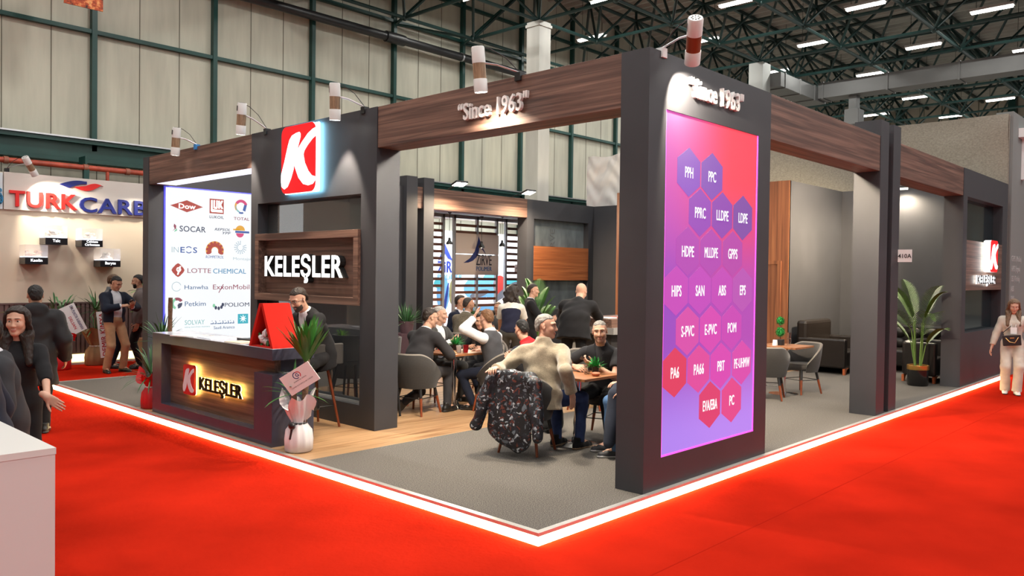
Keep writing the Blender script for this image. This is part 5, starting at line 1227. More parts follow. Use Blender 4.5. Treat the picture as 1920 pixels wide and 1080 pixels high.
MB().text('DEMIR KIMYA', 0.10, fc @ Matrix.Rotation(pi/2, 4, 'Z') @ Matrix.Translation((0, -0.05, 0.005)), 0, 0.002, 0.02, width=0.84).build('lettering', M('letter_red', None), cd)
t = thing('fern_plant', 'leafy plant in red wrapping with a tilted white card by the ribbed wainscot', 'potted plant', (0.85, 12.6, FLZ)); rnd = random.Random(32)
wrapped_pot(t, (0.85, 12.6, FLZ), 0.17, 0.40, RWR, None, rnd, 0.12, 0.24).build('ribbon', PAPER, t)
b = MB()
for k in range(60):
    a = rnd.uniform(0, 6.28); e = rnd.uniform(0.3, 1.5); r = rnd.uniform(0.1, 0.75)
    blade(b, (0.85+0.15*cos(a), 12.6+0.15*sin(a), 0.4+r), (cos(a)*cos(e), sin(a)*cos(e), sin(e)), None, 0.22, 0.03, 0.4)
b.build('foliage', LEAFD, t, smooth=70)
fc = frame((0.98, 12.35, 0.86), (0.42, -0.05, -0.9), (0.9, 0, 0.42)); cd = MB().box(-0.27, 0.27, -0.14, 0.14, 0, 0.006, 0, fc).build('greeting_card', PAPER, t)
b = MB(); b.text('ERA PLASTIK KARAMAN', 0.055, fc @ Matrix.Translation((0, 0.04, 0.006)), 0, 0.002, 0.02, width=0.48); b.text('DELSAN', 0.05, fc @ Matrix.Translation((0.06, -0.06, 0.006)), 1, 0.002, 0.02); b.build('card_print', [M('card_navy', None), M('card_red', None)], cd)
t = thing('rubber_plant', 'broad leaved rubber plant in a brown square tub by the dark end column', 'potted plant', (2.55, 12.75, FLZ)); rnd = random.Random(33)
MB().prism([(-0.2, 0), (0.2, 0), (0.24, 0.5), (-0.24, 0.5)], 0.44, frame((2.55, 12.97, FLZ), (1, 0, 0), (0, 0, 1))).build('pot', M('tub_brown', (0.24, 0.10, 0.05), 0.6), t)
b = MB(); stem_tube(b, (2.5, 12.75, 0.4), (2.45, 12.75, 1.1), 0.022, 0.018); stem_tube(b, (2.62, 12.75, 0.4), (2.7, 12.75, 1.3), 0.022, 0.018); b.build('stem', M('cane_olive', (0.22, 0.24, 0.06), 0.6), t, smooth=50)
b = MB()
for k in range(34):
    a = rnd.uniform(0, 6.28); z = rnd.uniform(0.75, 1.45); e = rnd.uniform(-0.1, 1.2)
    blade(b, (2.55+0.08*cos(a), 12.75+0.08*sin(a), z), (cos(a)*cos(e), sin(a)*cos(e), sin(e)), None, 0.38, 0.06, 0.5)
b.build('foliage', LEAF, t, smooth=70)
t = thing('banana_plant', 'broad leaved green plant cut off by the left picture edge', 'potted plant', (-1.05, 10.2, FLZ)); rnd = random.Random(34)
MB().lathe([(0.16, 0), (0.22, 0.4), (0.2, 0.4)], 20, 0, (-1.05, 10.2, FLZ)).build('pot', BLACKP, t, smooth=40)
b = MB(); stem_tube(b, (-1.05, 10.2, 0.3), (-1.05, 10.2, 1.1), 0.03, 0.02); b.build('stem', M('palm_stem', None), t, smooth=50)
b = MB()
for k in range(16):
    a = rnd.uniform(0, 6.28); e = rnd.uniform(0.2, 1.4)
    blade(b, (-1.05, 10.2, rnd.uniform(0.8, 1.15)), (cos(a)*cos(e), sin(a)*cos(e), sin(e)), None, 0.5, 0.07, 0.5)
b.build('foliage', LEAFD, t, smooth=70)
# ================================================================== people: distance fields meshed by surface nets
def V3(p): return np.array(p, dtype=np.float64)
def unit(v): v = V3(v); return v/max(1e-9, np.linalg.norm(v))
def RX(a): c, s = cos(a), sin(a); return np.array(((1, 0, 0), (0, c, -s), (0, s, c)))
def RY(a): c, s = cos(a), sin(a); return np.array(((c, 0, s), (0, 1, 0), (-s, 0, c)))
def RZ(a): c, s = cos(a), sin(a); return np.array(((c, -s, 0), (s, c, 0), (0, 0, 1)))
class Field:
    def __init__(s): s.ops = []
    def rc(s, a, b, ra, rb, k=0.02, flat=None, f=1.0, cut=False, sub=False):
        """tapered capsule a-b; flat/f squeezes the section along an axis; cut trims it square at b"""
        a, b = V3(a), V3(b); m = max(ra, rb); s.ops.append(('rc', a, b, ra, rb, unit(flat) if flat is not None else None, f, cut, k, sub, np.minimum(a, b)-m, np.maximum(a, b)+m)); return s
    def el(s, c, r, R=None, k=0.02, sub=False):
        c, r = V3(c), V3(r); m = max(r); s.ops.append(('el', c, r, R, k, sub, c-m, c+m)); return s
    def bounds(s):
        lo = np.min([o[-2] for o in s.ops if not o[-3]], axis=0); hi = np.max([o[-1] for o in s.ops if not o[-3]], axis=0); return lo, hi
    def grid(s, h, pad=0.02, post=None, wr=0.0):
        lo, hi = s.bounds(); lo = lo-pad; hi = hi+pad
        n = np.ceil((hi-lo)/h).astype(int)+1
        ax = [lo[i]+h*np.arange(n[i]) for i in range(3)]
        D = np.full(n, 1.0)
        for o in s.ops:
            k, sub, bl, bh = (o[8], o[9], o[10], o[11]) if o[0] == 'rc' else (o[4], o[5], o[6], o[7])
            i0 = np.maximum(0, ((bl-k*2-0.02-lo)/h).astype(int)); i1 = np.minimum(n, ((bh+k*2+0.02-lo)/h).astype(int)+2)
            if np.any(i1 <= i0): continue
            X = ax[0][i0[0]:i1[0], None, None]; Y = ax[1][None, i0[1]:i1[1], None]; Z = ax[2][None, None, i0[2]:i1[2]]
            if o[0] == 'rc':
                a, b, ra, rb, fl, f, cut = o[1:8]; ab = b-a; L2 = max(1e-12, ab@ab)
                px, py, pz = X-a[0], Y-a[1], Z-a[2]
                t0 = (px*ab[0]+py*ab[1]+pz*ab[2])/L2; t = np.clip(t0, 0, 1)
                dx, dy, dz = px-t*ab[0], py-t*ab[1], pz-t*ab[2]
                if fl is not None:
                    q = (dx*fl[0]+dy*fl[1]+dz*fl[2])*(1/f-1); dx = dx+q*fl[0]; dy = dy+q*fl[1]; dz = dz+q*fl[2]
                d = np.sqrt(dx*dx+dy*dy+dz*dz)-(ra+(rb-ra)*t)
                if cut: d = np.maximum(d, (t0-1)*sqrt(L2))
            else:
                c, r, R = o[1:4]; px, py, pz = X-c[0], Y-c[1], Z-c[2]
                if R is not None:
                    px, py, pz = (R[0, 0]*px+R[1, 0]*py+R[2, 0]*pz, R[0, 1]*px+R[1, 1]*py+R[2, 1]*pz, R[0, 2]*px+R[1, 2]*py+R[2, 2]*pz)
                k0 = np.sqrt((px/r[0])**2+(py/r[1])**2+(pz/r[2])**2); k1 = np.sqrt((px/r[0]**2)**2+(py/r[1]**2)**2+(pz/r[2]**2)**2)
                d = k0*(k0-1)/np.maximum(k1, 1e-6)
            S = D[i0[0]:i1[0], i0[1]:i1[1], i0[2]:i1[2]]
            if sub:
                d = -d; hh = np.clip(0.5-0.5*(d-S)/k, 0, 1); R2 = d*(1-hh)+S*hh+k*hh*(1-hh); R2 = np.maximum(S, R2)
            else:
                hh = np.clip(0.5+0.5*(S-d)/k, 0, 1); R2 = S*(1-hh)+d*hh-k*hh*(1-hh)
            D[i0[0]:i1[0], i0[1]:i1[1], i0[2]:i1[2]] = R2
        X, Y, Z = ax[0][:, None, None], ax[1][None, :, None], ax[2][None, None, :]
        if wr:
            D = D + wr*(np.sin(26*X+3*np.sin(9*Z+5*Y))*np.sin(21*Y+2.5*np.sin(11*Z)) + 0.7*np.sin(34*Z+4*np.sin(8*X+6*Y)))
        if post: D = post(D, X, Y, Z)
        D[0] = D[-1] = 1; D[:, 0] = D[:, -1] = 1; D[:, :, 0] = D[:, :, -1] = 1
        return D, lo, h
def nets(D, lo, h):
    s = D < 0; c = np.zeros(np.array(D.shape)-1, dtype=np.int8)
    sl = lambda a: tuple(slice(i, (None if i else -1)) for i in a)
    cor = [(i, j, k) for i in (0, 1) for j in (0, 1) for k in (0, 1)]
    for q in cor: c += s[sl(q)]
    act = (c > 0) & (c < 8); I = np.argwhere(act); idx = np.full(act.shape, -1, dtype=np.int64); idx[act] = np.arange(len(I))
    if len(I) == 0: return np.zeros((0, 3)), np.zeros((0, 4), int)
    pos = np.zeros((len(I), 3)); cnt = np.zeros(len(I))
    val = {q: D[I[:, 0]+q[0], I[:, 1]+q[1], I[:, 2]+q[2]] for q in cor}
    for q in cor:
        for a in range(3):
            if q[a] == 0:
                r = list(q); r[a] = 1; r = tuple(r); va, vb = val[q], val[r]; m = (va < 0) != (vb < 0)
                t = np.where(m, va/np.where(m, va-vb, 1), 0)
                P = np.tile(np.array(q, float), (len(I), 1)); P[:, a] = t
                pos += P*m[:, None]; cnt += m
    V = lo + h*(I + pos/cnt[:, None])
    F = []
    for a in range(3):
        b, c2 = (a+1) % 3, (a+2) % 3
        n0 = [slice(None)]*3; n1 = [slice(None)]*3; n0[a] = slice(0, -1); n1[a] = slice(1, None)
        E = np.argwhere(s[tuple(n0)] != s[tuple(n1)])
        E = E[(E[:, b] > 0) & (E[:, c2] > 0) & (E[:, b] < D.shape[b]-1) & (E[:, c2] < D.shape[c2]-1)]
        ins = s[E[:, 0], E[:, 1], E[:, 2]]
        def cell(db, dc): q = E.copy(); q[:, b] -= db; q[:, c2] -= dc; return idx[q[:, 0], q[:, 1], q[:, 2]]
        Q = np.stack([cell(1, 1), cell(0, 1), cell(0, 0), cell(1, 0)], 1)
        Q[~ins] = Q[~ins][:, ::-1]; F.append(Q)
    return V, np.concatenate(F)
def np_mesh(name, parts, mats, parent, scale=1.0):
    """parts: list of (V, F, material index array or int)"""
    vs, fs, ms = [], [], []; b = 0
    for V, F, mi in parts:
        if len(V) == 0: continue
        vs.append(V*scale); fs.append(F+b); ms.append(np.full(len(F), mi, dtype=np.int32) if np.isscalar(mi) else mi.astype(np.int32)); b += len(V)
    V, F, mi = np.concatenate(vs), np.concatenate(fs), np.concatenate(ms)
    me = bpy.data.meshes.new(name); me.vertices.add(len(V)); me.loops.add(len(F)*4); me.polygons.add(len(F))
    me.vertices.foreach_set('co', V.astype(np.float32).ravel()); me.loops.foreach_set('vertex_index', F.astype(np.int32).ravel())
    me.polygons.foreach_set('loop_start', np.arange(0, len(F)*4, 4, dtype=np.int32)); me.polygons.foreach_set('material_index', mi)
    for m in mats: me.materials.append(m)
    me.update(calc_edges=True); me.validate(); me.shade_smooth()
    o = bpy.data.objects.new(name, me); COL.objects.link(o); o.parent = parent
    return o
def ik(A, T, l1, l2, pole):
    A, T = V3(A), V3(T); d = T-A; L = np.linalg.norm(d); mx = (l1+l2)*0.995
    if L > mx: d = d/L*mx; L = mx; T = A+d
    u = d/L; x = (l1*l1-l2*l2+L*L)/(2*L); h = sqrt(max(0, l1*l1-x*x)); p = V3(pole); p = p-u*(p@u); p = unit(p)
    return A+u*x+p*h, T
# ---- hand
def hand_field(w, d, n, right, curl, spread=0.0, s=1.0, thumb=0.3):
    w = V3(w); d = unit(d); n = V3(n); n = unit(n-d*(n@d)); t = np.cross(d, n) if right else np.cross(n, d)
    F = Field(); kn = []
    for o, al, L in ((0.031, 0.090, 0.074), (0.010, 0.094, 0.082), (-0.011, 0.089, 0.076), (-0.030, 0.080, 0.058)):
        b = w+(d*al+t*o)*s; F.rc(w+(d*0.005+t*o*0.55)*s, b, 0.019*s, 0.0125*s, 0.012, n, 0.75)
        c = curl*(1+0.10*(-o*20)); dirv = unit(d+t*o*spread*8); p = b; ang = 0
        for seg, (fr, jc) in enumerate(((0.46, 0.95), (0.31, 1.15), (0.23, 0.8))):
            ang += c*jc; dv = dirv*cos(ang)+n*sin(ang); q = p+dv*L*fr*s
            F.rc(p, q, (0.0095-0.0009*seg)*s, (0.0088-0.0010*seg)*s, 0.003); p = q
    F.rc(w-d*0.05*s, w+d*0.01*s, 0.027*s, 0.025*s, 0.015, n, 0.78)
    p = w+(d*0.022+t*0.022)*s; dv = unit(t*0.72+d*0.62+n*thumb)
    F.rc(w+d*0.01*s, p, 0.017*s, 0.016*s, 0.01); q = p+dv*0.042*s; F.rc(p, q, 0.0150*s, 0.0115*s, 0.008); r = q+unit(dv*0.75+d*0.5+n*thumb*0.8)*0.034*s; F.rc(q, r, 0.011*s, 0.0095*s, 0.004)
    F.rc(r, r+unit(dv*0.55+d*0.7+n*thumb)*0.022*s, 0.0095*s, 0.0075*s, 0.004)
    return F
SKIN = {'fair': (0.58, 0.33, 0.235), 'mid': (0.50, 0.265, 0.17), 'tan': (0.43, 0.215, 0.135)}
def skin_mat(k): return M('skin_'+k, SKIN[k], 0.5, noise=0.05, nscale=30, spec=0.35)
LIPM = lambda k: M('lips_'+k, tuple(c*f for c, f in zip(SKIN[k], (0.82, 0.62, 0.68))), 0.4)
EYEW = M('eye_white', (0.72, 0.70, 0.68), 0.25); IRIS = M('eye_iris', (0.03, 0.018, 0.01), 0.2)
def cloth(name, col, rough=0.85, nz=0.08, bs=350, bump=0.12): return M('cloth_'+name, col, rough, noise=nz, nscale=14, bump=bump, bscale=bs, spec=0.25, sheen=0.03)
def hairm(name, col): return M('hair_'+name, col, 0.55, noise=0.35, nscale=60, stretch=(1, 1, 0.25), bump=0.5, bscale=140, spec=0.4)
PEOPLE = {}
def person(label, loc, heading, H=1.75, pelvis=(0, 0, 0.93), lean=0, lean2=None, side=0, twist=0, head=(0, 0, 0), R=None, L=None, Rf=None, Lf=None, skin='mid', hair='short', haircol=('black', (0.012, 0.010, 0.009)),
           layers=(), trousers=None, shoes=None, female=False, belly=0.0, beard=None, glasses=False, tie=None, res=1.0, kneeR=(1, -0.1, 0.15), kneeL=(1, 0.1, 0.15), wide=1.0, group=None, flare=0.0, hand_res=1.0, skip_legs=False, stubble=None):
    t = thing('person', label, 'person', loc, group, radians(heading)); sc = H/1.75
    g = 0.9 if female else 1.0
    a1 = radians(lean); a2 = radians(lean if lean2 is None else lean2)
    R1 = RZ(radians(twist)*0.3) @ RY(a1) @ RX(radians(side)); R2 = RZ(radians(twist)) @ RY(a2) @ RX(radians(side))
    P = V3(pelvis); B = P+R1 @ V3((0, 0, 0.18)); Cc = B+R2 @ V3((0, 0, 0.15)); N = B+R2 @ V3((-0.012, 0, 0.325))
    sw = 0.178*wide*(0.88 if female else 1)
    sh = {'R': B+R2 @ V3((0, -sw, 0.236)), 'L': B+R2 @ V3((0, sw, 0.236))}
    hy, hp, hr = [radians(v) for v in head]
    Rh = RZ(hy) @ RY(hp) @ RX(hr)
    sb = N+(0.55*(R2 @ V3((0.02, 0, 0.07)))+0.45*V3((0.03, 0, 0.07)))
    hc = sb+Rh @ V3((0.012, 0, 0.10)); hs = 0.97 if female else 1.0
    arms = {}
    for k, dflt in (('R', R), ('L', L)):
        q = dict(t=(0.06, -0.27 if k == 'R' else 0.27, P[2]-0.10), pole=(-1, -0.35 if k == 'R' else 0.35, -0.1), d=None, n=None, curl=0.35, spread=0.0, thumb=0.3); q.update(dflt or {})
        e, w = ik(sh[k], q['t'], 0.285, 0.255, q['pole']); arms[k] = (e, w, q)
    legs = {}
    for k, ft, kp in (('R', Rf, kneeR), ('L', Lf, kneeL)):
        sg = -1 if k == 'R' else 1
        ft = ft or (0.0, 0.10*sg, 8*sg, 0.0)
        hip = P+V3((0, 0.088*sg, -0.035)); an = V3((ft[0], ft[1], 0.085+(ft[3] if len(ft) > 3 else 0)))
        kn, an = ik(hip, an, 0.435, 0.425, kp); legs[k] = (hip, kn, an, radians(ft[2]), ft[4] if len(ft) > 4 else 0.0)
    sk = skin_mat(skin)
    fx = R2 @ V3((1, 0, 0)); fx1 = R1 @ V3((1, 0, 0))
    # ---------------- shared torso
    def torso(F, i, k=0.05):
        F.el(P+V3((0, 0, 0.0)), (0.112+i, 0.160*(1.03 if female else wide)+i, 0.115+i), R1, k)
        F.el(B+R1 @ V3((0.012*0+0.02*belly*5, 0, -0.02)), (0.098*g+i+belly, 0.142*g*wide+i+belly*0.6, 0.15+i), R1, k)
        F.el(Cc+R2 @ V3((0.0, 0, 0.0)), (0.112*g+i, 0.158*g*wide+i, 0.155+i), R2, k)
        if female: 
            for sg in (-1, 1): F.el(Cc+R2 @ V3((0.066, 0.062*sg, 0.0)), (0.050+i*0.8, 0.06+i, 0.065+i), R2, 0.05)
        for kk, sg in (('R', 1), ('L', -1)): F.rc(B+R2 @ V3((-0.01, -0.03*sg, 0.272)), sh[kk]+R2 @ V3((0, 0.025*sg, 0.0)), 0.050*g+i*0.8, 0.050*g+i, k)
        F.rc(N+R2 @ V3((-0.01, 0, -0.05)), N+R2 @ V3((0, 0, 0.0)), 0.085+i*0.6, 0.055+i*0.5, 0.04)
    # ---------------- body
    F = Field(); torso(F, -0.012)
    for k in 'RL':
        e, w, q = arms[k]; F.rc(sh[k], e, 0.046*g, 0.037*g, 0.03); F.rc(e, w, 0.038*g, 0.026*g, 0.015)
        hip, kn, an, fy, ly = legs[k]
        F.rc(hip, kn, 0.075, 0.05, 0.03); F.rc(kn, an, 0.048, 0.034, 0.02)
        F.rc(an, an+RZ(fy) @ V3((0.13, 0, -0.045)), 0.033, 0.025, 0.02)
    F.rc(N+R2 @ V3((-0.005, 0, -0.05)), sb, 0.062*g, 0.052*g, 0.03); F.rc(sb, hc+Rh @ V3((-0.01, 0, -0.03)), 0.052*g, 0.055*g, 0.03)
    parts = [(*nets(*F.grid(0.016*res)), 0)]
    for k in 'RL':
        e, w, q = arms[k]; d = unit(q['d']) if q['d'] is not None else unit(w-e)
        n = q['n'] if q['n'] is not None else (R2 @ V3((0.25, 1 if k == 'R' else -1, 0)))
        HF = hand_field(w, d, n, k == 'R', q['curl'], q['spread'], 0.93 if female else 1.0, q['thumb'])
        HF.rc(w-unit(w-e)*0.07, w, 0.029*g, 0.025*g, 0.015)
        parts.append((*nets(*HF.grid(0.0048*hand_res, 0.01)), 0)); q['wd'] = d
        q['palm'] = w+d*0.075+unit(n)*0.03; q['nn'] = unit(V3(n)-d*(V3(n)@d))
    # head
    def hl(p): return hc+Rh @ (V3(p)*hs)
    HFd = Field()
    HFd.el(hl((-0.014, 0, 0.030)), (0.097*hs, 0.075*hs, 0.086*hs), Rh, 0.03); HFd.el(hl((0.028, 0, -0.035)), (0.060*hs, 0.058*hs, 0.082*hs), Rh, 0.03)
    jw, jr = (0.041, 0.015) if female else (0.047, 0.019)
    for sg in (-1, 1): HFd.rc(hl((0.0, jw*sg, -0.056 if female else -0.060)), hl((0.056, 0.009*sg, -0.097)), jr, 0.015, 0.03)
    HFd.el(hl((0.068, 0, -0.100)), (0.022, 0.024, 0.020), Rh, 0.02)
    for sg in (-1, 1):
        HFd.el(hl((0.060, 0.036*sg, -0.028)), (0.026, 0.026, 0.026), Rh, 0.02); HFd.rc(hl((0.083, 0.012*sg, 0.028)), hl((0.070, 0.050*sg, 0.026)), 0.0095 if not female else 0.006, 0.009 if not female else 0.005, 0.018)
        HFd.el(hl((0.098, 0.031*sg, 0.006)), (0.018, 0.019, 0.0115), Rh, 0.012, True)
        HFd.el(hl((-0.012, 0.077*sg, -0.004)), (0.020, 0.0085, 0.033), Rh @ RZ(0.35*sg) @ RY(-0.2), 0.006); HFd.el(hl((-0.004, 0.086*sg, 0.0)), (0.008, 0.006, 0.016), Rh, 0.006, True)
        HFd.el(hl((0.094, 0.010*sg, -0.037)), (0.011, 0.0085, 0.0085), Rh, 0.008)
    HFd.rc(hl((0.086, 0, 0.016)), hl((0.106 if not female else 0.102, 0, -0.032)), 0.0075 if not female else 0.006, 0.0125 if not female else 0.0100, 0.012)
    HFd.el(hl((0.089, 0, -0.0625)), (0.0095, 0.023 if not female else 0.021, 0.0055 if not female else 0.0068), Rh, 0.006); HFd.el(hl((0.087, 0, -0.074)), (0.0105, 0.019, 0.0065 if not female else 0.0080), Rh, 0.006)
    HFd.rc(sb+Rh @ V3((-0.0, 0, -0.01)), hl((-0.01, 0, -0.06)), 0.050*g, 0.052*g, 0.03)
    Vh, Fh = nets(*HFd.grid(0.0052*res, 0.01))
    lc = ((Vh-hc) @ Rh)/hs; fc = lc[Fh].mean(1)
    mi = np.zeros(len(Fh), int)
    lip = (fc[:, 0] > 0.083) & (np.abs(fc[:, 1]) < 0.024) & (fc[:, 2] < -0.056) & (fc[:, 2] > -0.082); mi[lip] = 1
    hm = hairm(*haircol)
    if stubble:
        st = (fc[:, 2] < -0.045-0.25*np.maximum(0, 0.05-fc[:, 0])*0) & (fc[:, 0] > -0.02) & (fc[:, 2] > -0.125) & ~lip; mi[st & ((fc[:, 2] < -0.048) | (np.abs(fc[:, 1]) > 0.05))] = 4
    parts.append((Vh, Fh, mi))
    def uv(c, r, mi_, cap=None):
        E = Field(); E.el(c, r, Rh, 0.002); V, Fq = nets(*E.grid(min(r)/2.6, 0.004)); m = np.full(len(Fq), mi_)
        if cap is not None:
            f = ((V-V3(c)) @ Rh)[Fq].mean(1); m[(f[:, 0] > 0) & ((f[:, 1]-cap[0])**2+(f[:, 2]-cap[1])**2 < (0.0068)**2)] = 3
        return V, Fq, m
    for sg in (-1, 1):
        parts.append(uv(hl((0.0730, 0.031*sg, 0.005)), (0.0115, 0.0125, 0.0060), 2, (0, -0.0008)))
    np_mesh('body', parts, [sk, LIPM(skin), EYEW, IRIS, M('stubble_'+skin, tuple(c*0.55 for c in SKIN[skin]), 0.7)], t, sc)
    # brows + hair
    hp_ = []
    Bf = Field()
    for sg in (-1, 1): Bf.rc(hl((0.093, 0.014*sg, 0.0285)), hl((0.083, 0.046*sg, 0.030)), 0.0048 if not female else 0.0030, 0.0035 if not female else 0.0022, 0.004)
    hp_.append((*nets(*Bf.grid(0.0035 if not female else 0.0024, 0.008)), 0))
    def hairfield():
        A = Field(); th = 0.009 if hair in ('short', 'receding') else 0.005 if hair == 'cropped' else 0.016
        if hair == 'bald': return None
        A.el(hl((-0.016, 0, 0.030)), ((0.097+th)*hs, (0.075+th*0.8)*hs, (0.086+th)*hs), Rh, 0.02)
        A.el(hl((-0.045, 0, -0.025)), ((0.060+th)*hs, (0.066+th*0.6)*hs, 0.06*hs), Rh, 0.03)
        if hair == 'quiff': A.el(hl((0.045, 0, 0.105)), (0.055, 0.062, 0.026), Rh, 0.03)
        if hair == 'curly':
            A.el(hl((-0.03, 0, 0.01)), (0.135, 0.125, 0.130), Rh, 0.03); A.el(hl((-0.05, 0, -0.10)), (0.115, 0.145, 0.125), Rh, 0.04)
        if hair == 'long':
            A.rc(hl((-0.055, 0, 0.03)), hl((-0.095, 0, -0.30)), 0.078, 0.055, 0.03, Rh @ V3((1, 0, 0)), 0.6)
            for sg in (-1, 1):
                A.rc(hl((-0.010, 0.046*sg, 0.04)), hl((0.0, 0.072*sg, -0.12)), 0.052, 0.048, 0.03); A.rc(hl((0.0, 0.072*sg, -0.12)), hc+Rh @ V3((0.01, 0.085*sg, -0.10))+R2 @ V3((0.085, 0.01*sg, -0.24)), 0.050, 0.026, 0.04)
        return A
    A = hairfield()
    if A is not None:
        def post(D, X, Y, Z):
            qx, qy, qz = X-hc[0], Y-hc[1], Z-hc[2]
            x = (Rh[0, 0]*qx+Rh[1, 0]*qy+Rh[2, 0]*qz)/hs; y = (Rh[0, 1]*qx+Rh[1, 1]*qy+Rh[2, 1]*qz)/hs; z = (Rh[0, 2]*qx+Rh[1, 2]*qy+Rh[2, 2]*qz)/hs
            f0 = {'receding': 0.050, 'long': 0.070, 'curly': 0.075}.get(hair, 0.078)
            side = np.clip((np.abs(y)-0.040)/0.03, 0, 1)
            cut = x-(f0-0.004-side*(0.050 if hair != 'long' else 0.030)+np.minimum(0, (z-0.088))*(1.0 if hair != 'long' else 0.35)+np.maximum(0, z-0.088)*0.8)
            low = -(z+(0.060 if hair not in ('long', 'curly') else 9.0)-np.clip((x+0.05)*0.5, 0, 0.06))
            amp = 0.012 if hair == 'curly' else 0.0022
            fq = 45 if hair == 'curly' else 150
            D = D + amp*(np.sin(fq*x+2*np.sin(fq*0.6*z))*np.sin(fq*y+2*np.sin(fq*0.5*x))+np.sin(fq*0.8*z+2*np.sin(fq*0.7*y))*0.6)
            fr = cut if hair not in ('long', 'curly') else np.where(np.abs(y) < 0.07, cut, cut-0.02)-np.clip((-0.085-z)*2.2, 0, 0.5)
            return np.maximum(np.maximum(D, fr), low)
        hp_.append((*nets(*A.grid((0.006 if hair != 'long' else 0.008)*res, 0.02, post)), 0))
    hp_[0] = (hp_[0][0], hp_[0][1], 1)
    np_mesh('hair', hp_, [hm, hm if max(haircol[1]) < 0.15 else M('brow_dark', (0.075, 0.058, 0.045), 0.8)], t, sc)
    if beard:
        Bd = Field(); Bd.el(hl((0.030, 0, -0.060)), (0.062, 0.062, 0.066), Rh, 0.02); Bd.el(hl((0.066, 0, -0.102)), (0.028, 0.031, 0.027), Rh, 0.02); Bd.rc(hl((0.088, -0.022, -0.053)), hl((0.088, 0.022, -0.053)), 0.0065, 0.0065, 0.01)
        def pb(D, X, Y, Z):
            qx, qy, qz = X-hc[0], Y-hc[1], Z-hc[2]
            x = Rh[0, 0]*qx+Rh[1, 0]*qy+Rh[2, 0]*qz; y = Rh[0, 1]*qx+Rh[1, 1]*qy+Rh[2, 1]*qz; z = Rh[0, 2]*qx+Rh[1, 2]*qy+Rh[2, 2]*qz
            mouth = np.sqrt((x-0.092)**2+(y*0.6)**2+((z+0.068)*1.6)**2)-0.016
            return np.maximum(np.maximum(np.maximum(D, z+0.045-np.maximum(0, np.abs(y)-0.045)*2.0), 0.012-x), -mouth)
        np_mesh('beard', [(*nets(*Bd.grid(0.0055, 0.01, pb)), 0)], [hairm(*beard)], t, sc)
    if glasses:
        gm = MB()
        for sg in (-1, 1):
            gm.tube([tuple(hl((0.096-0.004*(k % 2)*0, 0.031*sg+0.021*cos(2*pi*k/16), 0.002+0.016*sin(2*pi*k/16)))*sc) for k in range(17)], 0.0018*sc, 5)
            gm.tube([tuple(hl((0.094, 0.052*sg, 0.008))*sc), tuple(hl((0.06, 0.078*sg, 0.010))*sc), tuple(hl((-0.015, 0.084*sg, 0.008))*sc)], 0.0018*sc, 5)
        gm.tube([tuple(hl((0.099, -0.010, 0.006))*sc), tuple(hl((0.099, 0.010, 0.006))*sc)], 0.0018*sc, 5)
        o = gm.build('glasses', BLACKP); o.parent = t
    # ---------------- clothes
    for ly in layers:
        i = ly.get('i', 0.012); hem = ly.get('hem', 0.10); F = Field(); torso(F, i, 0.055)
        tz = P+R1 @ V3((0, 0, -hem))
        if hem > 0.12:
            F.rc(P+R1 @ V3((0, 0, 0.02)), P+V3((0, 0, -hem-0.05)), 0.160*wide+i, 0.165*wide+i+ly.get('flare', 0.0), 0.05, fx1, 0.74)
        sl = ly.get('sleeve', 1.0); si = i*0.8+ly.get('puff', 0.0)
        if sl > 0:
            for k in 'RL':
                e, w, q = arms[k]; F.rc(sh[k], e if sl >= 0.5 else sh[k]+(e-sh[k])*sl*2, 0.056*g+si, (0.048*g if sl >= 0.5 else 0.056)+si, 0.035, cut=sl < 0.5)
                if sl > 0.5:
                    wq = e+(w-e)*(sl-0.5)*2; F.rc(e, wq, 0.048*g+si, 0.037*g+si*0.8, 0.02, cut=True)
        if ly.get('hood'):
            F.el(N+R2 @ V3((-0.07, 0, 0.0)), (0.075, 0.14, 0.085), R2, 0.03); F.el(N+R2 @ V3((0.0, 0, 0.02)), (0.085, 0.10, 0.06), R2, 0.03)
        co = ly.get('collar', 0.0)
        if co: F.rc(N+R2 @ V3((-0.012, 0, -0.03)), N+R2 @ V3((0.004, 0, co)), 0.072*g+i*0.5, 0.062*g+i*0.5, 0.02, cut=True)
        op = ly.get('open')
        def post(D, X, Y, Z, op=op, hem=hem, co=co):
            qx, qy, qz = X-P[0], Y-P[1], Z-P[2]
            lz = R1[0, 2]*qx+R1[1, 2]*qy+R1[2, 2]*qz
            sit = legs['R'][1][2]-P[2] > -0.2
            if hem < 0.9: 
                near = np.sqrt(qx*qx+qy*qy) < (0.34 if hem > 0.12 else 0.32)
                D = np.where(near & (qz < 0.05), np.maximum(D, -(lz+hem)), D)
            if co >= 0:      # neck opening
                nx, ny, nz = X-N[0], Y-N[1], Z-N[2]; top = (R2[0, 2]*nx+R2[1, 2]*ny+R2[2, 2]*nz)-max(0.012, co)
                rad = np.sqrt(nx*nx+ny*ny+nz*nz)
                if not ly.get('hood'): D = np.where(rad < 0.16, np.maximum(D, top), D)
            if ly.get('cutz') is not None:
                bx, by, bz = X-B[0], Y-B[1], Z-B[2]; D = np.maximum(D, R2[0, 2]*bx+R2[1, 2]*by+R2[2, 2]*bz-ly['cutz'])
            if op:
                bx, by, bz = X-B[0], Y-B[1], Z-B[2]
                x = R2[0, 0]*bx+R2[1, 0]*by+R2[2, 0]*bz; y = R2[0, 1]*bx+R2[1, 1]*by+R2[2, 1]*bz; z = R2[0, 2]*bx+R2[1, 2]*by+R2[2, 2]*bz
                zb, w0, w1 = op; hw = w0+(w1-w0)*np.clip((z-zb)/(0.34-zb), 0, 1.2)
                wedge = np.maximum(np.maximum(np.abs(y)-hw, zb-z), 0.02-x)
                D = np.maximum(D, -wedge)
            return D
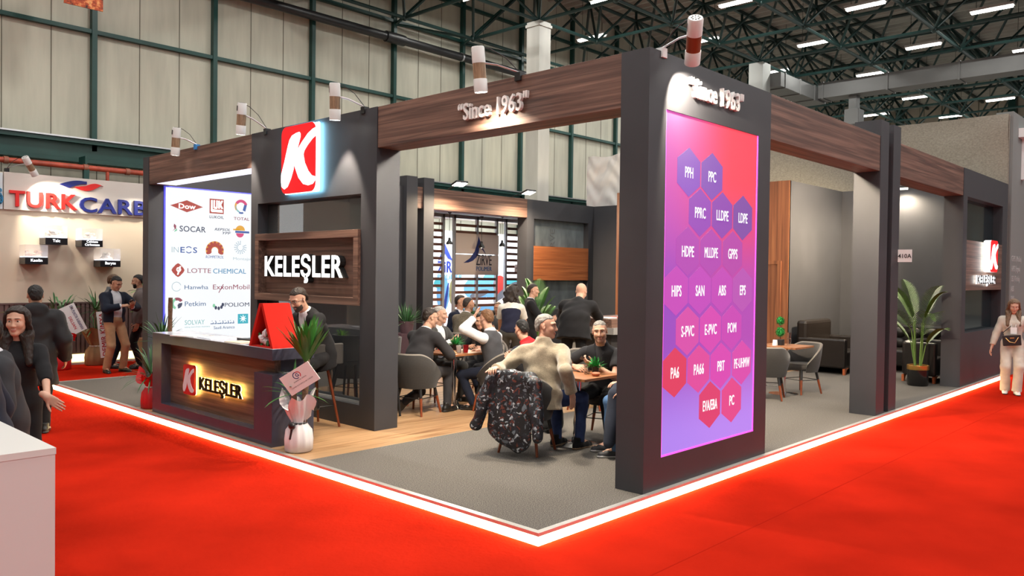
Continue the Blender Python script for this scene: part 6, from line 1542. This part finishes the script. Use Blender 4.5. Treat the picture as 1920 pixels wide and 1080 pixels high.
        V, Fq = nets(*F.grid(ly.get('h', 0.0125)*res, 0.03, post, ly.get('wr', 0.0036)))
        mats = ly['mat'] if isinstance(ly['mat'], (list, tuple)) else [ly['mat']]
        mi = 0
        if ly.get('zone'):
            fcn = (((V-B) @ R2)[Fq]).mean(1); mi = ly['zone'](fcn).astype(int)
        np_mesh(ly['name'], [(V, Fq, mi)], mats, t, sc)
    if tie is not None:
        F = Field(); a = N+R2 @ V3((0.068, 0, -0.035)); b = B+R2 @ V3((0.125+belly, 0, 0.10)); c = B+R2 @ V3((0.118+belly, 0, -0.04))
        F.rc(a, a+R2 @ V3((0.006, 0, -0.03)), 0.018, 0.014, 0.006, fx, 0.6); F.rc(a, b, 0.016, 0.026, 0.006, fx, 0.35); F.rc(b, c, 0.026, 0.034, 0.006, fx, 0.3)
        np_mesh('tie', [(*nets(*F.grid(0.006, 0.01)), 0)], [tie], t, sc)
    if trousers is not None:
        F = Field(); F.el(P+V3((0, 0, -0.01)), (0.122, 0.168*wide, 0.12), R1, 0.04); F.rc(P, B-R1 @ V3((0, 0, 0.06)), 0.115, 0.105, 0.04, R1 @ V3((0, 1, 0)), 1.25)
        for k in 'RL':
            hip, kn, an, fy, lyy = legs[k]; F.rc(hip, kn, 0.092+flare*0.2, 0.066+flare*0.6, 0.04); F.rc(kn, an+V3((0, 0, -0.02)), 0.064+flare*0.6, 0.052+flare, 0.025, cut=True)
        np_mesh('trousers', [(*nets(*F.grid(0.0125*res, 0.03, None, 0.0030)), 0)], [trousers], t, sc)
    if shoes is not None:
        for k in 'RL':
            hip, kn, an, fy, lift = legs[k]; F = Field(); Rf_ = RZ(fy) @ RY(-lift); bs = an+RZ(fy) @ V3((0, 0, 0)); q = lambda p: bs+Rf_ @ V3(p)
            F.rc(q((-0.045, 0, -0.045)), q((0.09, 0, -0.055)), 0.040, 0.042, 0.03); F.rc(q((0.09, 0, -0.055)), q((0.155, 0, -0.060)), 0.040, 0.030, 0.02); F.rc(q((-0.02, 0, 0.015)), q((0.0, 0, -0.03)), 0.043, 0.046, 0.03)
            F.rc(q((-0.05, 0, -0.072)), q((0.155, 0, -0.074)), 0.043, 0.041, 0.006, Rf_ @ V3((0, 0, 1)), 0.33)
            def ps(D, X, Y, Z): 
                z = Rf_[0, 2]*(X-bs[0])+Rf_[1, 2]*(Y-bs[1])+Rf_[2, 2]*(Z-bs[2]); return np.maximum(np.maximum(D, -(z+0.085)), z-0.035)
            V, Fq = nets(*F.grid(0.0085*res, 0.01, ps)); fz = ((V-bs) @ Rf_)[Fq].mean(1)[:, 2]
            np_mesh('shoe', [(V, Fq, (fz < -0.066).astype(int))], list(shoes) if isinstance(shoes, (list, tuple)) else [shoes, M('shoe_sole', (0.02, 0.018, 0.016), 0.7)], t, sc)
    mw = t.matrix_basis.copy()
    rec = dict(root=t, mw=mw, sc=sc, arms=arms, N=N, hc=hc, B=B, P=P, R2=R2, legs=legs, Rh=Rh)
    return rec
def wpt(rec, p): return rec['mw'] @ (Vector(tuple(p))*rec['sc'])
def wdir(rec, d): return (rec['mw'].to_3x3() @ Vector(tuple(d))).normalized()
# ================================================================== the cast
def S_(n, c, **k): return cloth(n, c, **k)
SUITD = S_('charcoal_suit', (0.028, 0.026, 0.029)); SUITB = S_('black_suit', (0.010, 0.0095, 0.011)); SUITN = S_('navy_suit', (0.008, 0.011, 0.024)); SUITG = S_('grey_suit', (0.060, 0.058, 0.056))
SHW = S_('white_shirt', (0.66, 0.66, 0.70), bump=0.05); TWEED = M('cloth_tweed', (0.13, 0.105, 0.072), 0.95, noise=0.5, nscale=90, bump=0.3, bscale=300)
WAIST = S_('grey_waistcoat', (0.055, 0.055, 0.062)); FLEECE = M('cloth_beige_fleece', (0.32, 0.265, 0.185), 1.0, noise=0.12, nscale=40, bump=0.5, bscale=180, sheen=0.5)
JEANS = M('cloth_dark_jeans', (0.018, 0.035, 0.11), 0.85, noise=0.3, nscale=14, bump=0.15, bscale=300); JEANL = M('cloth_light_jeans', (0.07, 0.15, 0.30), 0.85, noise=0.4, nscale=10, bump=0.15, bscale=300)
KHAKI = S_('khaki', (0.42, 0.24, 0.13)); REDJ = S_('red_jacket', (0.50, 0.015, 0.02)); BEIGE = S_('cream_knit', (0.55, 0.50, 0.43)); BEIGET = S_('cream_trousers', (0.56, 0.49, 0.42))
COATB = S_('black_parka', (0.012, 0.012, 0.014), rough=0.6); GREYJ = S_('grey_puffer', (0.10, 0.11, 0.12), rough=0.6); TAUPJ = S_('taupe_jacket', (0.16, 0.13, 0.125)); CARD = S_('dark_cardigan', (0.030, 0.030, 0.034)); NAVC = S_('navy_coat', (0.012, 0.016, 0.030))
GILET = S_('black_gilet', (0.010, 0.010, 0.013)); NAVK = S_('navy_knit', (0.013, 0.014, 0.034)); GREYT = S_('grey_trousers', (0.085, 0.083, 0.078)); MAROON = M('tie_maroon', (0.07, 0.008, 0.016), 0.6)
SHOE = M('shoe_black', (0.012, 0.011, 0.010), 0.35); SHOEW = M('shoe_white', (0.70, 0.68, 0.66), 0.5); TANS = M('sole_tan', (0.30, 0.20, 0.12), 0.7); SNK = M('sneaker_dark', (0.03, 0.03, 0.035), 0.6)
BLK, DBR, BRN, GRY, LGRY, GING = ('black', (0.010, 0.009, 0.009)), ('dark_brown', (0.022, 0.013, 0.009)), ('brown', (0.075, 0.040, 0.020)), ('grey', (0.20, 0.185, 0.17)), ('light_grey', (0.36, 0.33, 0.30)), ('ginger', (0.15, 0.07, 0.03))
SEAT = 0.565
def shirt(i=0.004, mat=None, collar=0.035, **k): return dict(name='shirt', mat=mat or SHW, i=i, hem=0.05, collar=collar, sleeve=1.0, wr=0.001, **k)
def phone(rec, k, lab, off=0.0):
    q = rec['arms'][k][2]; p = wpt(rec, q['palm']); n = wdir(rec, q['nn']); d = wdir(rec, q['wd']); s = d.cross(n)
    fr = Matrix(((s.x, d.x, n.x, p.x), (s.y, d.y, n.y, p.y), (s.z, d.z, n.z, p.z), (0, 0, 0, 1)))
    t = thing('mobile_phone', lab, 'phone', p, 'phones in hands')
    MB().box(-0.036, 0.036, -0.06, 0.09, -0.005, 0.004, 0, fr).build('phone_case', BLACKP, t, bevel=0.003)
    MB().box(-0.033, 0.033, -0.056, 0.086, 0.004, 0.005, 0, fr).build('phone_screen', M('phone_screen', (0.03, 0.035, 0.045), 0.1), t)
# --- A: bespectacled man in charcoal suit
A_ = person('seated man in charcoal suit and glasses, back to us, leaning on the cup table', (2.40, 4.20, 0), 8, 1.78, (0, 0, SEAT), 14, 24, head=(-22, 12, 0), hair='short', haircol=DBR, skin='fair', glasses=True, belly=0.03, wide=1.1,
       R=dict(t=(0.44, -0.13, 0.80), pole=(-0.3, -0.8, -0.6), n=(0, 0.6, -0.5), curl=0.7), L=dict(t=(0.46, 0.10, 0.80), pole=(-0.3, 0.8, -0.6), n=(0, -0.5, -0.5), curl=0.7),
       Rf=(0.34, -0.22, 0), Lf=(-0.12, 0.16, 0, 0.05, 0.6), layers=[shirt(), dict(name='jacket', mat=SUITD, i=0.020, hem=0.17, collar=0.02, open=(0.05, 0.0, 0.06), sleeve=0.96, flare=0.03)], trousers=SUITD, shoes=SHOE)
# --- B
B_ = person('seated grey haired man in open white shirt and dark jacket, phone in hand', (3.30, 4.90, 0), -80, 1.72, (0, 0, SEAT), 6, 8, head=(28, 4, 0), hair='cropped', haircol=LGRY, skin='fair', wide=1.05, belly=0.03,
       R=dict(t=(0.30, 0.0, 0.86), pole=(-0.3, -0.8, -0.5), d=(0.5, 0.7, 0.25), n=(-0.6, 0.1, 0.7), curl=0.55), L=dict(t=(0.34, 0.12, 0.78), pole=(-0.3, 0.8, -0.5), curl=0.5),
       Rf=(0.38, -0.14, -5), Lf=(0.38, 0.14, 5), layers=[shirt(), dict(name='jacket', mat=SUITG, i=0.020, hem=0.10, collar=0.02, open=(-0.15, 0.07, 0.085), sleeve=0.96)], trousers=SUITG, shoes=SHOE)
phone(B_, 'R', 'black phone held by the seated grey haired man')
# --- C
C_ = person('seated man in white shirt and grey waistcoat seen from behind, hand raised to his forehead', (3.31, 3.70, 0), 105, 1.74, (0, 0, 0.55), 8, 12, head=(-22, 12, 0), hair='short', haircol=GING, skin='fair', wide=1.06,
       L=dict(t=(0.25, 0.13, 1.22), pole=(0.1, 1, -0.7), d=(-0.1, -0.55, 0.8), n=(-0.8, -0.3, -0.3), curl=0.15), R=dict(t=(0.34, -0.18, 0.76), pole=(-0.3, -0.8, -0.5), n=(0, 0.3, -0.9), curl=0.5),
       Rf=(0.22, -0.16, -10), Lf=(0.22, 0.16, 15), layers=[dict(name='shirt', mat=SHW, i=0.010, hem=0.05, collar=0.04, sleeve=0.97, wr=0.003, puff=0.006), dict(name='waistcoat', mat=WAIST, i=0.020, hem=0.06, sleeve=0, collar=0.0, open=(0.0, 0.0, 0.07))], trousers=SUITN, shoes=SHOE)
q = C_['arms']['L']; e0, w0 = V3(q[0]), V3(q[1]); u0 = unit(w0-e0)
b = MB(); b.tube([wpt(C_, w0-u0*0.035), wpt(C_, w0-u0*0.005)], 0.036, 14); tag(b.build('wrist_watch', BLACKP, smooth=40), 'black watch on the raised wrist of the man in a waistcoat', 'watch')
# --- D
person('dark haired woman in black, half hidden behind a raised white sleeve', (3.96, 4.52, 0), 192, 1.66, (0, 0, 0.53), 12, 18, head=(25, 8, 0), hair='long', haircol=DBR, skin='mid', female=True,
       L=dict(t=(0.40, 0.22, 0.79), pole=(-0.3, 0.8, -0.4), n=(0, -0.6, -0.4), curl=0.45), R=dict(t=(0.30, -0.12, 0.79), pole=(-0.3, -0.8, -0.4), curl=0.5), Rf=(0.35, -0.12, 0), Lf=(0.35, 0.12, 0), layers=[dict(name='blouse', mat=SUITB, i=0.010, hem=0.08, sleeve=0.8, collar=0.0)], trousers=SUITB, shoes=SHOE, res=1.2)
# --- E, F, G, H and the half hidden one round the far table
person('seated man in a navy suit before the brown slats, facing right', (5.88, 7.20, 0), -85, 1.76, (0, 0, 0.60), 4, 6, head=(30, 0, 0), hair='short', haircol=DBR, skin='mid', layers=[shirt(), dict(name='jacket', mat=SUITN, i=0.02, hem=0.10, collar=0.02, open=(0.0, 0.0, 0.065), sleeve=0.96)], trousers=SUITN, shoes=SHOE, tie=MAROON,
       R=dict(t=(0.26, -0.16, 0.78)), L=dict(t=(0.26, 0.16, 0.78)), Rf=(0.24, -0.14, 0), Lf=(0.24, 0.14, 0), res=1.3, hand_res=1.3)
person('seated man in a brown tweed jacket with his back to us, balding dark hair', (5.32, 6.50, 0), 15, 1.80, (0, 0, 0.58), 16, 24, head=(-18, 4, 0), hair='receding', haircol=DBR, skin='mid', stubble=True, wide=1.08, layers=[shirt(), dict(name='jacket', mat=TWEED, i=0.022, hem=0.16, collar=0.02, open=(0.0, 0.0, 0.06), sleeve=0.96)], trousers=SUITB, shoes=SHOE,
       R=dict(t=(0.40, -0.14, 0.80)), L=dict(t=(0.40, 0.12, 0.80)), Rf=(0.36, -0.16, 0), Lf=(0.3, 0.14, 0), res=1.25, hand_res=1.3)
G_ = person('curly haired woman in navy and white top leaning over the far table, back to us', (5.30, 5.30, 0), 40, 1.70, (0, 0, 0.89), 14, 27, head=(-15, 10, 0), hair='curly', haircol=DBR, skin='mid', female=True, wide=1.05, layers=[dict(name='top', mat=S_('white_top', (0.66, 0.62, 0.56)), i=0.012, hem=0.04, sleeve=0.36, collar=0.0, puff=0.004, h=0.011), dict(name='bodice', mat=NAVK, i=0.017, hem=0.05, sleeve=0, collar=-1, cutz=0.185, h=0.010)], trousers=GREYT, shoes=SHOE,
       R=dict(t=(0.42, -0.26, 0.78), pole=(-0.6, -0.8, 0.1)), L=dict(t=(0.45, 0.22, 0.80)), res=1.15)
H_ = person('dark haired man in black suit standing in profile before the palm, holding a card', (6.55, 6.02, 0), -48, 1.68, (0, 0, 0.90), 3, 5, head=(5, 4, 0), hair='short', haircol=DBR, skin='fair', layers=[shirt(), dict(name='jacket', mat=SUITB, i=0.02, hem=0.2, collar=0.02, open=(0.0, 0.0, 0.065), sleeve=0.96)], trousers=SUITB, shoes=SHOE, tie=M('tie_dark', (0.03, 0.03, 0.04), 0.6),
       R=dict(t=(0.40, -0.10, 1.03), pole=(-0.5, -0.7, -0.4), n=(0, 0.7, 0.5), curl=0.6), L=dict(t=(0.40, 0.08, 1.04), pole=(-0.5, 0.7, -0.4), n=(0, -0.6, 0.4), curl=0.6), res=1.25)
p = wpt(H_, H_['arms']['R'][2]['palm']); o = MB().box(-0.045, 0.045, -0.028, 0.028, -0.001, 0.001).build('business_card', PAPER); o.location = p + wdir(H_, (0.01, 0, 0))*0.01; o.rotation_euler = (0.6, 0.3, 0.2); tag(o, 'white card in the hands of the man in profile', 'card')
person('person of whom only the forehead shows left of the curly haired woman', (6.85, 7.10, 0), 222, 1.62, (0, 0, SEAT), 5, 8, head=(0, 6, 0), hair='receding', haircol=BRN, skin='tan', layers=[dict(name='sweater', mat=SUITG, i=0.014, hem=0.08, collar=0.02)], trousers=SUITB, shoes=SHOE, Rf=(0.36, -0.14, 0), Lf=(0.36, 0.14, 0), R=dict(t=(0.3, -0.15, 0.8)), L=dict(t=(0.3, 0.15, 0.8)), res=1.5, hand_res=1.6)
# --- I
person('bald heavy man in a black suit seen from behind, leaning over the walnut bar', (4.96, 3.70, 0), 24, 1.80, (0, 0, 0.96), 14, 46, head=(-8, 26, 0), hair='bald', haircol=GRY, skin='fair', wide=1.22, belly=0.05, layers=[shirt(), dict(name='jacket', mat=SUITB, i=0.024, hem=0.13, collar=0.025, sleeve=0.96, flare=0.05, wr=0.0035)], trousers=SUITB, shoes=SHOE,
       R=dict(t=(0.66, -0.12, 1.17), pole=(-0.2, -0.7, -0.7), n=(0, 0, -1), curl=0.3), L=dict(t=(0.64, 0.14, 1.17), pole=(-0.4, 0.9, -0.4), n=(0, 0, -1), curl=0.3), Rf=(-0.05, -0.15, -10), Lf=(0.02, 0.16, 10))
# --- J
person('dark haired person in a red jacket, mostly hidden behind the man in beige fleece', (3.22, 2.80, 0), 120, 1.68, (0, 0, 0.55), 18, 30, head=(-45, 14, 0), hair='short', haircol=BLK, skin='fair', layers=[dict(name='jacket', mat=[REDJ, SUITB], i=0.022, hem=0.10, collar=0.04, zone=lambda f: (np.abs(f[:, 1]) > 0.19) & (f[:, 2] < 0.20))], trousers=SUITB, shoes=SHOE,
       R=dict(t=(0.36, -0.15, 0.78)), L=dict(t=(0.36, 0.15, 0.78)), Rf=(0.3, -0.15, 0), Lf=(0.3, 0.15, 0))
# --- K
K_ = person('man in beige fleece jacket and jeans sitting sideways, arm along the chair back', (1.91, 1.645, 0), 2, 1.80, (0, 0, SEAT), 2, 4, twist=22, head=(-62, 2, 0), hair='cropped', haircol=GRY, skin='fair', wide=1.12, belly=0.02, layers=[dict(name='fleece_jacket', mat=FLEECE, i=0.022, hem=0.13, collar=0.065, sleeve=0.96, puff=0.004, wr=0.0075, flare=0.02, h=0.011)], trousers=JEANS, shoes=[SUITB, TANS],
       L=dict(t=(-0.42, 0.24, 0.83), pole=(0, 1, -0.9), n=(0.2, 0, -1), curl=0.55), R=dict(t=(0.04, -0.34, 0.60), pole=(-0.9, -0.6, 0.1), d=(0.25, 0.05, -1), n=(0, 1, 0.1), curl=0.25, spread=0.06), Rf=(0.36, -0.20, -5), Lf=(0.32, 0.06, 5), kneeR=(1, -0.2, 0.2), kneeL=(1, 0.2, 0.2))
# --- L
L_ = person('short haired man in black gilet facing us across the nearest table, phone in hand', (3.02, 1.68, 0), 200, 1.74, (0, 0, 0.55), 16, 22, head=(14, 4, 4), hair='cropped', haircol=GRY, skin='fair', stubble=True, wide=1.06, layers=[dict(name='polo_shirt', mat=S_('black_polo', (0.022, 0.022, 0.026)), i=0.010, hem=0.06, sleeve=0.30, collar=0.035, puff=0.006), dict(name='gilet', mat=GILET, i=0.020, hem=0.09, sleeve=0, collar=0.05, open=(0.12, 0.0, 0.05))], trousers=SUITB, shoes=SNK,
       R=dict(t=(0.36, -0.22, 0.80), pole=(-0.2, -0.9, -0.3), n=(0, 0.6, -0.5), d=(0.6, 0.7, 0), curl=0.5), L=dict(t=(0.34, -0.02, 0.83), pole=(-0.2, 0.9, -0.5), d=(0.35, -0.75, 0.3), n=(-0.5, -0.1, 0.8), curl=0.6), Rf=(0.40, -0.18, 5), Lf=(0.28, 0.14, 10))
phone(L_, 'L', 'black phone held over the nearest table by the man in a black gilet')
# --- M
person('person in light jeans mostly hidden by the light box tower, only legs and hand showing', (2.66, 0.78, 0), 138, 1.76, (0, 0, SEAT), 6, 8, head=(-20, 0, 0), hair='short', haircol=BRN, skin='fair', layers=[dict(name='sweater', mat=SUITN, i=0.016, hem=0.1, collar=0.03)], trousers=JEANL, shoes=[SNK, M('sole_white', (0.6, 0.6, 0.6), 0.6)],
       L=dict(t=(0.36, 0.22, 0.66), pole=(-0.5, 0.7, -0.2), n=(0, 0, -1), curl=0.3), R=dict(t=(0.32, -0.12, 0.70), n=(0, 0, -1)), Rf=(0.44, -0.12, 0), Lf=(0.42, 0.14, 0), res=1.1)
# --- the man at the counter
CM = person('bearded man in black suit, glasses and maroon tie bent over the reception counter', (0.98, 4.20, 0), 186, 1.80, (0, 0, 0.86), 18, 34, head=(4, 28, 0), hair='short', haircol=DBR, skin='fair', glasses=True, beard=('salt_beard', (0.055, 0.045, 0.04)), wide=1.05, layers=[shirt(0.006), dict(name='jacket', mat=SUITB, i=0.020, hem=0.17, collar=0.02, open=(0.02, 0.0, 0.075), sleeve=0.96, flare=0.02)], trousers=SUITB, shoes=SHOE, tie=MAROON,
       R=dict(t=(0.56, -0.12, 1.05), pole=(-0.3, -0.9, -0.5), n=(0, 0.3, -0.9), curl=0.5), L=dict(t=(0.56, 0.12, 1.05), pole=(-0.3, 0.9, -0.5), n=(0, -0.3, -0.9), curl=0.5), Rf=(0.24, -0.16, -10, 0.24), Lf=(0.24, 0.16, 10, 0.24), kneeR=(1, -0.3, 0.1), kneeL=(1, 0.3, 0.1))
# --- people at the left stand
T_ = person('standing man in a dark blue jacket and khaki trousers looking down at his phone', (1.43, 11.60, FLZ), -78, 1.78, (0, 0, 0.94), -2, 0, head=(8, 26, 0), hair='short', haircol=BLK, skin='mid', wide=1.08, belly=0.03, layers=[shirt(0.006), dict(name='jacket', mat=NAVC, i=0.026, hem=0.10, collar=0.05, open=(-0.6, 0.075, 0.085), sleeve=0.95, puff=0.006)], trousers=KHAKI, shoes=SHOE,
       R=dict(t=(0.30, -0.05, 1.20), pole=(-0.3, -0.9, -0.4), d=(0.45, 0.8, 0.15), n=(-0.3, 0.2, -0.8), curl=0.6), L=dict(t=(0.33, 0.13, 1.18), pole=(-0.3, 0.9, -0.4), d=(0.55, -0.35, 0.5), n=(-0.6, -0.1, 0.75), curl=0.55), Rf=(0, -0.15, -14), Lf=(0.03, 0.15, 12), flare=0.012, res=1.1)
phone(T_, 'L', 'black phone in the hand of the man in khaki trousers')
person('standing man in a grey puffer jacket behind the man in khaki trousers', (1.62, 12.25, FLZ), -25, 1.80, (0, 0, 0.94), 0, 2, head=(-10, 4, 0), hair='short', haircol=BRN, skin='fair', wide=1.1, layers=[dict(name='puffer_jacket', mat=GREYJ, i=0.035, hem=0.14, collar=0.06, puff=0.012, wr=0.005)], trousers=SUITN, shoes=SHOE, res=1.25, hand_res=1.4)
person('bearded man in a taupe jacket half hidden by the dark end column', (2.03, 11.92, FLZ), 160, 1.80, (0, 0, 0.94), 0, 2, head=(-10, 8, 0), hair='short', haircol=BLK, skin='mid', beard=BLK, layers=[dict(name='jacket', mat=TAUPJ, i=0.026, hem=0.16, collar=0.05, puff=0.006)], trousers=SUITB, shoes=SHOE, res=1.2, hand_res=1.3)
person('person in a long black hooded parka walking away from us', (-1.33, 6.42, FLZ), 72, 1.72, (0, 0, 0.93), 3, 6, head=(8, 6, 0), hair='short', haircol=BLK, skin='mid', wide=1.1, layers=[dict(name='parka', mat=COATB, i=0.040, hem=0.36, collar=0.05, hood=True, puff=0.014, wr=0.005, flare=0.02)], trousers=SUITB, shoes=SHOE, Rf=(0.10, -0.10, -6), Lf=(-0.10, 0.10, 8, 0.02), R=dict(t=(0.10, -0.30, 0.86)), L=dict(t=(0.05, 0.30, 0.86)))
# --- youngsters in the foreground
GIRL = person('girl with long dark hair in black, face towards us, arm stretched out with open hand', (-2.34, 3.28, FLZ), -108, 1.62, (0, 0, 0.93), 2, 4, head=(-14, 4, 0), hair='long', haircol=('brunette', (0.020, 0.011, 0.008)), skin='fair', female=True, layers=[dict(name='top', mat=SUITB, i=0.014, hem=0.12, sleeve=0.62, collar=0.0)], trousers=SUITB, shoes=SHOE,
       L=dict(t=(0.62, 0.25, 0.87), pole=(-0.3, 0.5, -0.7), d=(0.35, 0.75, -0.55), n=(-0.8, 0.45, -0.2), curl=0.12, spread=0.10, thumb=-0.1), R=dict(t=(0.1, -0.24, 0.82)))
person('youngster in dark grey cardigan over white shirt at the left picture edge', (-2.61, 2.53, FLZ), 176, 1.60, (0, 0, 0.93), 8, 14, head=(18, 0, 0), hair='short', haircol=BLK, skin='fair', layers=[shirt(0.006), dict(name='cardigan', mat=CARD, i=0.034, hem=0.16, collar=0.0, open=(-0.05, 0.0, 0.095), sleeve=0.98, puff=0.012, wr=0.004)], trousers=S_('grey_uniform', (0.16, 0.15, 0.15)), shoes=SHOE,
       L=dict(t=(0.16, 0.34, 0.84), pole=(-1, 0.8, 0.2), d=(0.55, 0.1, -0.6), n=(0, -1, 0.2), curl=0.35, spread=0.04), R=dict(t=(0.1, -0.28, 0.84)))
person('person with long brown hair in a navy coat, almost outside the left picture edge', (-2.86, 1.95, FLZ), 150, 1.60, (0, 0, 0.93), 6, 12, head=(10, 12, 0), hair='long', haircol=('brunette_light', (0.045, 0.022, 0.014)), skin='fair', female=True, layers=[dict(name='coat', mat=NAVC, i=0.030, hem=0.30, collar=0.03, puff=0.008)], trousers=SUITB, shoes=SHOE, R=dict(t=(0.14, -0.26, 0.88)), L=dict(t=(0.18, 0.26, 0.88)))
# --- woman on the right
WM = person('woman with long fair hair in cream knitwear and wide trousers walking along the right aisle', (11.22, -0.62, FLZ), 196, 1.62, (0, 0, 0.92), 2, 4, head=(6, 22, 0), hair='long', haircol=('dark_blonde', (0.16, 0.095, 0.055)), skin='fair', female=True, wide=1.02, layers=[dict(name='sweater', mat=BEIGE, i=0.015, hem=0.10, collar=0.01, sleeve=0.90, puff=0.008, wr=0.004)], trousers=BEIGET, shoes=SHOEW, flare=0.026,
       Rf=(0.04, -0.10, -4), Lf=(0.14, 0.07, 6), R=dict(t=(0.06, -0.33, 0.80)), L=dict(t=(-0.02, 0.33, 0.80)))
t = thing('shoulder_bag', 'black shoulder bag with a gold chain hanging in front of the woman in cream', 'bag', (11.0, -0.6, 0.8))
def wl(x, y, z): return tuple(wpt(WM, (x, y, z)))
mwb = WM['mw'] @ Matrix.Translation((0.205, -0.02, 0.90)) @ Matrix.Rotation(0.1, 4, 'X')
MB().box(-0.035, 0.035, -0.135, 0.125, -0.085, 0.085, 0, mwb).build('bag_body', BLACKP, t, bevel=0.012); MB().box(0.034, 0.040, -0.135, 0.125, 0.02, 0.085, 0, mwb).build('bag_flap', BLACKP, t, bevel=0.004)
b = MB(); b.tube([mwb @ Vector(v) for v in ((0.045, -0.09, 0.05), (0.05, -0.04, -0.02), (0.05, 0.03, -0.04), (0.045, 0.09, 0.05))], 0.006, 6); b.box(0.036, 0.044, -0.03, 0.03, 0.035, 0.05, 0, mwb); b.build('bag_chain', M('gold', (0.7, 0.48, 0.2), 0.3, 1.0), t)
b = MB(); b.tube([wl(0.19, -0.13, 0.96), wl(0.15, -0.16, 1.10), wl(0.13, 0.02, 1.28), wl(0.06, 0.13, 1.42), wl(-0.06, 0.12, 1.42)], 0.007, 6); b.build('bag_strap', BLACKP, t)
t = thing('badge', 'white visitor badge on a lanyard over the cream sweater', 'badge', wl(0.17, 0.0, 1.02)); MB().box(0, 0.003, -0.045, 0.045, -0.055, 0.055, 0, WM['mw'] @ Matrix.Translation((0.185, 0.0, 1.06))).build('badge_card', PAPER, t)
b = MB(); b.tube([wl(0.187, 0, 1.11), wl(0.165, 0.03, 1.22), wl(0.06, 0.075, 1.40)], 0.004, 5); b.tube([wl(0.187, 0, 1.11), wl(0.165, -0.03, 1.22), wl(0.06, -0.075, 1.40)], 0.004, 5); b.build('lanyard', PAPER, t)
# --- garments over chairs and the bag on the floor
def hung(name, lab, x, y, a, mat, w=0.24, drop=0.62, seed=0.0, wr=0.010, thick=0.26):
    F = Field(); top = 0.79
    F.rc((-0.29, -w*0.8, top-0.01), (-0.29, w*0.8, top-0.01), 0.055, 0.055, 0.04); F.rc((-0.34, -w*0.25, top-0.08), (-0.40, -w*0.35, top-drop), w*0.60, w*0.66, 0.04, (1, 0, 0), thick); F.rc((-0.34, w*0.25, top-0.08), (-0.40, w*0.3, top-drop+0.08), w*0.60, w*0.64, 0.04, (1, 0, 0), thick)
    F.rc((-0.33, -w*0.95, top-0.05), (-0.42, -w*1.3, top-drop*0.98), 0.075, 0.06, 0.025); F.rc((-0.33, w*0.95, top-0.05), (-0.42, w*1.35, top-drop*0.88), 0.075, 0.06, 0.025)
    F.el((-0.30, 0, top+0.035), (0.05, 0.13, 0.04), None, 0.03)
    def post(D, X, Y, Z): return D + wr*(np.sin(16*Z+3*np.sin(7*Y+seed))*0.6+np.sin(34*Y+2.5*np.sin(6*Z+seed))*0.5) + np.maximum(0, 0.05-np.abs(Z-(top-drop-0.15)))*0
    V, Fq = nets(*F.grid(0.011, 0.04, post))
    t = np_mesh(name, [(V, Fq, 0)], [mat], None); t.location = (x, y, 0); t.rotation_euler = (0, 0, radians(a)); tag(t, lab, 'jacket'); return t
CAMO = bpy.data.materials.new('camouflage_print'); CAMO.use_nodes = True; nt = CAMO.node_tree; bs = nt.nodes['Principled BSDF']; bs.inputs['Roughness'].default_value = 0.55
tc = nt.nodes.new('ShaderNodeTexCoord'); n1 = nt.nodes.new('ShaderNodeTexNoise'); n1.inputs['Scale'].default_value = 9; n1.inputs['Detail'].default_value = 3
mx = nt.nodes.new('ShaderNodeVectorMath'); mx.operation = 'MULTIPLY_ADD'; mx.inputs[1].default_value = (0.16, 0.16, 0.16)
vo = nt.nodes.new('ShaderNodeTexVoronoi'); vo.inputs['Scale'].default_value = 44; r1 = nt.nodes.new('ShaderNodeValToRGB'); sp = nt.nodes.new('ShaderNodeSeparateColor')
nt.links.new(tc.outputs['Object'], n1.inputs['Vector']); nt.links.new(n1.outputs['Color'], mx.inputs[0]); nt.links.new(tc.outputs['Object'], mx.inputs[2]); nt.links.new(mx.outputs['Vector'], vo.inputs['Vector'])
nt.links.new(vo.outputs['Color'], sp.inputs['Color']); nt.links.new(sp.outputs['Red'], r1.inputs['Fac']); nt.links.new(r1.outputs['Color'], bs.inputs['Base Color']); el = r1.color_ramp; el.interpolation = 'CONSTANT'
for pos, c in ((0.0, '#0c0c10'), (0.34, '#1a1b24'), (0.50, '#5f666e'), (0.60, '#0e0e12'), (0.70, '#5a2a20'), (0.79, '#23262f'), (0.90, '#a9aeb4'), (0.96, '#101016')):
    e = el.elements.new(pos); e.color = (*srgb(c), 1)
hung('puffer_jacket', 'patterned black, grey and rust puffer jacket hung over the nearest chair back', 1.80, 1.75, 16, CAMO, 0.255, 0.55, 0.3, 0.014)
hung('suit_jacket', 'navy jacket hung over the chair of the man in a waistcoat', 3.33, 3.68, 110, SUITN, 0.22, 0.62, 2.0, 0.006, 0.22)
o = hung('jacket', 'dark slate jacket draped beside the light jeans next to the light box tower', 2.58, 1.06, 35, S_('slate_jacket', (0.030, 0.036, 0.055)), 0.13, 0.58, 4.0, 0.008, 0.24); o.location.z = -0.12
t = thing('backpack', 'black backpack with a loop handle standing on the floor behind the nearest table column', 'bag', (2.9, 2.15, 0))
F = Field(); F.rc((2.78, 2.25, 0.12), (2.78, 2.25, 0.34), 0.16, 0.12, 0.04, (1, 0, 0), 0.7); F.rc((2.70, 2.2, 0.10), (2.70, 2.2, 0.2), 0.09, 0.08, 0.03)
o = np_mesh('bag_body', [(*nets(*F.grid(0.012, 0.03, lambda D, X, Y, Z: np.maximum(D, 0.005-Z), 0.004)), 0)], [S_('black_nylon', (0.012, 0.012, 0.013), rough=0.5)], None); link_child(o, t)
b = MB(); b.tube([(2.78, 2.25+0.04*cos(pi*k/8), 0.44+0.07*sin(pi*k/8)) for k in range(9)], 0.008, 6); b.build('bag_handle', BLACKP, t)
